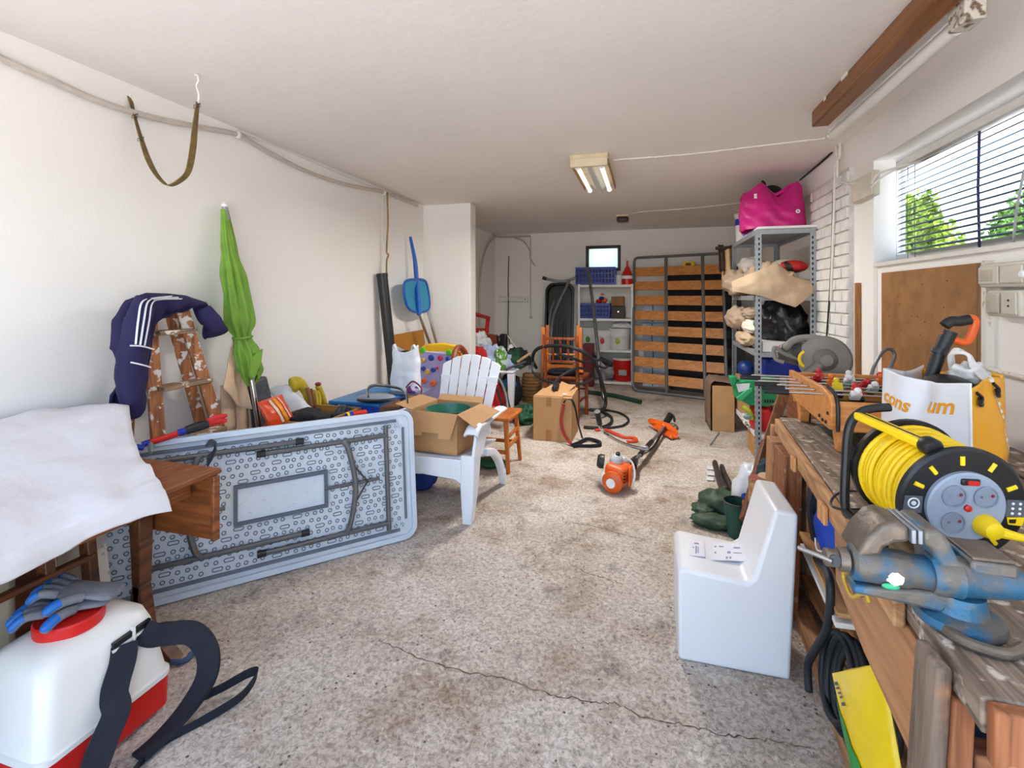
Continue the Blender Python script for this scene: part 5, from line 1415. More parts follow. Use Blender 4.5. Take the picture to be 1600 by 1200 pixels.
obj('wooden_stick', MB().tube([P(808, 566, Y=5.75), P(828, 552, Y=5.9)], .018, 8), wood('stick_wood', (190, 160, 120), (150, 120, 84), 'X', 1, .6), label='pale wooden stick poking out of the heap', cat='stick')
obj('plum_rod', MB().tube([P(790, 578, Y=5.55), P(805, 571, Y=5.6), P(822, 565, Y=5.65)], .013, 8), mat('plum_rod', (74, 46, 62), .5), label='thin plum coloured rod lying at the edge of the heap', cat='rod')
rad = thing('black_radio', 'small black lamp base with cables standing on the heap', 'lamp', P(787, 545, Y=6.6))
rp0 = P(787, 546, Y=6.55)
obj('body', MB().bx(rp0.x - .05, rp0.x + .05, 6.5, 6.6, TZ, P(787, 522, Y=6.5).z), BLACKP, rad, bev=.02, seg=3)
obj('wire', MB().tube(smooth_path([P(780, 540, Y=6.48), P(778, 530, Y=6.48), P(783, 523, Y=6.48)], 5), .010, 6), CABB, rad)
obj('wire', MB().tube(smooth_path([P(793, 524, Y=6.48), P(800, 534, Y=6.45), P(808, 545, Y=6.42), P(809, 552, Y=6.4)], 5), .007, 6), CABW, rad)
obj('shade', MB().lathe([(.05, 0), (.035, .05), (.015, .07)], 16, P(798, 546, Y=6.4)), WPLAS, rad)
# red folded beach chair with black straps, blue bag, under the table edge
rc = thing('beach_chair', 'folded red beach chair with black straps leaning behind the garden chair', 'beach chair', P(780, 650, Y=4.9))
obj('sling', MB().prism([P(777, 596, Y=5.0), P(783, 610, Y=4.95), P(794, 640, Y=4.8), P(760, 655, Y=4.8), P(757, 610, Y=5.0)], (0, 0, 0), (0, .03, 0)), mat('red_sling', (196, 20, 30), .75, var=.1), rc)
obj('strap', MB().tube([P(773, 600, Y=4.93), P(788, 642, Y=4.76)], .015, 6), BLACKP, rc)
obj('frame_tube', MB().tube(smooth_path([P(776, 588, Y=4.97), P(784, 600, Y=4.95), P(791, 622, Y=4.85), P(794, 650, Y=4.72)], 5), .014, 8), GREYM, rc)
obj('frame_tube', MB().tube(smooth_path([P(779, 586, Y=4.99), P(788, 604, Y=4.97), P(797, 640, Y=4.85), P(798, 652, Y=4.8)], 5), .012, 8), DARKM, rc)
pb2 = thing('blue_backpack', 'black and blue backpack with a yellow tab stored under the white garden table', 'backpack', P(797, 635, Y=5.7))
obj('body', MB().ball(P(797, 610, Y=5.95), .16, .12, .22, 18, 12, amp=.08), mat('black_fabric', (30, 31, 34), .85), pb2, smooth=180)
obj('front_pocket', MB().ball(P(796, 600, Y=5.84), .10, .05, .07, 14, 10), SKYBLUE, pb2)
obj('tab', MB().box(P(795, 617, Y=5.80), (.03, .03, .14)), YELLOWP, pb2, bev=.006)
# wicker basket
wk = thing('wicker_basket', 'round brown wicker basket on the floor at the back', 'basket', P(831, 628, Z=0))
WICK = mat('wicker', (150, 112, 66), .8, var=.2, scale=30, bump=.5, bscale=60)
bc0 = P(831, 627, Z=0); bc0.z = FLOOR0
for k_ in range(9):
    z_ = .012 + k_ * .042; r_ = .115 + .012 * math.sin(k_ / 8 * PI)
    obj('weave_ring', MB().tube([bc0 + V((r_ + .004 * math.sin(j * 3.1416 / 1 + k_ * PI)) * math.cos(2 * PI * j / 28), (r_ + .004 * math.sin(j * PI + k_ * PI)) * math.sin(2 * PI * j / 28), z_) for j in range(28)], .023, 6, closed=True, flat=.6), WICK, wk)
obj('inner_wall', MB().lathe([(.105, 0), (.118, .19), (.108, .37)], 24, bc0), WICK, wk)
# green sheet on the floor beside
bag_blob('green_tarp', 'crumpled dark green tarpaulin on the floor beside the floor box', 'tarpaulin', P(822, 650, Z=.05), .14, .22, .12, mat('tarp_green', (24, 84, 56), .6, var=.2, bump=.4, bscale=20), .25, 21, 5, flatten=0)
obj('green_bag', MB().ball(P(765, 722, Z=.03), .13, .10, .035, 18, 10, amp=.15).rock(lambda p: V(p.x, p.y, max(p.z, .002))), MATS['tarp_green'], label='flat dark green bag on the floor under the wooden chair', cat='bag', smooth=180)
bag_blob('blue_bundle', 'dark blue bundle on the floor behind the folding table corner', 'bundle', P(661, 745, Z=.08), .10, .12, .09, mat('royal_cloth', (26, 50, 130), .8), .1, 14, flatten=0)

# ================================================================== carton on the floor with strap
FB = thing('floor_carton', 'taped cardboard carton on the floor with a red and black strap', 'box', (-.87, 4.77, FLOOR0))
fbx0, fbx1, fby0, fby1, fbh = -1.06, -.685, 4.55, 5.0, .425
obj('body', MB().bx(fbx0, fbx1, fby0, fby1, FLOOR0, fbh), CARD, FB, bev=.003)
obj('flap', MB().prism([V(fbx0, fby0 + .02, fbh + .002), V(fbx1 - .09, fby0 + .02, fbh + .002), V(fbx1 - .02, fby1 - .02, fbh + .05), V(fbx0 + .12, fby1 - .02, fbh + .05)], (0, 0, 0), (0, 0, .005)), CARD, FB)
obj('flap', MB().prism([V(fbx0 + .20, fby0 + .08, fbh + .004), V(fbx1, fby0 + .06, fbh + .004), V(fbx1, fby1, fbh + .012), V(fbx0 + .2, fby1, fbh + .075)], (0, 0, 0), (0, 0, .005)), CARD, FB)
cxm = fbx0 + .155
obj('tape', MB().bx(cxm - .025, cxm + .025, fby0 - .0025, fby0 - .0005, fbh - .09, fbh), TAPE, FB)
obj('tape', MB().bx(cxm - .025, cxm + .025, fby0 - .0025, fby0 - .0005, FLOOR0 + .002, .11), TAPE, FB)
obj('disc', MB().lathe([(.022, 0), (.022, .004)], 16, P(882, 616, Z=fbh + .04)), PAPER, FB)
bag_blob('black_film', 'crumpled black film stuffed into the top of the floor carton', 'film', P(868, 606, Z=fbh + .05), .035, .08, .05, BLACKP, .2, 3)
BRN = mat('red_brown_strap', (150, 44, 36), .8, var=.15, bump=.3, bscale=120)
ss = thing('harness_strap', 'red and black harness strap hanging over the floor carton', 'strap', P(895, 690, Z=0))
obj('red_web', MB().strap(smooth_path([P(881, 632, Y=4.53), P(877, 655, Y=4.51), P(880, 675, Y=4.50), P(888, 688, Y=4.48), P(894, 696, Z=.012)], 6), .03, .004, (1, 0, .2)), BRN, ss)
obj('black_web', MB().strap(smooth_path([P(881, 630, Y=4.52), P(884, 625, Y=4.53), P(893, 625, Y=4.53), P(899, 638, Y=4.62), P(903, 660, Y=4.66), P(910, 685, Z=.03)], 6), .024, .004, (.4, 1, 0)), WEB, ss)
obj('pad_loop', MB().strap(smooth_path([P(893, 696, Z=.012), P(904, 692, Z=.02), P(918, 686, Z=.025), P(935, 690, Z=.02), P(938, 695, Z=.018), P(925, 697, Z=.015), P(905, 697, Z=.012), P(896, 698, Z=.012)], 6), .03, .018, (0, 0, 1)), WEB, ss)

# ================================================================== two old chairs stacked upside down
def old_chair(label, o, rz, flip, m, sc=1.0):
    t = thing('old_chair', label, 'chair', o, 'stacked old chairs by the back shelf')
    mx = Matrix.Rotation(rz, 3, 'Z')
    def T(x, y, z):
        if flip: z = .47 - z + .45; x = -x
        return Vector(o) + mx @ V(x * sc, y * sc, z * sc)
    def lg(a, b_, w=.038, name='leg'):
        obj(name, MB().beam(T(*a), T(*b_), w, w), m, t, bev=.005)
    for sx in (-1, 1):
        lg((sx * .19, -.19, .0), (sx * .19, -.19, .44))
        lg((sx * .17, .19, .0), (sx * .17, .19, .46)); 
        lg((sx * .17, .19, .44), (sx * .17, .25, .90), .034, 'back_post')
        lg((sx * .18, -.18, .2), (sx * .17, .18, .2), .022, 'stretcher')
    lg((-.19, -.19, .28), (.19, -.19, .28), .022, 'stretcher')
    obj('seat', MB().beam(T(0, -.22, .45), T(0, .20, .45), .44 * sc, .03), m, t, bev=.008)
    for z_ in (.86, .62):
        y_ = .19 + .06 * (z_ - .44) / .46
        lg((-.17, y_, z_), (.17, y_, z_), .03, 'back_rail')
    for x_ in (-.08, 0, .08):
        lg((x_, .213, .62), (x_, .245, .86), .02, 'back_slat')
    return t
old_chair('red-brown wooden chair standing right behind the floor carton', (-.90, 5.52, FLOOR0), R(176), False, WOODR, 1.08)
old_chair('honey coloured chair stacked upside down with its legs in the air', (-.97, 5.70, FLOOR0 + .01), R(8), True, WOODO, 1.12)
bag_blob('dark_seat_pad', 'dark cushion lying on the red-brown chair', 'cushion', V(-.93, 5.48, .53), .17, .16, .045, mat('dark_navy_cloth', (28, 32, 42), .85), .1, 31)

# ================================================================== vacuum tubes and hoses
HOSE = RUBBER
vt = thing('vacuum_hose', 'long black hose with chrome tube slung over the stacked chairs', 'hose', P(930, 660, Z=0))
obj('chrome_tube', MB().tube([P(919, 420, Y=6.9), P(927, 480, Y=6.55), P(934, 545, Y=6.15), P(938, 592, Y=5.9)], .023, 12), mat('dull_steel_tube', (120, 124, 130), .3, .8), vt)
obj('chrome_tube', MB().tube([P(938, 590, Y=5.91), P(944, 625, Y=5.75)], .025, 12), CHROME, vt)
obj('hose', MB().tube(smooth_path([P(838, 575, Y=5.6), P(832, 560, Y=5.5), P(840, 545, Y=5.35), P(868, 540, Y=5.2), P(900, 545, Y=5.1), P(925, 560, Y=5.2), P(935, 580, Y=5.4), P(941, 600, Y=5.5), P(946, 620, Y=5.6), P(945, 636, Y=5.6), P(936, 641, Y=5.5), P(922, 640, Y=5.5)], 8), .020, 10), HOSE, vt)
obj('hose', MB().tube(smooth_path([P(834, 565, Y=5.35), P(832, 580, Y=5.3), P(845, 592, Y=5.2), P(866, 598, Y=5.15), P(890, 601, Y=5.2), P(918, 597, Y=5.3), P(926, 585, Y=5.3), P(905, 575, Y=5.2), P(880, 585, Y=5.05), P(862, 602, Y=4.98)], 8), .013, 8), HOSE, vt)
obj('hose', MB().tube(smooth_path([P(870, 552, Y=5.2), P(895, 560, Y=5.18), P(915, 566, Y=5.3), P(938, 562, Y=5.5), P(950, 566, Y=5.6), P(946, 575, Y=5.6), P(930, 570, Y=5.4)], 8), .014, 8), HOSE, vt)
obj('hose_on_floor', MB().tube(smooth_path([P(920, 640, Z=.02), P(940, 643, Z=.02), P(955, 652, Z=.02), P(953, 662, Z=.02), P(935, 668, Z=.02), P(912, 667, Z=.02)], 8), .016, 8), HOSE, vt)
obj('hose_on_floor', MB().tube(smooth_path([P(944, 640, Z=.016), P(968, 645, Z=.016), P(982, 655, Z=.016), P(975, 664, Z=.016), P(955, 668, Z=.016), P(940, 667, Z=.016)], 8), .012, 8), HOSE, vt)
# grey handlebar frame and black sledge against the back wall
sg = thing('black_sledge', 'black moulded plastic sledge standing against the back wall', 'sledge', P(873, 600, Y=7.7))
SGx0, SGx1 = P(851, 500, Y=7.8).x, P(896, 500, Y=7.8).x
zb, zt = FLOOR0, P(870, 442, Y=7.95).z
def sgl(s_, yy, n=7):
    pts = []
    for cx_, cz_, a0, r_ in ((SGx1 - .14 - s_, zt - .14 - s_, 0, .14), (SGx0 + .14 + s_, zt - .14 - s_, 90, .14), (SGx0 + .10 + s_, zb + .10 + s_, 180, .10), (SGx1 - .10 - s_, zb + .10 + s_, 270, .10)):
        for k in range(n + 1):
            a = R(a0 + 90 * k / n); z_ = cz_ + r_ * math.sin(a)
            pts.append(V(cx_ + r_ * math.cos(a), yy + .22 * (z_ - zb) / (zt - zb), z_))
    return pts
SLB = mat('sledge_black', (30, 34, 36), .35, var=.1)
obj('tray', loft(MB(), [sgl(0, 7.72), sgl(0, 7.66), sgl(.03, 7.66), sgl(.055, 7.74)]), SLB, sg, smooth=40)
for x_ in (.32, .5, .68):
    xx = lerp(SGx0, SGx1, x_)
    obj('rib', MB().beam(V(xx, 7.735, .25), V(xx, 7.735 + .20, zt - .25), .05, .03, (0, 1, 0)), SLB, sg, bev=.012)
hn = thing('grey_handlebar', 'bent grey tube handle leaning in front of the black sledge', 'handle', P(860, 600, Y=7.5))
obj('cross_bar', MB().tube(smooth_path([P(850, 435, Y=7.6), P(870, 439, Y=7.6), P(885, 439, Y=7.6), P(900, 434, Y=7.6)], 5), .022, 10), GREYM, hn)
obj('grip', MB().tube([P(848, 434, Y=7.6), P(854, 436, Y=7.6)], .028, 10), BLACKP, hn)
obj('shaft', MB().tube(smooth_path([P(890, 438, Y=7.58), P(880, 458, Y=7.45), P(868, 485, Y=7.3), P(863, 505, Y=7.15), P(860, 540, Y=7.0), P(858, 600, Y=6.9)], 5), .020, 10), GREYM, hn)
obj('shaft', MB().tube(smooth_path([P(866, 470, Y=7.4), P(860, 490, Y=7.3), P(858, 520, Y=7.15), P(856, 600, Y=6.95)], 5), .014, 10), GREYM, hn)
# green pole on the floor
obj('green_pole', MB().tube([P(915, 612, Z=.03), P(960, 618, Z=.03), P(1001, 628, Z=.03)], .030, 12), mat('pole_green', (22, 62, 50), .5), label='dark green pole lying on the floor before the white shelf', cat='pole')
# ================================================================== white shelf at the back wall
WS = thing('white_shelf', 'white metal shelf unit with plastic crates and buckets at the back wall', 'shelf', (-.6, 7.95, FLOOR0))
WSM = mat('white_shelf_metal', (226, 226, 224), .5, var=.05)
ws0, ws1, wsy0, wsy1 = P(903, 500, Y=7.76).x, -.20, 7.76, 8.13
zsh = [.05, .555, 1.05, 1.59]
for x_ in (ws0 + .015, ws1 - .015):
    for y_ in (wsy0 + .015, wsy1 - .015):
        obj('post', MB().bx(x_ - .017, x_ + .017, y_ - .017, y_ + .017, FLOOR0, 1.60), WSM, WS, bev=.003)
for z_ in zsh:
    obj('shelf_board', MB().bx(ws0, ws1, wsy0, wsy1, z_ - .04, z_), WSM, WS, bev=.004)
def crate(label, u0, u1, v0, v1, Y, d, z0, m, group):
    a, b_ = P(u0, v1, Y=Y), P(u1, v1, Y=Y)
    zt = P(u0, v0, Y=Y).z
    t = thing('plastic_crate', label, 'crate', ((a.x + b_.x) / 2, Y + d / 2, z0), group)
    x0, x1 = a.x, b_.x; y0, y1 = Y, Y + d
    obj('bottom', MB().bx(x0 + .01, x1 - .01, y0 + .01, y1 - .01, z0, z0 + .012), m, t)
    # side lattices: bars with gaps
    def side(ax, p0, p1, q):
        g = MB(); L_ = p1 - p0; n = max(5, int(L_ / .05))
        for k in range(n + 1):
            s_ = p0 + L_ * k / n
            if ax == 'x': g.bx(s_ - .008, s_ + .008, q - .006, q + .006, z0 + .012, zt)
            else: g.bx(q - .006, q + .006, s_ - .008, s_ + .008, z0 + .012, zt)
        for k in range(4):
            zz = lerp(z0 + .015, zt - .015, k / 3); hh = .018 if k in (0, 3) else .009
            if ax == 'x': g.bx(p0, p1, q - .005, q + .005, zz - hh, zz + hh)
            else: g.bx(q - .005, q + .005, p0, p1, zz - hh, zz + hh)
        obj('side', g, m, t)
    side('x', x0, x1, y0); side('x', x0, x1, y1); side('y', y0, y1, x0); side('y', y0, y1, x1)
    g = MB()
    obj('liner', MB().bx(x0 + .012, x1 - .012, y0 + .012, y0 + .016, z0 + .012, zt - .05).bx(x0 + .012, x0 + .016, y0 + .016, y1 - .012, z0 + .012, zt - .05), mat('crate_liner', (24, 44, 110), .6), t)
    return t
crate('blue lattice crate on the top board of the white shelf', 900, 961, 418, 443, 7.78, .30, zsh[3] + .002, BLUEP, 'blue crates on the white shelf')
crate('blue lattice crate on the middle board of the white shelf', 907, 952, 474, 496, 7.78, .30, zsh[2] + .002, BLUEP, 'blue crates on the white shelf')
def pot(name, label, cat, u, v, Y, r, h, z0, m, lid=None, prof=None, lm=None):
    c = P(u, v, Y=Y + r); c.z = z0
    t = thing(name, label, cat, c)
    obj('body', MB().lathe(prof or [(r * .86, 0), (r * .9, .01), (r, h - .012), (r * 1.04, h - .01), (r * 1.04, h)], 28, c), m, t)
    if lid: obj('lid', MB().lathe([(r * 1.06, 0), (r * 1.06, .02), (r * .9, .028)], 28, c + V(0, 0, h - .004)), lid, t)
    return t, c
WBUC = mat('white_bucket', (222, 222, 220), .45, var=.05)
t, c = pot('white_pot', 'small white pot on the top shelf board beside the red funnel', 'pot', 967, 440, 7.82, .075, .15, zsh[3] + .002, WBUC)
c = P(980, 440, Y=7.86); c.z = zsh[3] + .002
rf = thing('red_funnel', 'red pointed flask with white band on the top shelf board', 'flask', c)
obj('body', MB().lathe([(.085, 0), (.09, .06), (.085, .10), (.075, .18), (.03, .28), (.014, .30), (.014, .38)], 24, c), REDP, rf)
obj('band', MB().lathe([(.089, .09), (.083, .14)], 24, c + V(0, 0, .0), caps=False), WPLAS, rf)
# middle: cartons, toy
obj('brown_carton', MB().bx(P(955, 480, Y=7.8).x, P(976, 480, Y=7.8).x - .01, 7.8, 8.05, zsh[2] + .20, zsh[2] + .35), mat('old_carton', (140, 100, 66), .8, var=.15), label='worn brown carton on top of the dark box on the white shelf', cat='box', bev=.01)
db = thing('dark_box', 'dark grey box with a small clasp on the middle shelf board', 'box', V(P(969, 490, Y=7.8).x, 7.9, zsh[2]))
obj('box', MB().bx(P(955, 480, Y=7.8).x, P(976, 480, Y=7.8).x, 7.79, 8.06, zsh[2] + .002, zsh[2] + .195), mat('dark_taupe', (62, 56, 50), .6, var=.12), db, bev=.006)
obj('clasp', MB().lathe([(.012, 0), (.012, .006)], 10, P(966, 487, Y=7.79), (0, -1, 0)), CHROME, db)
ty_ = thing('toy_hat', 'colourful toy heap lying on the middle blue crate', 'toy', P(941, 474, Y=7.9))
for u, v, r_, m in ((936, 471, .05, REDP), (945, 470, .05, ORANGEP), (940, 466, .045, BLUEP), (941, 460, .028, ORANGEP), (950, 473, .035, WPLAS)):
    obj('block', MB().ball(P(u, v, Y=7.9), r_, r_, r_ * .7, 12, 8, amp=.15, seed=u), m, ty_)
# third board: white buckets
pr = mat('print_green', (70, 140, 50), .6); pr2 = mat('print_red', (200, 70, 60), .6); pr3 = mat('print_navy', (48, 56, 96), .6)
for lab, u, r_, h, m_ in (('white bucket with a green leaf print on the third shelf board', 922, .155, .34, pr), ('white bucket with a red square print on the third shelf board', 944, .12, .30, pr2), ('large lidded white bucket with flower print on the third shelf board', 968, .17, .31, mat('print_lime', (170, 180, 70), .6))):
    t, c = pot('plastic_bucket', lab, 'bucket', u, 540, 7.78, r_, h, zsh[1] + .002, WBUC, lid=WBUC if u == 968 else None)
    t['group'] = 'buckets on the third board of the white shelf'
    obj('printed_mark', MB().ball(V(c.x - .02, c.y - r_ * .965, c.z + h * .45), .035, .008, .05, 10, 8), m_, t)
    obj('rim_handle', MB().tube(smooth_path([c + V(-r_ * 1.05, 0, h * .9), c + V(-r_ * .6, -r_ * .9, h * .72), c + V(0, -r_ * 1.08, h * .66), c + V(r_ * .6, -r_ * .9, h * .72), c + V(r_ * 1.05, 0, h * .9)], 4), .006, 6), WPLAS, t)
bag_blob('white_film_bag', 'white plastic bag with navy print on top of the large bucket', 'bag', P(972, 513, Y=7.95) + V(0, 0, .02), .17, .13, .085, mat('film_print', (214, 214, 216), .45, rgb2=(60, 64, 96), mixpos=(.30, .34), scale=12), .15, 41, 5, flatten=zsh[1] + .345)
obj('maroon_box', MB().bx(P(912, 540, Y=7.6).x, P(928, 540, Y=7.6).x, 7.50, 7.72, FLOOR0 + .001, .66), mat('maroon_paint', (112, 22, 28), .5), label='maroon metal cabinet standing before the white shelf', cat='cabinet', bev=.008)
# bottom board: red bucket, pale bag
t, c = pot('red_bucket', 'red bucket with white lid and grey label on the lowest shelf board', 'bucket', 973, 594, 7.78, .155, .34, zsh[0] + .002, REDP, lid=WBUC)
obj('label', MB().bx(c.x - .06, c.x + .07, c.y - .172, c.y - .146, c.z + .10, c.z + .19), mat('grey_label', (170, 166, 168), .6), t, bev=.01)
bag_blob('pale_sack', 'pale grey sack with dark nozzle on the lowest shelf board', 'sack', P(943, 578, Y=7.95), .19, .15, .17, mat('pale_grey_sack', (178, 180, 186), .7, var=.1, bump=.3, bscale=18), .14, 43, 5, flatten=zsh[0])
nz_ = thing('vacuum_nozzle', 'dark grey vacuum brush head resting on the pale sack', 'nozzle', P(945, 560, Y=7.6))
obj('head', MB().tube(smooth_path([P(925, 555, Y=7.5), P(938, 560, Y=7.45), P(950, 568, Y=7.4), P(958, 570, Y=7.4)], 5), [.02, .022, .024, .026, .028, .03, .034, .04, .046, .05, .052, .05, .045, .04, .035, .03], 10, flat=.6), DARKM, nz_)

# ================================================================== slatted bed base
BF = thing('bed_base', 'slatted double bed base with grey tube frame leaning on the back wall', 'bed base', (.4, 7.1, FLOOR0))
bl0 = V(-.19, 7.30, FLOOR0 + .02); br0 = V(1.02, 6.84, FLOOR0 + .02)
tl0 = V(-.19, 8.085, 2.03); tr0 = V(1.075, 7.60, 2.03)
def BB(s_, t, n=0):
    p = lerp(lerp(bl0, br0, s_), lerp(tl0, tr0, s_), t)
    return p + V(-.02, -.9, .35).normalized() * n
BEDM = mat('bed_frame_grey', (112, 114, 117), .5, .3, var=.1)
fr_ = [BB(0, .04), BB(0, .5), BB(0, .965), BB(.01, .99), BB(.04, 1.0), BB(.5, 1.0), BB(.96, 1.0), BB(.99, .99), BB(1, .965), BB(1, .5), BB(1, .04), BB(.99, .01), BB(.96, 0), BB(.5, 0), BB(.04, 0), BB(.01, .01)]
obj('outer_frame', MB().tube(fr_, .022, 8, closed=True), BEDM, BF)
for s_ in (.385, .79):
    obj('rail', MB().tube([BB(s_, 0), BB(s_, 1)], .024, 8), BEDM, BF)
for k_ in range(8):
    t = .09 + k_ * .1135
    for a, b_ in ((.012, .372), (.398, .777), (.803, .988)):
        th = .052 / 2
        p = [BB(a, t - .034, -.012), BB(b_, t - .034, -.012), BB(b_, t + .034, -.012), BB(a, t + .034, -.012)]
        obj('slat', MB().prism(p, (0, 0, 0), V(-.02, -.9, .35).normalized() * .014), SLATW, BF, bev=.003)
obj('castor', MB().lathe([(.03, 0), (.03, .025)], 14, BB(.02, 0, .02) + V(0, 0, .012), (1, 0, 0)), BEDM, BF)
# black mattress board and pale boxes behind it
bmz = thing('black_board', 'large black panel standing behind the bed base', 'panel', (.6, 7.7, FLOOR0))
obj('panel', MB().prism([V(.33, 7.62, FLOOR0), V(1.34, 7.20, FLOOR0), V(1.34, 7.86, 1.86), V(.33, 8.08, 1.86)], (0, 0, 0), (.0, .05, 0)), mat('black_cloth_panel', (30, 30, 34), .7, var=.2, scale=3), bmz, bev=.01)
for y_ in (7.60, 7.42):
    obj('seam', MB().beam(V(.34 + (7.66 - y_) * 2, y_, .04), V(.34 + (7.66 - y_) * 2, y_ + .40, 1.80), .012, .012), BLACKP, bmz)
yt_ = thing('yellow_pack', 'yellow packet on top of the black panel', 'packet', V(.64, 7.99, 1.862))
obj('packet', MB().box((.64, 8.0, 1.905), (.19, .06, .085), Euler((0, 0, R(-14)))), YELLOWP, yt_, bev=.015, seg=3)
obj('printed_patch', MB().box((.63, 7.966, 1.905), (.08, .004, .04), Euler((0, 0, R(-14)))), mat('brown_print', (110, 84, 20), .6), yt_)
PBL = mat('pale_blue_carton', (190, 206, 226), .6, var=.06)
for k_, (z0, z1, off) in enumerate(((.0, .33, 0), (.335, .66, .01), (.665, .98, -.008), (.985, 1.28, .006))):
    t = thing('pale_carton', ['lowest', 'second lowest', 'third', 'topmost'][k_] + ' pale blue carton in the stack behind the bed slats', 'box', (.1, 7.95, z0 + FLOOR0), 'pale cartons behind the bed base')
    obj('box', MB().bx(-.055 + off, .295 + off, 7.78 + .04 * k_, 8.12, z0 + FLOOR0, z1), PBL, t, bev=.004)
    obj('band', MB().bx(.085 + off, .10 + off, 7.776 + .04 * k_, 7.781 + .04 * k_, z0 + .01, z1 - .004), mat('navy_line', (60, 70, 90), .6), t)

# ================================================================== brush cutter
BC = thing('brush_cutter', 'orange petrol brush cutter lying on the concrete floor', 'brush cutter', P(990, 735, Z=0))
ORG = mat('cutter_orange', (228, 96, 26), .4, var=.06)
sa, sb_ = P(985, 728, Z=.10), P(1041, 664, Z=.07)
obj('drive_shaft', MB().tube([sa, lerp(sa, sb_, .35), lerp(sa, sb_, .7), sb_], .015, 10), GREYM, BC)
obj('black_sleeve', MB().tube([lerp(sa, sb_, .22), lerp(sa, sb_, .52)], .022, 10), BLACKP, BC)
obj('clutch_cone', MB().tube([sa, lerp(sa, sb_, .10)], [.05, .026], 14), BLACKP, BC)
e0 = P(965, 740, Z=.11)
obj('engine_block', MB().box(e0, (.15, .17, .15), Euler((0, R(8), R(-20)))), ORG, BC, bev=.028, seg=3)
obj('starter_cover', MB().lathe([(.075, 0), (.075, .03), (.05, .045)], 24, e0 + V(-.025, -.075, -.03), (-.3, -.95, 0)), ORG, BC)
obj('starter_disc', MB().lathe([(.033, 0), (.033, .006)], 24, e0 + V(-.040, -.122, -.03), (-.3, -.95, 0)), WPLAS, BC)
obj('fuel_tank', MB().ball(e0 + V(-.085, -.02, -.035), .04, .07, .055, 14, 10), mat('milky_plastic', (214, 216, 222), .35), BC, smooth=180)
obj('air_filter', MB().lathe([(.05, 0), (.052, .03), (.04, .05)], 18, e0 + V(-.10, .05, .06), (-1, 0, .1)), BLACKP, BC)
obj('cylinder_cover', MB().ball(e0 + V(-.01, .03, .085), .05, .055, .05, 14, 10), mat('light_grey_cover', (196, 198, 202), .4), BC, smooth=180)
obj('spark_cap', MB().box(e0 + V(0, .03, .125), (.03, .05, .04)), BLACKP, BC, bev=.01)
obj('muffler', MB().ball(e0 + V(.04, .12, .05), .045, .05, .045, 14, 10), mat('pale_muffler', (176, 180, 190), .4), BC, smooth=180)
obj('side_fin', MB().prism([e0 + V(.075, -.08, -.06), e0 + V(.085, .03, -.07), e0 + V(.085, .05, .06), e0 + V(.075, -.03, .065)], (0, 0, 0), (.022, 0, 0)), ORG, BC, bev=.01)
for k_ in range(4):
    obj('cooling_fin', MB().box(e0 + V(.03, -.083, .04 - k_ * .022), (.06, .006, .009), Euler((0, 0, R(-20)))), BLACKP, BC)
obj('stand_foot', MB().prism([P(950, 757, Z=.002), P(975, 764, Z=.002), P(974, 758, Z=.004), P(962, 748, Z=.02)], (0, 0, 0), (0, 0, .035)), ORG, BC, bev=.01)
obj('white_cable', MB().tube(smooth_path([e0 + V(.05, .06, .10), e0 + V(.10, .06, .07), e0 + V(.12, .0, .0), e0 + V(.10, -.06, -.06)], 5), .008, 8), CABW, BC)
# handle bar
hm = lerp(sa, sb_, .30)
obj('handle_clamp', MB().box(hm + V(0, 0, .02), (.07, .05, .05), Euler((0, 0, R(-40)))), mat('cast_grey', (170, 174, 180), .4, .3), BC, bev=.01)
hpts = [P(1013, 702, Z=.14), P(998, 700, Z=.15), P(972, 692, Z=.22), P(950, 680, Z=.32), P(938, 668, Z=.38), P(936, 660, Z=.42)]
obj('handle_bar', MB().tube(smooth_path(hpts, 5), .012, 10), CHROME, BC)
obj('hand_grip', MB().tube([P(937, 663, Z=.41), P(933, 643, Z=.52)], [.020, .024], 12), BLACKP, BC)
obj('throttle_lead', MB().tube(smooth_path([P(990, 716, Z=.10), P(1010, 706, Z=.06), P(1022, 698, Z=.04), P(1032, 680, Z=.05), P(1040, 668, Z=.08), P(1048, 655, Z=.10)], 5), .012, 8), BLACKP, BC)
# guard and head
gcn = P(1035, 664, Z=.05)
gp = [P(1012, 660, Z=.05), P(1016, 658, Z=.09), P(1036, 664, Z=.10), P(1048, 668, Z=.08), P(1060, 678, Z=.06), P(1059, 684, Z=.02), P(1048, 686, Z=.02), P(1030, 676, Z=.02)]
obj('guard', MB().prism(gp, (0, 0, 0), (0, .03, .03)), ORG, BC, bev=.01)
obj('gear_head', MB().tube([P(1038, 664, Z=.08), P(1046, 652, Z=.10)], [.03, .035], 12), BLACKP, BC)
obj('hanger_hook', MB().tube(smooth_path([P(1042, 655, Z=.10), P(1045, 646, Z=.12), P(1052, 650, Z=.12), P(1054, 658, Z=.10)], 5), .012, 8), DARKM, BC)
obj('orange_strap', MB().strap(smooth_path([P(930, 672, Z=.012), P(945, 671, Z=.014), P(960, 677, Z=.014), P(975, 683, Z=.012), P(990, 684, Z=.012), P(993, 689, Z=.012), P(980, 690, Z=.012)], 6), .045, .012, (.3, 1, 0)), mat('vermilion_plastic', (214, 70, 34), .5), label='bent vermilion plastic strap lying on the floor beside the brush cutter', cat='strap')
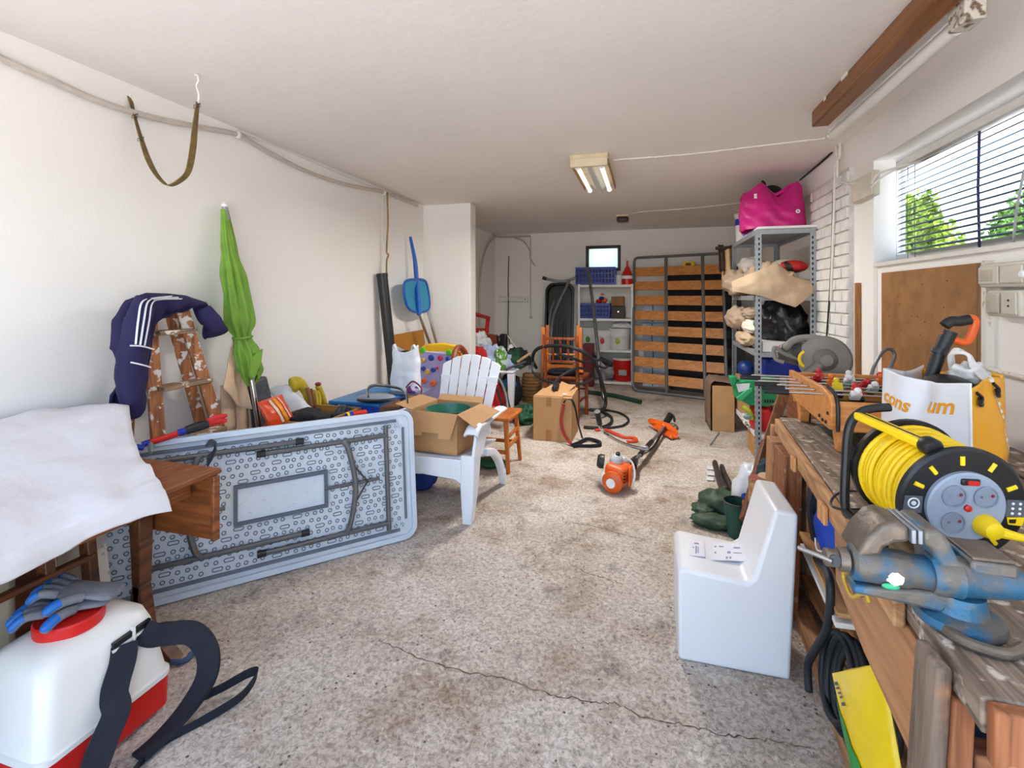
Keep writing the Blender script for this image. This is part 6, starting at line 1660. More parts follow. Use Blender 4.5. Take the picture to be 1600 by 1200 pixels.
# ================================================================== steel shelving on the right
SS = thing('steel_shelving', 'grey slotted steel shelving unit loaded with bags and canvas', 'shelf', (1.1, 5.0, FLOOR0))
gx0, gx1, gy0, gy1, gzt = .885, 1.335, 4.44, 5.60, 1.955
SHG = mat('slotted_steel', (164, 169, 175), .45, .4, var=.1, scale=18)
HOLE = mat('slot_dark', (34, 36, 40), .8)
def post(x, y, sx, sy):
    g = MB()
    g.bx(min(x, x + sx * .045), max(x, x + sx * .045), min(y, y + sy * .003), max(y, y + sy * .003), FLOOR0, gzt)
    g.bx(min(x, x + sx * .003), max(x, x + sx * .003), min(y + sy * .003, y + sy * .045), max(y + sy * .003, y + sy * .045), FLOOR0, gzt)
    o = obj('post', g, SHG, SS)
    h = MB(); k = 0
    z = .06
    while z < gzt - .05:
        h.bx(x + sx * .020, x + sx * .032, y - sy * .0006, y + sy * .0012, z, z + .022)
        h.bx(x - sx * .0006, x + sx * .0012, y + sy * .020, y + sy * .032, z, z + .022)
        z += .043
    obj('slots', h, HOLE, o, kind='stuff', smooth=0, label='column of dark punched slots')
post(gx0, gy0, 1, 1); post(gx1, gy0, -1, 1); post(gx0, gy1, 1, -1); post(gx1, gy1, -1, -1)
glev = [gzt, 1.40, .925, .235]
for k_, z_ in enumerate(glev):
    g = MB().bx(gx0 + .004, gx1 - .004, gy0 + .004, gy1 - .004, z_ - .006, z_)
    for a in ((gx0 + .004, gx1 - .004, gy0 + .004, gy0 + .007), (gx0 + .004, gx1 - .004, gy1 - .007, gy1 - .004), (gx0 + .004, gx0 + .007, gy0 + .007, gy1 - .007), (gx1 - .007, gx1 - .004, gy0 + .007, gy1 - .007)):
        g.bx(*a, z_ - .04, z_ - .006)
    obj('shelf_board', g, WSM if k_ == 3 else SHG, SS)
z0 = gzt + .002
# white board and pink bag
obj('white_tray', MB().bx(.90, 1.34, 4.43, 5.1, z0, z0 + .022), WPLAS, label='thin white tray under the pink bag on top of the steel shelving', cat='tray', bev=.006)
PINK = mat('magenta_plastic', (206, 30, 128), .42, var=.10, scale=9, bump=.35, bscale=14)
pkb = thing('pink_bag', 'bulging magenta carrier bag on top of the steel shelving', 'bag', (1.1, 4.75, z0 + .024))
zb = z0 + .024
def pkf(a, b_):
    an = 2 * PI * a
    k = (abs(math.cos(an)) ** 3.2 + abs(math.sin(an)) ** 3.2) ** (-1 / 3.2)
    cx_, sy_ = math.cos(an) * k, math.sin(an) * k
    tw = 1 + .10 * math.sin(b_ * PI * .9) - .12 * b_
    x = 1.075 + .245 * cx_ * tw - .02 * b_
    thick = .22 * (1 - .70 * b_ ** 2.2)
    y = 4.74 + thick * sy_
    top = .30 + .085 * max(0, cx_) ** 3 + .07 * math.exp(-((cx_ + .35) / .35) ** 2) - .05 * math.exp(-((cx_ - .25) / .25) ** 2)
    p = V(x, y, zb + top * 1.12 * b_)
    d = V(math.cos(an), math.sin(an), 0)
    return p + d * ((wrinkle(p, .024, 8, 4) - .016 * abs(noise.noise(p * 9))) * (.3 + b_ * .7) + .006 * math.sin(an * 9 + b_ * 14))
pk = obj('sack', MB().grid(pkf, 72, 36, wrap=True), PINK, pkb, smooth=180)
obj('top_fold', MB().strap(smooth_path([V(.90, 4.74, zb + .33), V(1.0, 4.74, zb + .375), V(1.10, 4.74, zb + .31), V(1.22, 4.74, zb + .385), V(1.28, 4.74, zb + .40)], 6), .03, .05, (0, .2, 1)), PINK, pkb, bev=.01)
text_on('printed_letter', 'o', .06, V(1.22, 4.508, zb + .13), (1, .05, 0), (0, 0, 1), WPLAS, pk, bold=.002)
text_on('printed_letter', 'E', .05, V(.90, 4.52, zb + .27), (1, -.1, 0), (0, 0, 1), WPLAS, pk, bold=.002)
bk = thing('black_strap_end', 'black strap and buckle poking out of the pink bag', 'strap', V(1.08, 4.9, zb + .36))
obj('strap', MB().tube(smooth_path([V(1.02, 4.86, zb + .34), V(1.05, 4.88, zb + .44), V(1.03, 4.9, zb + .48)], 4), .012, 6), BLACKP, bk)
obj('disc', MB().lathe([(.09, 0), (.09, .02)], 20, V(1.13, 4.92, zb + .36), (.2, -.9, .5)), DARKM, bk)
pc_ = thing('paint_can', 'white paint tub with blue band on top of the steel shelving', 'paint tub', V(.96, 5.42, z0))
pcc = V(.965, 5.42, z0)
obj('tub', MB().lathe([(.07, 0), (.078, .25), (.084, .255), (.084, .275)], 28, pcc), WBUC, pc_)
obj('blue_band', MB().lathe([(.0775, .17), (.0795, .235)], 28, pcc, caps=False), BLUEP, pc_)
obj('red_mark', MB().bx(pcc.x - .05, pcc.x + .0, pcc.y - .085, pcc.y - .06, z0 + .10, z0 + .13), REDP, pc_)
obj('lid', MB().lathe([(.088, 0), (.088, .018), (.07, .024)], 28, pcc + V(0, 0, .27)), mat('cream_lid', (214, 206, 190), .5), pc_)
bag_blob('blue_rag', 'blue printed pouch beside the pink bag on the steel shelving', 'pouch', V(.925, 5.02, z0 + .075), .05, .07, .075, mat('blue_print', (34, 70, 168), .5, rgb2=(220, 220, 226), mixpos=(.40, .44), scale=22), .12, 51, flatten=z0 + .0)
# canvas heaps
CAN = mat('canvas_beige', (202, 176, 146), .85, var=.1, scale=5, bump=.35, bscale=18)
CAN2 = mat('canvas_taupe', (176, 154, 130), .85, var=.1, scale=5, bump=.35, bscale=18)
def heap(name, label, cat, c, rx, ry, rz, m, amp, seed, flat, fr=5):
    return bag_blob(name, label, cat, c, rx, ry, rz, m, amp, seed, fr, flatten=flat)
s2 = glev[1] + .003
heap('canvas_bundle', 'large beige canvas bundle on the second steel shelf', 'canvas', V(1.10, 5.02, s2 + .14), .20, .50, .17, CAN, .22, 3, s2)
heap('canvas_roll', 'taupe canvas roll bulging from the far end of the second steel shelf', 'canvas', V(.90, 5.30, s2 + .13), .15, .24, .14, CAN2, .16, 5, s2)
heap('grey_sack', 'pale grey sack behind the beige canvas at the top of the second steel shelf', 'sack', V(1.0, 5.25, s2 + .29), .12, .18, .09, mat('pale_grey_cloth', (186, 180, 174), .8), .16, 8, s2)
# draped point of canvas in front: a folded triangle over the shelf edge
def dfn(a, b_):
    l0, l1 = P(1150, 448, Y=4.42), P(1176, 468, Y=4.41)
    pts_t = [P(1143, 440, Y=4.52), P(1180, 425, Y=4.43), P(1213, 410, Y=4.46), P(1240, 432, Y=4.46), P(1270, 440, Y=4.46)]
    pts_b = [P(1145, 455, Y=4.50), P(1188, 462, Y=4.41), P(1222, 474, Y=4.39), P(1243, 480, Y=4.38), P(1271, 458, Y=4.42)]
    t = a * 4; i = min(int(t), 3); f = t - i
    p = lerp(lerp(pts_t[i], pts_t[i + 1], f), lerp(pts_b[i], pts_b[i + 1], f), b_)
    p.y += -.05 * math.sin(b_ * PI) * math.sin(a * PI) + wrinkle(p, .014, 11, 2)
    return p
obj('canvas_flap', MB().grid(dfn, 40, 24), CAN, label='pointed beige canvas flap hanging over the front of the second steel shelf', cat='canvas', solid=.008, smooth=180)
rbg = thing('red_white_bag', 'red and white sports bag on top of the beige canvas', 'bag', V(1.2, 4.75, s2 + .26))
obj('body', MB().ball(V(1.18, 4.72, s2 + .25), .14, .20, .065, 20, 12, amp=.1), mat('sports_white', (196, 184, 168), .6), rbg, smooth=180)
obj('red_panel', MB().ball(V(1.20, 4.60, s2 + .245), .12, .12, .055, 20, 12, rot=Euler((0, 0, .3))), mat('sports_red', (196, 36, 32), .6, rgb2=(40, 30, 30), mixpos=(.36, .4), scale=9), rbg, smooth=180)
# third shelf: black bin bag, white rolls, box
s3 = glev[2] + .003
BIN = mat('black_bin_liner', (24, 26, 30), .28, var=.2, scale=12, bump=.9, bscale=12)
heap('black_sack', 'large glossy black sack on the third steel shelf', 'sack', V(1.135, 4.74, s3 + .22), .20, .28, .235, BIN, .16, 4, s3 + .09)
wbx = thing('white_box', 'flat white box with red print under the black sack on the third steel shelf', 'box', V(1.11, 4.7, s3))
obj('box', MB().bx(.94, 1.30, 4.45, 5.0, s3, s3 + .088), mat('white_carton', (220, 218, 216), .6, var=.04), wbx, bev=.004)
text_on('printed_mark', 'off', .045, V(1.06, 4.448, s3 + .045), (1, 0, 0), (0, 0, 1), REDP, wbx)
heap('beige_bolster', 'taupe rolled bolster sticking out of the third steel shelf', 'cushion', V(.87, 5.15, s3 + .26), .11, .26, .11, CAN2, .12, 9, s3)
heap('beige_roll', 'lower beige rolled cloth on the third steel shelf', 'cloth', V(.91, 4.98, s3 + .075), .085, .28, .07, CAN, .12, 10, s3)
heap('white_roll', 'off-white rolled cloth with blue marks on the third steel shelf', 'cloth', V(.93, 4.86, s3 + .19), .075, .20, .065, mat('off_white_cloth', (222, 218, 204), .8, rgb2=(50, 80, 160), mixpos=(.24, .27), scale=9), .12, 11, s3)
heap('brown_fold', 'folded taupe cloth on top of the white rolled cloth', 'cloth', V(.95, 4.95, s3 + .31), .09, .2, .05, CAN2, .14, 12, s3)
# jacket hanging at the rear post
jc = thing('beige_jacket', 'beige and brown jacket hanging from the rear post of the steel shelving', 'jacket', P(1135, 430, Y=5.62))
def jc_f(a, b_):
    u = lerp(1127, 1146, a) + 2 * b_; v = lerp(384, 432 - 8 * a, b_)
    p = P(u, v, Y=5.68); p.y += .04 * math.sin(a * 9) + wrinkle(p, .01, 12, 7); return p
obj('cloth', MB().grid(jc_f, 20, 24), mat('tan_cloth', (200, 166, 122), .85, var=.1), jc, solid=.02, smooth=180)
obj('dark_side', MB().grid(lambda a, b_: jc_f(a * .35, b_ * .9) + V(-.03, -.025, .01), 8, 16), mat('dark_brown_cloth', (54, 36, 28), .85), jc, solid=.015, smooth=180)
obj('hanger', MB().tube([P(1118, 388, Y=5.64), P(1130, 388, Y=5.64), P(1150, 384, Y=5.64)], .018, 8), mat('dark_brown_cloth', (54, 36, 28), .85), jc)
# under the third shelf
s4 = glev[3] + .003
bcx = thing('beige_crate', 'beige carton on the lowest steel shelf carrying the green tool case', 'box', V(1.14, 4.85, s4))
obj('box', MB().bx(1.05, 1.31, 4.56, 5.2, s4, s4 + .20), mat('beige_carton', (178, 158, 132), .8), bcx, bev=.004)
blc = thing('blue_case', 'blue plastic tool case high on the green tool case', 'case', V(1.13, 4.9, .70))
obj('body', MB().bx(.98, 1.30, 4.66, 5.02, .685, .86), BLUEP, blc, bev=.03, seg=3)
obj('handle', MB().tube(smooth_path([V(1.04, 4.66, .82), V(1.06, 4.63, .84), V(1.2, 4.63, .84), V(1.22, 4.66, .82)], 4), .012, 8), BLUEP, blc)
grc = thing('green_tool_case', 'bright green power tool case standing on the lowest steel shelf', 'case', V(1.09, 4.6, s4 + .2))
obj('body', MB().prism([P(1146, 596, Y=4.52), P(1213, 590, Y=4.52), P(1214, 628, Y=4.52), P(1200, 636, Y=4.52), P(1172, 634, Y=4.52), P(1150, 622, Y=4.52)], (0, 0, 0), (0, .14, 0)), GREENP, grc, bev=.012, seg=3)
obj('handle', MB().prism([P(1139, 588, Y=4.50), P(1152, 588, Y=4.50), P(1150, 602, Y=4.50), P(1144, 604, Y=4.50)], (0, 0, 0), (0, .08, 0)), GREENP, grc, bev=.01)
obj('latch', MB().prism([P(1150, 622, Y=4.505), P(1168, 608, Y=4.505), P(1176, 606, Y=4.505), P(1176, 612, Y=4.505), P(1158, 628, Y=4.505)], (0, 0, 0), (0, .03, 0)), mat('light_green', (60, 176, 116), .4), grc, bev=.006)
obj('paper_label', MB().prism([P(1150, 600, Y=4.517), P(1172, 599, Y=4.517), P(1170, 609, Y=4.517), P(1154, 613, Y=4.517)], (0, 0, 0), (0, .003, 0)), PAPER, grc)
for k_ in range(4):
    obj('vent', MB().prism([P(1194 + k_ * 4, 625, Y=4.516), P(1196.5 + k_ * 4, 624, Y=4.516), P(1197 + k_ * 4, 629, Y=4.516), P(1194.5 + k_ * 4, 630, Y=4.516)], (0, 0, 0), (0, .003, 0)), BLACKP, grc)
heap('blue_ball', 'blue ball at the back of the steel shelving above the green case', 'ball', V(.965, 5.3, .67), .08, .08, .08, mat('ball_blue', (20, 58, 128), .4), .02, 3, 0)
obj('ball_box', MB().bx(.90, 1.2, 5.22, 5.5, s4, .588), CARD, label='plain carton under the blue ball on the lowest steel shelf', cat='box', bev=.004)
rbk = thing('red_shopping_bag', 'bright red bag with a lime green tool on the lowest steel shelf', 'bag', V(.98, 4.6, s4))
obj('bag', MB().ball(V(.965, 4.62, s4 + .10), .105, .12, .14, 22, 14, amp=.12, seed=4).rock(lambda p: V(p.x, p.y, max(p.z, s4))), mat('red_film', (206, 24, 22), .35, var=.1, bump=.3, bscale=14), rbk, smooth=180)
obj('lime_tool', MB().tube(smooth_path([P(1160, 636, Y=4.47), P(1170, 642, Y=4.46), P(1175, 654, Y=4.48)], 5), [.02] * 9 + [.026, .024], 10), mat('lime_plastic', (172, 186, 40), .4), rbk)
obj('grey_tip', MB().ball(P(1168, 651, Y=4.46), .035, .02, .025), mat('aqua_grey', (120, 150, 150), .4), rbk)
heap('maroon_bag', 'dark maroon bag behind the leaning board on the lowest steel shelf', 'bag', V(1.17, 4.50, s4 + .075), .10, .06, .075, mat('maroon_cloth', (92, 20, 32), .7), .14, 17, s4)
heap('moss_pot', 'green and white garden bits on the near end of the lowest steel shelf', 'garden bits', V(.89, 4.72, s4 + .05), .06, .09, .05, mat('moss_white', (70, 90, 50), .8, rgb2=(210, 208, 200), mixpos=(.5, .54), scale=12), .2, 18, s4)
gs = thing('grey_stick', 'thin grey stick poking out above the floor beside the shelving', 'stick', P(1110, 695, Z=0))
obj('stick', MB().tube([P(1110, 696, Z=.012), P(1124, 676, Y=4.75)], .008, 8), GREYM, gs)
obj('floor_box', MB().bx(.90, 1.12, 4.47, 4.85, FLOOR0, .185), mat('ochre_carton', (190, 138, 82), .8), label='small plain carton on the floor beneath the lowest steel shelf', cat='box', bev=.004)
# carton left of the shelving with brown paper
kb = thing('paper_carton', 'tall cardboard carton wrapped in crumpled brown paper beside the steel shelving', 'box', (.73, 5.6, FLOOR0))
kx0, kx1, ky0, ky1 = .655, .872, 5.36, 5.80
obj('carton', MB().bx(kx0 + .005, kx1, ky0, ky1, FLOOR0, .47), CARD, kb, bev=.003)
def kpf(a, b_):
    pts = [(kx0 - .012, .0), (kx0 - .016, .25), (kx0 - .012, .47), (kx0 + .02, .515), (kx0 + .12, .505), (kx1, .49)]
    t = b_ * 5; i = min(int(t), 4); f = t - i
    x, z = lerp(pts[i][0], pts[i + 1][0], f), lerp(pts[i][1], pts[i + 1][1], f)
    p = V(x, lerp(ky0 - .01, ky1, a), z + FLOOR0 + .004)
    w = wrinkle(p, .012, 10, 3); p.x -= abs(w); p.z += abs(w) * (b_ > .4)
    return p
obj('brown_paper', MB().grid(kpf, 24, 30), mat('kraft_paper', (136, 112, 92), .8, var=.12, bump=.3, bscale=20), kb, solid=.004, smooth=180)

# ================================================================== workbench
BZ = .80
WB = thing('workbench', 'heavy rough timber workbench along the right wall', 'workbench', (1.0, 1.7, FLOOR0))
def fx_(y): return lerp(.465, .625, (y - .80) / 1.80)
n_pl = 4
for k_ in range(n_pl):
    def pl(y, j): return V(lerp(fx_(y), 1.375, j / n_pl), y, 0)
    g = .003
    a, b_, c, d = pl(.865, k_), pl(.865, k_ + 1), pl(2.62, k_ + 1), pl(2.62, k_)
    dz_ = random.uniform(-.003, .002)
    obj('top_plank', MB().prism([a + V(g, 0, BZ - .055), b_ + V(-g, 0, BZ - .055), c + V(-g, 0, BZ - .055), d + V(g, 0, BZ - .055)], (0, 0, dz_), (0, 0, .055 + dz_)), BENCHW, WB, bev=.004)
# front lath with worn edge
obj('edge_lath', MB().prism([V(fx_(1.12) - .022, 1.12, BZ - .07), V(fx_(1.12), 1.12, BZ - .07), V(fx_(2.6), 2.6, BZ - .07), V(fx_(2.6) - .022, 2.6, BZ - .07)], (0, 0, 0), (0, 0, .066)), BENCHS, WB, bev=.005)
for y0_, y1_ in ((1.60, 1.66), (2.06, 2.10)):
    obj('nailed_cleat', MB().bx(fx_(y0_) - .036, fx_(y0_) - .024, y0_, y1_, BZ - .085, BZ - .03), wood('pale_cleat', (214, 160, 104), (176, 120, 72), 'Z', 1, .7), WB, bev=.003)
PLY = wood('plywood_board', (188, 136, 90), (160, 108, 66), 'Y', .6, .65, .15, ((128, 96, 70), 4, .58, .74))
obj('front_board', MB().prism([V(.486, 1.06, .50), V(.488, 1.06, .735), V(.533, 1.62, .735), V(.531, 1.60, .56), V(.510, 1.36, .52)], (0, 0, 0), (.018, 0, 0)), PLY, WB, bev=.003)
obj('near_post', MB().hexa([V(.405, .925, FLOOR0), V(.428, .925, FLOOR0), V(.428, 1.0, FLOOR0), V(.405, 1.0, FLOOR0), V(.450, .925, .79), V(.472, .925, .79), V(.474, 1.0, .79), V(.452, 1.0, .79)]), BENCHZ, WB, bev=.006)
obj('post_facing', MB().hexa([V(.429, .93, FLOOR0), V(.470, .93, FLOOR0), V(.470, .99, FLOOR0), V(.429, .99, FLOOR0), V(.473, .93, BZ - .06), V(.505, .93, BZ - .06), V(.505, .99, BZ - .06), V(.474, .99, BZ - .06)]), RUSTW, WB, bev=.005)
for z_ in (.22, .44, .60):
    obj('brace', MB().bx(.508, 1.32, .94, .985, z_ - .05, z_ + .05), wood('end_brace', (150, 98, 62), (110, 66, 40), 'X', .8, .75, .4, ((196, 176, 156), 18, .62, .7)), WB, bev=.005)
obj('end_beam', MB().prism([V(.476, .838, BZ - .09), V(1.3, .838, BZ - .09), V(1.3, .864, BZ - .09), V(.478, .864, BZ - .09)], (0, 0, 0), (0, 0, .087)), RUSTW, WB, bev=.004)
for x_, y_ in ((1.28, .96), (1.28, 2.52), (.66, 2.52)):
    obj('post', MB().bx(x_ - .045, x_ + .045, y_ - .045, y_ + .045, FLOOR0, BZ - .057), BENCHZ, WB, bev=.005)
obj('floor_runner', MB().prism([V(.555, 1.50, FLOOR0), V(.62, 1.50, FLOOR0), V(.70, 2.62, FLOOR0), V(.635, 2.62, FLOOR0)], (0, 0, 0), (0, 0, .05)), BENCHS, WB, bev=.005)
obj('floor_runner', MB().prism([V(.545, 1.02, FLOOR0), V(.60, 1.02, FLOOR0), V(.625, 1.49, FLOOR0), V(.56, 1.49, FLOOR0)], (0, 0, 0), (0, 0, .05)), BENCHS, WB, bev=.005)
obj('lower_shelf', MB().bx(.67, 1.33, 1.04, 2.45, .10, .13), BENCHS, WB, bev=.003)

# far end: upright planks
PLK = wood('upright_plank', (190, 144, 100), (148, 100, 62), 'Z', .8, .7, .3, ((120, 84, 54), 8, .56, .7))
for lab, x0, x1, y0_, y1_, zt in (('rough upright timber block at the far end of the workbench', .605, .70, 2.66, 2.70, .745), ('brown stained upright plank beside the timber block under the bench', .575, .64, 2.52, 2.64, .70), ('second brown upright plank nearest the blue bag under the bench', .575, .645, 2.30, 2.49, .70)):
    obj('upright_plank', MB().hexa([V(x0 - .02, y0_, FLOOR0), V(x1 - .02, y0_, FLOOR0), V(x1 - .02, y1_, FLOOR0), V(x0 - .02, y1_, FLOOR0), V(x0, y0_, zt), V(x1, y0_, zt), V(x1, y1_, zt), V(x0, y1_, zt)]), PLK if 'block' in lab else RUSTW, label=lab, cat='plank', group='planks at the far end of the bench', bev=.005)
obj('leaning_board', MB().prism([P(1193, 690, Y=3.0), P(1208, 692, Y=3.0), P(1236, 612, Y=3.1), P(1220, 606, Y=3.1)], (0, 0, 0), (0, .02, 0)).prism([P(1193, 690, Y=3.0), P(1208, 692, Y=3.0), P(1186, 830, Y=2.9), P(1174, 828, Y=2.9)], (0, 0, 0), (0, .02, 0)), wood('mid_brown_board', (150, 98, 60), (112, 70, 40), 'Z', .8, .6), label='brown board leaning in front of the green tool case', cat='board')
# cabinet carrying the saw
obj('saw_stand', MB().bx(.87, 1.345, 2.72, 3.45, FLOOR0, .86), WOODB, label='plain wooden stand under the mitre saw beyond the workbench', cat='stand', bev=.005)
MS = thing('mitre_saw', 'dusty grey mitre saw with round blade guard standing beyond the football table', 'saw', (1.0, 3.0, .862))
SAWG = mat('dusty_saw_grey', (138, 134, 128), .55, .2, var=.15, scale=10)
SAWD = mat('saw_dark', (64, 66, 68), .5, var=.15)
mc = P(1288, 562, Y=2.95)
obj('base_plate', MB().bx(.90, 1.25, 2.80, 3.2, .862, .90), SAWG, MS, bev=.01)
obj('turntable', MB().lathe([(.15, 0), (.15, .02), (.13, .03)], 30, V(1.04, 2.98, .90)), SAWD, MS)
obj('blade_guard', MB().lathe([(.02, -.02), (.118, -.02), (.128, -.008), (.128, .012), (.118, .020), (.060, .021), (.052, .030), (.030, .060), (.012, .062)], 40, mc, (-.12, -.97, .05)), SAWG, MS, smooth=30)
obj('blade', MB().lathe([(.02, 0), (.124, 0), (.124, .002), (.02, .002)], 48, mc + V(.012, .03, -.02), (-.12, -.97, .05)), GALV, MS)
obj('arm', MB().tube(smooth_path([mc + V(.01, -.02, -.0), mc + V(-.04, -.02, -.04), mc + V(-.10, -.02, -.085)], 5), [.036, .035, .034, .032, .03, .028, .026, .025, .024, .024, .024], 14), SAWG, MS)
obj('motor', MB().lathe([(.03, 0), (.055, .01), (.06, .06), (.06, .13), (.045, .15)], 20, mc + V(-.10, .0, .015), (-.35, .93, .05)), SAWD, MS)
obj('motor_ring', MB().tube([mc + V(-.082 + .046 * math.cos(R(a)), -.03, .004 + .046 * math.sin(R(a))) for a in range(120, 250, 12)], .009, 8), YELLOWP, MS)
obj('gear_case', MB().ball(mc + V(-.12, .08, .045), .07, .08, .05, 18, 12), SAWD, MS, smooth=180)
obj('grip', MB().tube(smooth_path([mc + V(-.19, .0, .05), mc + V(-.14, .02, .10), mc + V(-.06, .02, .115), mc + V(.03, .02, .10)], 5), [.012] + [.02] * 14 + [.015], 10), SAWG, MS)
obj('handle_loop', MB().tube(smooth_path([mc + V(-.13, .0, .0), mc + V(-.20, -.01, .03), mc + V(-.245, -.01, .06), mc + V(-.24, -.01, .0), mc + V(-.20, -.01, -.02)], 5), .011, 8), SAWG, MS)

# ---- table football
TF = thing('table_football', 'small wooden table football game standing on the workbench', 'table football', (.9, 2.3, BZ))
fx0, fx1, fy0, fy1, fz0, fz1 = .665, 1.17, 2.05, 2.60, .885, 1.005
th = .018
obj('side_board', MB().prism([V(fx0, fy0 + .02, fz0), V(fx0, fy0, fz0 + .03), V(fx0, fy0, fz1 - .02), V(fx0, fy0 + .025, fz1 + .012), V(fx0, fy0 + .10, fz1 + .028), V(fx0, fy1, fz1 + .03), V(fx0, fy1, fz0 + .05), V(fx0, fy1 - .12, fz0 + .02)], (0, 0, 0), (th, 0, 0)), BEECH, TF, bev=.003)
obj('side_board', MB().bx(fx1 - th, fx1, fy0, fy1, fz0, fz1 + .02), BEECH, TF, bev=.003)
obj('end_board', MB().bx(fx0 + th, fx1 - th, fy0, fy0 + th, fz0, fz1 - .01), BEECH, TF, bev=.003)
obj('end_board', MB().bx(fx0 + th, fx1 - th, fy1 - th, fy1, fz0, fz1 + .02), BEECH, TF, bev=.003)
obj('edge_trim', MB().tube(smooth_path([V(fx0 + th + .003, fy0 - .003, fz0), V(fx0 + th + .003, fy0 - .006, fz0 + .04), V(fx0 + th + .003, fy0 - .003, fz1 - .015), V(fx0 + th + .003, fy0 + .03, fz1 + .016), V(fx0 + th + .003, fy0 + .10, fz1 + .03)], 5), .007, 8), BLACKP, TF)
obj('pitch', MB().bx(fx0 + th, fx1 - th, fy0 + th, fy1 - th, fz0 + .01, fz0 + .02), mat('pitch_green', (40, 110, 70), .6), TF)
obj('goal_strip', MB().bx(.84, 1.12, fy0 + th, fy0 + .03, fz1 - .012, fz1 - .004), REDP, TF)
for x_, y_ in ((fx0 + .05, fy0 + .055), (fx0 + .05, fy1 - .04), (fx1 - .05, fy0 + .055), (fx1 - .05, fy1 - .04)):
    obj('leg', MB().hexa([V(x_ - .018, y_ - .025, BZ + .001), V(x_ + .018, y_ - .025, BZ + .001), V(x_ + .018, y_ + .01, BZ + .001), V(x_ - .018, y_ + .01, BZ + .001), V(x_ - .024, y_ - .03, fz0 + .03), V(x_ + .024, y_ - .03, fz0 + .03), V(x_ + .024, y_ + .03, fz0 + .03), V(x_ - .024, y_ + .03, fz0 + .03)]), BEECH, TF, bev=.003)
    obj('leg_edge', MB().bx(x_ + .0185, x_ + .0245, y_ - .026, y_ + .006, BZ + .002, fz0 + .01), BLACKP, TF)
for y_, z_ in ((fy0 + .03, fz0 + .06), (fy0 + .05, fz0 + .022), (fy0 + .085, fz0 + .022), (fy0 + .12, fz0 + .03)):
    obj('bolt', MB().lathe([(.007, 0), (.007, .004), (.004, .006)], 10, V(fx0, y_, z_), (-1, 0, 0)), DARKM, TF)
PLY_C = [mat('player_yellow', (238, 214, 30), .4), mat('player_red', (206, 40, 44), .4), mat('player_white', (232, 232, 232), .4), mat('player_blue', (40, 90, 180), .4), mat('player_orange', (230, 110, 40), .4), BLACKP]
rodz = fz1 + .004
rnd = random.Random(5)
for k_ in range(6):
    y_ = fy0 + .075 + k_ * .085
    off = rnd.uniform(-.02, .03)
    rd = obj('rod', MB().tube([V(.50 + off, y_, rodz), V(1.13 + off, y_, rodz)], .0042, 8), CHROME, TF)
    if k_ % 2 == 0 or k_ == 1:
        obj('grip', MB().tube([V(.445 + off, y_, rodz), V(.53 + off, y_, rodz)], [.009, .011], 10), BLACKP, rd)
    for j in range(2 if k_ % 3 == 0 else 3):
        x_ = .76 + off + j * .125 + (.03 if k_ % 2 else 0)
        cA, cB = rnd.choice(PLY_C[:5]), rnd.choice(PLY_C)
        an = rnd.uniform(-.9, .9)
        rt = Matrix.Rotation(an, 3, 'X')
        o_ = V(x_, y_, rodz)
        pl = obj('player', MB().box(o_, (.036, .020, .040), rt).ball(o_ + rt @ V(0, 0, .030), .013, .013, .014, 10, 7), cA, rd, bev=.004)
        obj('player_foot', MB().box(o_ + rt @ V(0, 0, -.032), (.026, .018, .026), rt), cB, pl, bev=.003)

# ---- things round the panel
obj('wire_loop', MB().tube(smooth_path([P(1360, 592, Y=2.80), P(1366, 572, Y=2.82), P(1380, 549, Y=2.84), P(1392, 546, Y=2.85), P(1398, 556, Y=2.85), P(1392, 572, Y=2.83), P(1380, 598, Y=2.80), P(1368, 660, Y=2.70), P(1360, 690, Y=2.66)], 7), .008, 8), GREYM, label='bent grey wire loop standing against the hardboard panel', cat='wire')
# ---- carrier bag with lettering
BG = thing('shopping_bag', 'large white and orange supermarket bag standing on the workbench', 'bag', (.93, 1.82, BZ))
FL, FR, BR, BL = V(.757, 1.89, 0), V(.872, 1.63, 0), V(1.075, 1.84, 0), V(.965, 2.08, 0)
BWH = mat('woven_white', (228, 228, 232), .5, var=.04, scale=6, bump=.25, bscale=10)
BOR = mat('woven_orange', (238, 168, 22), .5, var=.05, scale=6, bump=.25, bscale=10)
hgt = .335
cen = (FL + FR + BR + BL) / 4
def bside(A, B, bulge, seed, taper=.06, dent=0):
    nrm_ = V((B - A).y, -(B - A).x, 0).normalized()
    if nrm_.dot((A + B) / 2 - cen) < 0: nrm_ = -nrm_
    def f(a, b_):
        q = lerp(A, B, a); q = lerp(q, cen, taper * b_)
        q = V(q.x, q.y, BZ + .002 + hgt * b_ * (1 + .03 * math.sin(a * 5 + seed)))
        w = math.sin(PI * a)
        q += nrm_ * (bulge * w * math.sin(PI * min(1, b_ * 1.15)) ** .8 + w * wrinkle(q, .012, 9, seed))
        if dent: q += nrm_ * (-.03 * math.exp(-((a - .52) / .10) ** 2) * max(0, b_ - .25) + .02 * math.exp(-((a - .25) / .12) ** 2) * max(0, b_ - .4))
        return q
    return f, nrm_
fF, nF = bside(FL, FR, .03, 2, dent=1); fS, nS = bside(FR, BR, .028, 5); fB, nB = bside(BR, BL, .02, 7); fL2, nL = bside(BL, FL, .03, 9)
front = obj('front_face', MB().grid(fF, 40, 40), BWH, BG, solid=.003, smooth=180)
sidef = obj('side_face', MB().grid(fS, 30, 40), BOR, BG, solid=.003, smooth=180)
obj('back_face', MB().grid(fB, 24, 30), BOR, BG, solid=.003, smooth=180)
obj('left_face', MB().grid(fL2, 24, 30), BWH, BG, solid=.003, smooth=180)
obj('seam', MB().tube([fF(1, t / 20) for t in range(21)], .004, 6), BWH, BG)
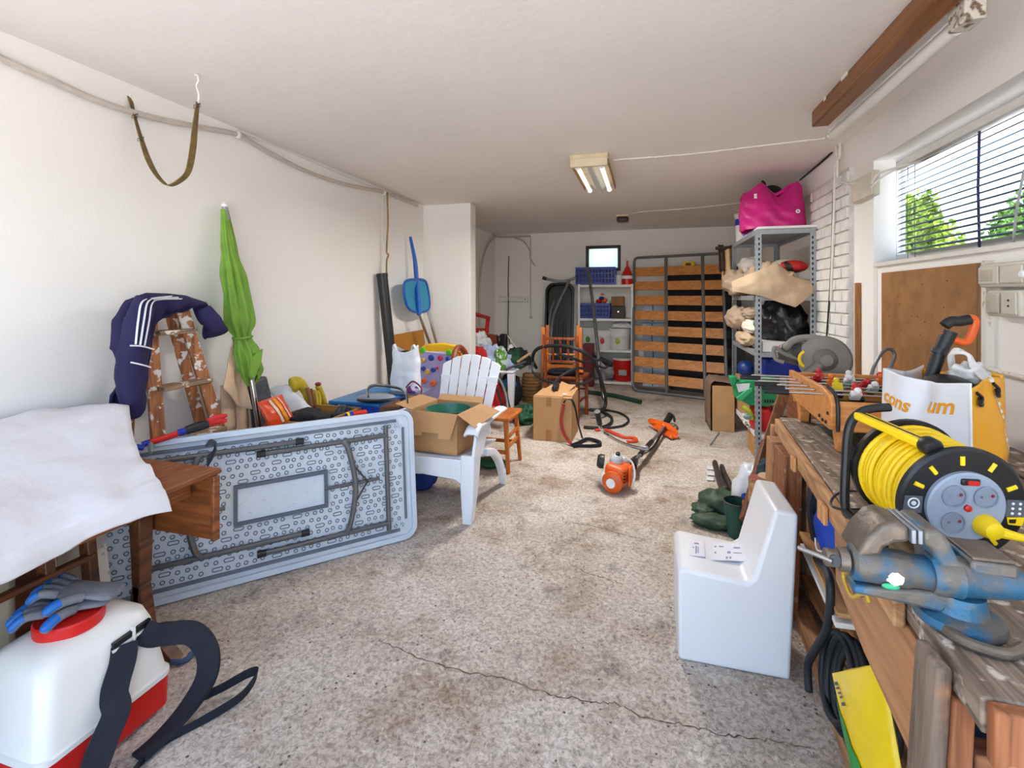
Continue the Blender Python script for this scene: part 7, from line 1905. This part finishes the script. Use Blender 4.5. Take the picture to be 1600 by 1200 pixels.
obj('rim_band', MB().grid(lambda a, b_: fB(a, .92 + .08 * b_) - nB * .004, 20, 3), BOR, BG, solid=.003, smooth=180)
hpath = smooth_path([fS(.55, .97), V(.985, 1.83, BZ + .37), V(.968, 1.83, BZ + .405), V(.945, 1.84, BZ + .415), V(.94, 1.86, BZ + .40), V(.965, 1.90, BZ + .34)], 6)
obj('knotted_handle', MB().strap(hpath, .026, .010, [V(.6, .6, .2 + .5 * math.sin(i * .4)) for i in range(len(hpath))]), mat('crumpled_white', (224, 222, 220), .6), BG, bev=.005)
obj('loose_film', MB().ball(V(.985, 1.86, BZ + .335), .045, .05, .04, 22, 16, amp=.3, seed=6), mat('crumpled_white', (224, 222, 220), .6), BG, smooth=180)
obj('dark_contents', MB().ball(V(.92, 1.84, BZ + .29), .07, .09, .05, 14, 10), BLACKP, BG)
for a_ in (.12, .62):
    obj('strap_knot', MB().tube(smooth_path([fS(a_, .95) + nS * .004, fS(a_ + .05, .90) + nS * .012, fS(a_ - .02, .86) + nS * .012, fS(a_ + .05, .84) + nS * .008, fS(a_ + .07, .9) + nS * .006], 5), .005, 6), BLACKP, BG)
def print_on(f, n, a0, b0, wu, hv, txt, size, m, par, rot=0, shear=0, bold=.0008):
    """lettering that follows the bag surface"""
    mb = text_mesh(txt, size, 0, shear, bold)
    cr, sr = math.cos(rot), math.sin(rot)
    vs = []
    for p in mb.v:
        x, y = p.x * cr - p.y * sr, p.x * sr + p.y * cr
        a_, b_ = min(1, max(0, a0 + x * wu)), min(1, max(0, b0 + y * hv))
        vs.append(f(a_, b_) + n * .0028)
    mb.v = vs
    return obj('printed_word', mb, m, par, smooth=0)
LF, LS = (FR - FL).length, (BR - FR).length
ORP = mat('print_orange', (240, 160, 24), .5)
print_on(fF, nF, .22, .74, 1 / LF, 1 / hgt, 'cons', .056, ORP, front, rot=R(-4), bold=.0016)
print_on(fF, nF, .71, .79, 1 / LF, 1 / hgt, 'um', .066, ORP, front, rot=R(2), shear=.15, bold=.0016)
print_on(fS, nS, .62, .52, 1 / LS, 1 / hgt, 'consum', .072, WPLAS, sidef, rot=R(90), bold=.0012)
def patch(f, n, a0, b0, ra, rb, m, par, name='printed_shape', sq=2.0, off=.0024):
    mb = MB(); pts = []
    for k in range(24):
        an = 2 * PI * k / 24
        cx_, cy_ = math.cos(an), math.sin(an); kk = (abs(cx_) ** sq + abs(cy_) ** sq) ** (-1 / sq)
        pts.append(f(a0 + ra * cx_ * kk, b0 + rb * cy_ * kk) + n * off)
    mid = f(a0, b0) + n * off
    mb.add([mid] + pts, [(0, 1 + k, 1 + (k + 1) % 24) for k in range(24)])
    obj(name, mb, m, par, smooth=0)
patch(fF, nF, .10, .23, .075, .12, mat('print_lime2', (180, 186, 40), .5), front)
patch(fF, nF, .12, .40, .022, .05, mat('print_leaf', (60, 110, 50), .5), front, sq=4)
patch(fF, nF, .30, .38, .035, .12, mat('print_grey', (190, 192, 198), .5), front, sq=6)
patch(fF, nF, .32, .17, .08, .06, mat('print_tomato', (224, 96, 40), .5), front)
patch(fF, nF, .60, .34, .06, .14, mat('print_grey', (190, 192, 198), .5), front, sq=6)
patch(fF, nF, .60, .17, .055, .05, mat('print_olive', (120, 130, 80), .5), front, sq=6)
# ---- black and orange saw poking out of the bag
HS = thing('pruning_saw', 'black and orange D-handled saw sticking up out of the supermarket bag', 'saw', P(1455, 600, Y=1.93))
QY = 1.93
obj('shaft', MB().tube([P(1454, 590, Y=QY), P(1468, 552, Y=QY), P(1484, 518, Y=QY)], [.018, .020, .022], 12), BLACKP, HS)
obj('shaft_ring', MB().tube([P(1465, 552, Y=QY), P(1468, 546, Y=QY)], .0225, 12), DARKM, HS)
obj('grip', MB().tube(smooth_path([P(1476, 509, Y=QY), P(1486, 502, Y=QY), P(1500, 502, Y=QY), P(1515, 499, Y=QY)], 4), .017, 12), BLACKP, HS)
obj('guard', MB().tube(smooth_path([P(1474, 518, Y=QY), P(1484, 528, Y=QY), P(1506, 535, Y=QY), P(1516, 527, Y=QY), P(1523, 508, Y=QY), P(1521, 498, Y=QY), P(1512, 497, Y=QY)], 5), .012, 10), ORANGEP, HS)

# ---- cable reel
RL = thing('cable_reel', 'yellow extension cable reel with black and grey socket face', 'cable reel', (.68, 1.36, BZ))
axd = V(-.16, .97, .10).normalized()
rc0 = V(.662, 1.275, BZ + .133)
Rr = .128
def RP(x, y, d=0):  # on the face: x right, y up, d towards the viewer
    rx = V(axd.y, -axd.x, 0).normalized(); ry = rx.cross(axd)
    if ry.z < 0: ry = -ry
    return rc0 + rx * x + ry * y - axd * d
FACEG = mat('reel_face_grey', (150, 162, 178), .4, var=.05)
obj('front_disc', MB().lathe([(Rr - .004, 0), (Rr, .004), (Rr, .014), (Rr - .006, .018), (.02, .018)], 56, rc0 + axd * .012, -axd), BLACKP, RL, smooth=30)
obj('back_disc', MB().lathe([(Rr, 0), (Rr, .012), (.02, .012)], 48, rc0 + axd * .165, axd), BLACKP, RL, smooth=30)
cab = MB()
for k_ in range(13):
    cab.lathe([(Rr - .016 + .004, 0)], 4) if False else None
for k_ in range(13):
    d = .018 + k_ * .0115
    rad = Rr - .017 + .003 * math.sin(k_ * 2.2)
    ringp = []
    for j in range(40):
        an = 2 * PI * j / 40
        rx = V(axd.y, -axd.x, 0).normalized(); ry = axd.cross(rx)
        ringp.append(rc0 + axd * (d + .003 * math.sin(an + k_)) + rx * (rad * math.cos(an)) + ry * (rad * math.sin(an)))
    obj('cable_turn', MB().tube(ringp, .0064, 8, closed=True), YELLOWP, RL, smooth=180)
obj('drum', MB().lathe([(.07, 0), (.07, .15)], 30, rc0 + axd * .012, axd), YELLOWP, RL)
pf = obj('socket_plate', MB().lathe([(.078, 0), (.078, .010), (.074, .013), (.02, .013)], 48, rc0 - axd * .004, -axd), FACEG, RL, smooth=30)
for x_, y_ in ((-.028, .026), (.034, .026), (-.026, -.034)):
    sk = obj('socket', MB().lathe([(.0245, .0), (.0245, .003), (.0215, .003), (.0205, -.004), (.004, -.004)], 28, RP(x_, y_, .0175), -axd), mat('socket_rim', (138, 148, 164), .4), pf)
    for dx in (-.008, .008):
        obj('pin_hole', MB().lathe([(.0032, 0), (.0032, .002)], 8, RP(x_ + dx, y_, .0155), -axd), BLACKP, sk)
    obj('child_guard', MB().lathe([(.004, 0), (.004, .002)], 8, RP(x_ + .013, y_ + .003, .0158), -axd), mat('guard_maroon', (140, 40, 50), .5), sk)
obj('switch', MB().box(RP(.0, .059, .019), (.036, .008, .014), Matrix((V(axd.y, -axd.x, 0).normalized(), -axd, V(axd.y, -axd.x, 0).normalized().cross(axd).normalized())).transposed()), BLACKP, pf, bev=.003)
obj('switch_rocker', MB().box(RP(.002, .059, .024), (.022, .006, .010), Matrix((V(axd.y, -axd.x, 0).normalized(), -axd, V(axd.y, -axd.x, 0).normalized().cross(axd).normalized())).transposed()), REDP, pf, bev=.002)
obj('reset_button', MB().lathe([(.0075, 0), (.0075, .004), (.004, .006)], 14, RP(0, 0, .017), -axd), REDP, pf)
for an in (95, 60, 130, 25, 155, -50, -95):
    x_, y_ = .101 * math.cos(R(an)), .101 * math.sin(R(an))
    dd = V(math.cos(R(an)), math.sin(R(an)), 0)
    obj('yellow_mark', MB().tube([RP(x_ - .010 * dd.x, y_ - .010 * dd.y, .0065), RP(x_ + .010 * dd.x, y_ + .010 * dd.y, .0065)], .0048, 8, flat=.6), YELLOWP, RL)
for sx in (-1, 1):
    obj('rating_label', MB().prism([RP(sx * .083, .018, .0068), RP(sx * .119, .018, .0068), RP(sx * .121, -.020, .0068), RP(sx * .083, -.020, .0068)], (0, 0, 0), -axd * .0015), mat('label_grey', (92, 96, 102), .5), RL)
obj('brand_ring', MB().tube([RP(-.101 + .011 * math.cos(2 * PI * k / 16), .002 + .011 * math.sin(2 * PI * k / 16), .0088) for k in range(16)], .0016, 6, closed=True), WPLAS, RL)
obj('brand_dot', MB().lathe([(.005, 0), (.005, .0015)], 12, RP(-.101, .002, .0085), -axd), WPLAS, RL)
for q in range(3):
    for s_ in range(2):
        obj('label_symbol', MB().lathe([(.003, 0), (.003, .001)], 8, RP(.095 + s_ * .014, .010 - q * .011, .0085), -axd), WPLAS, RL)
obj('warning_tag', MB().prism([RP(.086, -.022, .0068), RP(.121, -.020, .0068), RP(.117, -.040, .0068), RP(.09, -.038, .0068)], (0, 0, 0), -axd * .0015), YELLOWP, RL)
obj('warning_print', MB().prism([RP(.090, -.026, .0085), RP(.104, -.025, .0085), RP(.103, -.034, .0085), RP(.091, -.034, .0085)], (0, 0, 0), -axd * .0008), BLACKP, RL)
# plug in the fourth socket
plg = obj('plug', MB().lathe([(.024, 0), (.024, .012), (.018, .03), (.008, .034)], 20, RP(.036, -.036, .014), -axd), YELLOWP, RL)
obj('plug_lead', MB().tube(smooth_path([RP(.05, -.042, .03), RP(.085, -.045, .045), RP(.13, -.05, .05), RP(.19, -.075, .03)], 5), [.013, .012, .011, .010, .009, .008, .008, .007, .007, .007, .007, .007, .007, .007, .007, .007], 10), YELLOWP, RL)
# stand and carrying handle
rx = V(axd.y, -axd.x, 0).normalized()
bk0 = rc0 + axd * .185
st_ = smooth_path([bk0 + rx * .02 + V(0, 0, -.131), bk0 - rx * .10 + V(0, 0, -.131), bk0 - rx * .135 + V(-.0, 0, -.12), bk0 - rx * .135 + V(0, 0, 0), bk0 - rx * .125 + V(0, 0, .10), bk0 - rx * .09 + V(0, 0, .14), bk0 - rx * .03 + V(0, 0, .15)], 6)
obj('stand_tube', MB().tube([V(p.x, p.y, max(p.z, BZ + .013)) for p in st_], .011, 10), BLACKP, RL)
st2 = [V(*(rc0 - rx * .135 + axd * .19)) + V(0, 0, -.12), rc0 - rx * .138 + axd * .03 + V(0, 0, -.121)]
obj('stand_tube', MB().tube([V(p.x, p.y, max(p.z, BZ + .013)) for p in st2], .011, 10), BLACKP, RL)
h_a = bk0 - rx * .105 + V(0, 0, .128); h_b = rc0 - rx * .052 + axd * .02 + V(0, 0, .118)
hd_ = obj('carry_handle', MB().beam(h_a, h_b, .034, .020), YELLOWP, RL, bev=.005)
obj('handle_inlay', MB().beam(h_a + V(0, 0, .0095), lerp(h_a, h_b, .9) + V(0, 0, .0095), .005, .004), BLACKP, hd_)
obj('crank_knob', MB().lathe([(.018, 0), (.021, .006), (.021, .026), (.017, .032)], 24, h_b + axd * .01, -axd), BLACKP, RL)

# ---- marker, cable on the bench
mk = thing('marker_tube', 'dark marker with white lettering lying on the workbench', 'marker', P(1375, 808, Z=BZ))
ma, mb2 = P(1352, 800, Z=BZ + .012), P(1408, 815, Z=BZ + .012)
obj('barrel', MB().tube([ma, mb2], .010, 12), mat('marker_grey', (70, 84, 90), .4), mk)
obj('cap', MB().tube([ma, lerp(ma, mb2, .3)], .0112, 12), BLACKP, mk)
obj('white_band', MB().tube([lerp(ma, mb2, .3), lerp(ma, mb2, .55)], .0108, 12), WPLAS, mk)
obj('thin_black_lead', MB().tube(smooth_path([P(1384, 780, Z=BZ + .03), P(1345, 768, Z=BZ + .02), P(1312, 770, Z=BZ + .012), P(1298, 785, Z=BZ + .006), P(1310, 795, Z=BZ + .006), P(1350, 796, Z=BZ + .006), P(1378, 800, Z=BZ + .006)], 7), .0035, 8), CABB, label='thin black lead curling over the front edge of the workbench', cat='cable')
obj('short_black_lead', MB().tube(smooth_path([P(1386, 758, Z=BZ + .03), P(1362, 762, Z=BZ + .012), P(1352, 775, Z=BZ + .006), P(1362, 790, Z=BZ + .006), P(1378, 798, Z=BZ + .006)], 7), .0035, 8), CABB, label='short black lead looping beside the cable reel stand', cat='cable')

# ---- bench vice
VS = thing('bench_vice', 'worn blue cast iron bench vice bolted to the workbench corner', 'vice', (.55, 1.04, BZ))
VM = mat('worn_blue_iron', (112, 106, 98), .5, .35, rgb2=(52, 106, 138), mixpos=(.40, .56), scale=19, bump=.45, bscale=40)
VB = mat('bare_iron', (122, 110, 98), .45, .5, var=.2, scale=18, bump=.35, bscale=40)
vy = 1.04
vz = .905
obj('slide_barrel', MB().lathe([(.030, 0), (.038, .006), (.038, .105), (.034, .112), (.034, .20)], 28, V(.375, vy, vz), (1, 0, -.03)), VM, VS, smooth=30)
obj('screw_collar', MB().lathe([(.024, 0), (.026, .004), (.026, .018), (.020, .022)], 20, V(.352, vy, vz + .001), (1, 0, -.03)), VB, VS)
obj('screw_head', MB().lathe([(.018, 0), (.020, .004), (.018, .03)], 20, V(.326, vy, vz + .002), (1, 0, -.03)), VB, VS)
obj('tommy_bar', MB().tube([V(.335, vy - .024, vz + .004), V(.315, vy + .0, vz + .002), V(.285, vy + .04, vz - .004)], .0055, 8), CHROME, VS)
obj('bar_boss', MB().lathe([(.012, 0), (.012, .006)], 14, V(.340, vy - .016, vz + .004), (0, -1, .2)), DARKM, VS)
# moving jaw: arm rising from the barrel and leaning towards the fixed jaw
obj('moving_jaw', MB().prism([V(.378, 0, vz + .02), V(.425, 0, vz + .03), V(.432, 0, vz + .048), V(.452, 0, vz + .062), V(.478, 0, vz + .066), V(.478, 0, vz + .098), V(.448, 0, vz + .108), V(.425, 0, vz + .098), V(.398, 0, vz + .062)], (0, vy - .028, 0), (0, vy + .075, 0)), VB, VS, bev=.008, seg=3)
obj('jaw_plate', MB().bx(.478, .487, vy - .034, vy + .08, vz + .068, vz + .098), GALV, VS, bev=.002)
obj('fixed_jaw', MB().prism([V(.500, 0, vz + .066), V(.515, 0, vz + .058), V(.528, 0, vz + .03), V(.535, 0, vz - .02), V(.60, 0, vz - .02), V(.60, 0, vz + .02), V(.565, 0, vz + .04), V(.545, 0, vz + .085), V(.528, 0, vz + .102), V(.500, 0, vz + .098)], (0, vy - .03, 0), (0, vy + .08, 0)), VM, VS, bev=.008, seg=3)
obj('jaw_plate', MB().bx(.490, .499, vy - .034, vy + .08, vz + .068, vz + .098), GALV, VS, bev=.002)
obj('body', MB().lathe([(.040, 0), (.045, .008), (.045, .05), (.040, .058), (.036, .12), (.030, .16)], 28, V(.52, vy, vz - .003), (1, 0, 0)), VM, VS, smooth=30)
obj('anvil', MB().bx(.585, .665, vy - .028, vy + .07, vz + .015, vz + .045), VM, VS, bev=.006)
obj('anvil_face', MB().bx(.588, .662, vy - .025, vy + .067, vz + .0445, vz + .052), VB, VS, bev=.003)
obj('under_rail', MB().prism([V(.375, 0, vz - .042), V(.375, 0, vz - .060), V(.48, 0, vz - .068), V(.535, 0, vz - .075), V(.56, 0, vz - .05), V(.56, 0, vz - .03)], (0, vy - .026, 0), (0, vy + .026, 0)), VM, VS, bev=.006)
obj('base', MB().lathe([(.075, 0), (.078, .006), (.075, .020), (.05, .028), (.045, .065)], 32, V(.578, vy + .005, BZ + .003), (0, 0, 1)), VM, VS, smooth=30)
obj('base_lug', MB().tube(smooth_path([V(.53, vy - .05, BZ + .012), V(.55, vy - .085, BZ + .012), V(.60, vy - .10, BZ + .012), V(.645, vy - .07, BZ + .012)], 5), .011, 10), VB, VS)
obj('sticker', MB().ball(V(.448, vy - .0365, vz - .010), .016, .004, .014, 12, 8, amp=.2), PAPER, VS)
obj('sticker', MB().ball(V(.440, vy - .034, vz - .028), .017, .005, .007, 12, 8), mat('mint_sticker', (60, 186, 130), .5), VS)
for o in VS.children:
    c_ = V(.335, 1.06, BZ) - ORIGIN[VS]
    o.data.transform(Matrix.Translation(c_) @ Matrix.Scale(.84, 4) @ Matrix.Translation(-c_))
# ---- brass-yellow clamp on the bench front
cl = thing('yellow_clamp', 'yellow and brown spring hook hanging on the front of the workbench', 'hook', P(1335, 940, X=.47))
CX_ = .465
obj('body', MB().prism([P(1322, 898, X=CX_), P(1338, 898, X=CX_), P(1352, 925, X=CX_), P(1334, 932, X=CX_)], (0, 0, 0), (.018, 0, 0)), mat('brown_clamp', (96, 72, 52), .6), cl, bev=.003)
obj('yellow_edge', MB().tube(smooth_path([P(1338, 893, X=CX_), P(1322, 892, X=CX_), P(1318, 900, X=CX_), P(1326, 925, X=CX_), P(1333, 933, X=CX_), P(1346, 928, X=CX_), P(1354, 930, X=CX_), P(1358, 942, X=CX_)], 5), .0045, 8), mat('brass_yellow', (216, 176, 60), .4, .2), cl)

# ================================================================== under the bench
obj('shelf_box', MB().bx(.70, 1.2, 1.95, 2.27, .131, .40), wood('drawer_box', (196, 144, 92), (158, 108, 62), 'Y', .8, .6), label='pale wooden drawer box under the boards below the workbench', cat='box', bev=.004)
pb_t = thing('flat_board', 'pale board with a white edge laid flat under the workbench', 'board', (.8, 1.9, .40))
obj('pale_board', MB().prism([V(.555, 1.66, .418), V(.60, 2.20, .418), V(1.1, 2.20, .418), V(1.1, 1.66, .418)], (0, 0, 0), (0, 0, .014)), wood('pale_board', (210, 160, 104), (176, 122, 72), 'Y', .8, .6), pb_t, bev=.002)
obj('white_edge', MB().prism([V(.55, 1.66, .386), V(.592, 2.16, .386), V(1.0, 2.16, .401), V(1.0, 1.66, .401)], (0, 0, 0), (0, 0, .016)), PAINTW, pb_t, bev=.002)
bbg = thing('blue_rucksack', 'blue and dark navy rucksack stuffed under the workbench', 'rucksack', (.68, 2.05, .434))
def kz(p): return V(p.x, p.y, min(max(p.z, .434), .722))
obj('body', MB().ball(V(.715, 2.10, .575), .11, .15, .15, 28, 18, amp=.10, seed=2).rock(kz), mat('navy_cloth', (28, 36, 66), .8, var=.2), bbg, smooth=180)
obj('blue_pocket', MB().ball(V(.66, 1.93, .56), .075, .13, .125, 28, 18, amp=.06, seed=3).rock(kz), mat('royal_blue_cloth', (22, 64, 176), .7, var=.12), bbg, smooth=180)
obj('strap', MB().strap(smooth_path([V(.615, 2.06, .69), V(.59, 2.04, .60), V(.60, 2.02, .48)], 5), .04, .010, (0, 1, 0)), WEB, bbg)
obj('piping', MB().tube(smooth_path([V(.598, 2.0, .50), V(.583, 1.93, .49), V(.592, 1.86, .52)], 5), .003, 6), WPLAS, bbg)
obj('basin_rest', MB().bx(.72, 1.1, 1.55, 1.88, .131, .16), BENCHS, label='low timber block under the dark blue basin', cat='block')
bs_ = thing('blue_basin', 'dark blue round basin under the boards below the workbench', 'basin', (.84, 1.72, .162))
obj('bowl', MB().lathe([(.10, 0), (.15, .015), (.19, .09), (.205, .20), (.212, .21), (.20, .20), (.18, .10), (.13, .03)], 36, V(.835, 1.72, .163), caps=False), mat('basin_blue', (16, 38, 66), .35, var=.1), bs_, smooth=60)
obj('wire_clip', MB().tube(smooth_path([P(1280, 925, X=.62), P(1285, 935, X=.61), P(1292, 938, X=.61)], 4), .003, 6), CHROME, bs_)
# black hose hanging and coil
bh = thing('hose_end', 'thick black hose hanging in front of the workbench down to the floor', 'hose', P(1265, 1080, Z=0))
obj('hose', MB().tube(smooth_path([P(1268, 866, X=.62), P(1286, 884, X=.575), P(1296, 905, X=.555), P(1297, 945, X=.55), P(1291, 985, X=.55), P(1272, 1018, X=.54), P(1262, 1040, X=.53), P(1264, 1080, X=.53)], 7), .0125, 12), RUBBER, bh, smooth=180)
hc_ = thing('hose_coil', 'coil of black hose lying under the near end of the workbench', 'hose', P(1320, 1080, Z=.0))
rn_ = random.Random(8)
for k_ in range(7):
    c_ = V(.578 + .010 * k_, 1.735 - .022 * k_, .195 + rn_.uniform(-.012, .012))
    ra, rb_ = .105 + rn_.uniform(-.012, .02), .125 + rn_.uniform(-.012, .012)
    tw = rn_.uniform(-.4, .4)
    pts = [V(c_.x + .022 * math.sin(2 * PI * j / 28 + tw), c_.y + ra * math.cos(2 * PI * j / 28), max(.066, c_.z + rb_ * math.sin(2 * PI * j / 28))) for j in range(28)]
    obj('hose_turn', MB().tube(pts, .0115, 10, closed=True), RUBBER, hc_, smooth=180)
# yellow and green sack
ys = thing('compost_sack', 'yellow and green plastic sack standing under the near end of the bench', 'sack', P(1345, 1190, X=.51))
yq = [P(1298, 1050, X=.545), P(1345, 1036, X=.57), P(1388, 1062, X=.57), P(1378, 1215, X=.56), P(1330, 1215, X=.545)]
def ysf(off):
    def f(a, b_):
        t0 = lerp(P(1300, 1052, X=.495), P(1378, 1036, X=.525), a); t1 = lerp(P(1350, 1290, X=.485), P(1425, 1290, X=.53), a)
        p = lerp(t0, t1, b_); p.z = max(p.z, .055)
        w = (math.sin(PI * a) * math.sin(PI * (b_ * .9 + .1))) ** .5
        return p + V(-.75, -.65, .1) * (off * w) + V(-1, 0, 0) * wrinkle(p, .006, 13, 3) * w
    return f
obj('sack', shell(MB(), ysf(.028), ysf(-.03), 24, 30), mat('sack_yellow', (240, 206, 14), .35, var=.05, bump=.2, bscale=18), ys, smooth=180)
f_ = ysf(.0305)
obj('green_panel', MB().grid(lambda a, b_: f_(a * (.02 + .62 * b_), lerp(.16, 1, b_)) + V(-.0015, -.0015, 0), 14, 24), mat('sack_green', (36, 150, 60), .35), ys, smooth=180)
for k_, (b0, b1) in enumerate(((.06, .085), (.10, .115), (.135, .15), (.165, .18), (.21, .235))):
    obj('printed_line', MB().grid(lambda a, b_: f_(lerp(.07 + k_ * .03, .16 + k_ * .035, a), lerp(b0, b1, b_)) + V(-.002, -.002, 0), 4, 2), INK, ys, smooth=0)

# ================================================================== white moulded seat
WT = thing('moulded_seat', 'white moulded plastic corner seat standing on the floor before the workbench', 'seat', (.31, 2.07, FLOOR0))
MOLD = mat('moulded_white', (232, 233, 236), .32, var=.02, scale=2)
sx0_, sx1_ = .118, .505
fyA, fyB = 1.935, 2.255
prof = [(sx0_, 0), (sx1_ - .004, 0), (sx1_ + .022, .605), (sx1_ - .055, .612), (sx1_ - .125, .352), (sx1_ - .15, .332), (sx0_ + .02, .352), (sx0_ - .002, .340)]
obj('body', MB().prism([V(x, 0, z + FLOOR0) for x, z in prof], (0, fyA, 0), (0, fyB, 0)), MOLD, WT, bev=.014, seg=4)
# leaflets on its seat
FAINT = mat('faint_print', (150, 156, 184), .7)
def leaflet(label, u0, v0, u1, v1, z, name='leaflet'):
    t = thing(name, label, 'leaflet', P((u0 + u1) / 2, (v0 + v1) / 2, Z=z))
    q = [P(u0 + 3, v0, Z=z), P(u1 - 3, v0 + 2, Z=z), P(u1, v1, Z=z), P(u0, v1 - 2, Z=z)]
    obj('sheet', MB().prism(q, (0, 0, 0), (0, 0, .0012)), PAPER, t)
    def L_(a, b_): return lerp(lerp(q[0], q[1], a), lerp(q[3], q[2], a), b_) + V(0, 0, .0014)
    return t, L_
zs = .345 + FLOOR0 + .001
t, L_ = leaflet('small instruction leaflet on the left of the white seat', 1076, 845, 1102, 870, .3505)
for a, b_, c, d in ((.3, .12, .65, .22), (.4, .35, .5, .85), (.55, .4, .62, .8), (.2, .42, .3, .5)):
    obj('printed_line', MB().prism([L_(a, b_), L_(c, b_), L_(c, d), L_(a, d)], (0, 0, 0), (0, 0, .0004)), FAINT, t)
t, L_ = leaflet('wide instruction leaflet beside the backrest of the white seat', 1111, 848, 1166, 877, .346)
for a, b_, c, d in ((.06, .2, .12, .28), (.2, .2, .34, .26), (.65, .22, .85, .32), (.08, .55, .13, .65), (.46, .5, .56, .62), (.42, .8, .48, .92), (.52, .8, .58, .92), (.65, .55, .9, .6)):
    obj('printed_line', MB().prism([L_(a, b_), L_(c, b_), L_(c, d), L_(a, d)], (0, 0, 0), (0, 0, .0004)), FAINT, t)

# ================================================================== waders, bag, bucket behind the seat
WDG = mat('wader_green', (44, 70, 48), .6, var=.2, scale=8, bump=.4, bscale=22)
wd = thing('rubber_waders', 'crumpled dark green rubber waders lying on the floor', 'waders', P(1120, 800, Z=0))
def wblob(u, v, z, rx, ry, rz, seed, rot=0):
    c = P(u, v, Z=z)
    return MB().ball(c, rx, ry, rz, 24, 14, rot=Euler((0, 0, rot)), amp=.16, fr=5, seed=seed).rock(lambda p: V(p.x, p.y, max(p.z, .003)))
obj('upper', wblob(1126, 785, .07, .13, .14, .075, 2), WDG, wd, smooth=180)
obj('lower_leg', wblob(1118, 815, .035, .14, .075, .04, 3, R(-10)), WDG, wd, smooth=180)
obj('flap', wblob(1100, 795, .05, .075, .09, .03, 5), WDG, wd, smooth=180)
BLKB = mat('boot_brown_black', (52, 42, 40), .55, var=.2)
obj('boot_shaft', MB().tube(smooth_path([P(1117, 724, Z=.05), P(1121, 738, Z=.05), P(1127, 756, Z=.06), P(1134, 770, Z=.07)], 5), [.03] * 6 + [.036] * 5 + [.04] * 5, 12, flat=.7), BLKB, wd, smooth=180)
obj('boot_shaft', MB().tube(smooth_path([P(1128, 730, Z=.05), P(1135, 748, Z=.05), P(1143, 766, Z=.06), P(1150, 778, Z=.07)], 5), [.026] * 6 + [.032] * 10, 12, flat=.7), BLKB, wd, smooth=180)
for u, v, lab in ((1108, 731, 'farthest'), (1108, 740, 'middle'), (1107, 748, 'nearest')):
    obj('white_scrap', MB().prism([P(u - 4, v - 3, Z=.004), P(u + 9, v - 1, Z=.004), P(u + 9, v + 4, Z=.004), P(u - 3, v + 3, Z=.004)], (0, 0, 0), (0, 0, .008)), mat('scrap_white', (212, 214, 218), .6), label=lab + ' of the three white scraps beside the waders', cat='scrap', group='white scraps on the floor', bev=.003)
pcy = thing('clear_sack', 'white translucent plastic sack behind the moulded seat', 'sack', P(1168, 790, Z=0))
obj('sack', MB().ball(P(1176, 775, Z=.17), .115, .12, .19, 24, 16, amp=.12, seed=7).rock(lambda p: V(p.x, p.y, max(p.z, .003))), mat('milky_film', (214, 218, 226), .35, var=.05, bump=.4, bscale=16), pcy, smooth=180)
obj('blue_mark', MB().ball(P(1163, 776, Y=2.85), .016, .010, .02, 12, 8), BLUEP, pcy)
obj('brown_stick', MB().beam(P(1195, 690, Y=3.02), P(1162, 812, Y=2.62), .03, .045, (0, 1, 0)), wood('stick_red_brown', (122, 76, 50), (86, 50, 30), 'Z', 1, .6), label='long red-brown stick leaning across the white sack', cat='stick', bev=.004)
bq = thing('green_bucket', 'dark green bucket with a wooden tool behind the white seat', 'bucket', P(1155, 830, Z=0))
bqc = V(P(1152, 838, Z=0).x, P(1152, 838, Z=0).y, FLOOR0)
obj('pail', MB().lathe([(.05, 0), (.062, .09), (.072, .20), (.076, .20), (.064, .10), (.05, .01)], 28, bqc + V(0, .0, 0), caps=False), mat('pail_green', (30, 84, 72), .45, var=.15), bq, smooth=60)
obj('rim', MB().tube([bqc + V(.075 * math.cos(2 * PI * k / 24), .075 * math.sin(2 * PI * k / 24), .20) for k in range(24)], .006, 8, closed=True), BLKB, bq)
obj('wooden_knob', MB().ball(bqc + V(.045, -.02, .20), .024, .022, .045, 14, 10), wood('knob_wood', (186, 120, 66), (150, 90, 44), 'Z', 1, .5), bq)
heap('dark_bag', 'dark blue-green bag squeezed between the leaning board and the upright timber', 'bag', V(.64, 2.84, .36), .10, .08, .16, mat('petrol_cloth', (26, 52, 58), .75, var=.2), .14, 23, 0)
obj('bag_crate', MB().bx(.55, .74, 2.76, 2.96, FLOOR0, .22), WOODD, label='small dark wooden crate under the blue-green bag', cat='crate')
for lab, u, v in (('cut log with a red painted end behind the white seat', 1189, 748), ('pale cut log beside the upright timber', 1204, 745)):
    c = P(u, v, Y=2.62)
    t = thing('cut_log', lab, 'log', V(c.x, 2.66, FLOOR0), 'cut logs behind the white seat')
    obj('trunk', MB().lathe([(.045, 0), (.046, c.z - .02)], 18, V(c.x, 2.68, FLOOR0)), BENCHS, t)
    obj('end_face', MB().lathe([(.045, 0), (.04, .006)], 18, V(c.x, 2.68, c.z - .02 + FLOOR0)), mat('red_log_end', (160, 84, 76), .7) if 'red' in lab else mat('pale_log_end', (206, 176, 140), .7), t)
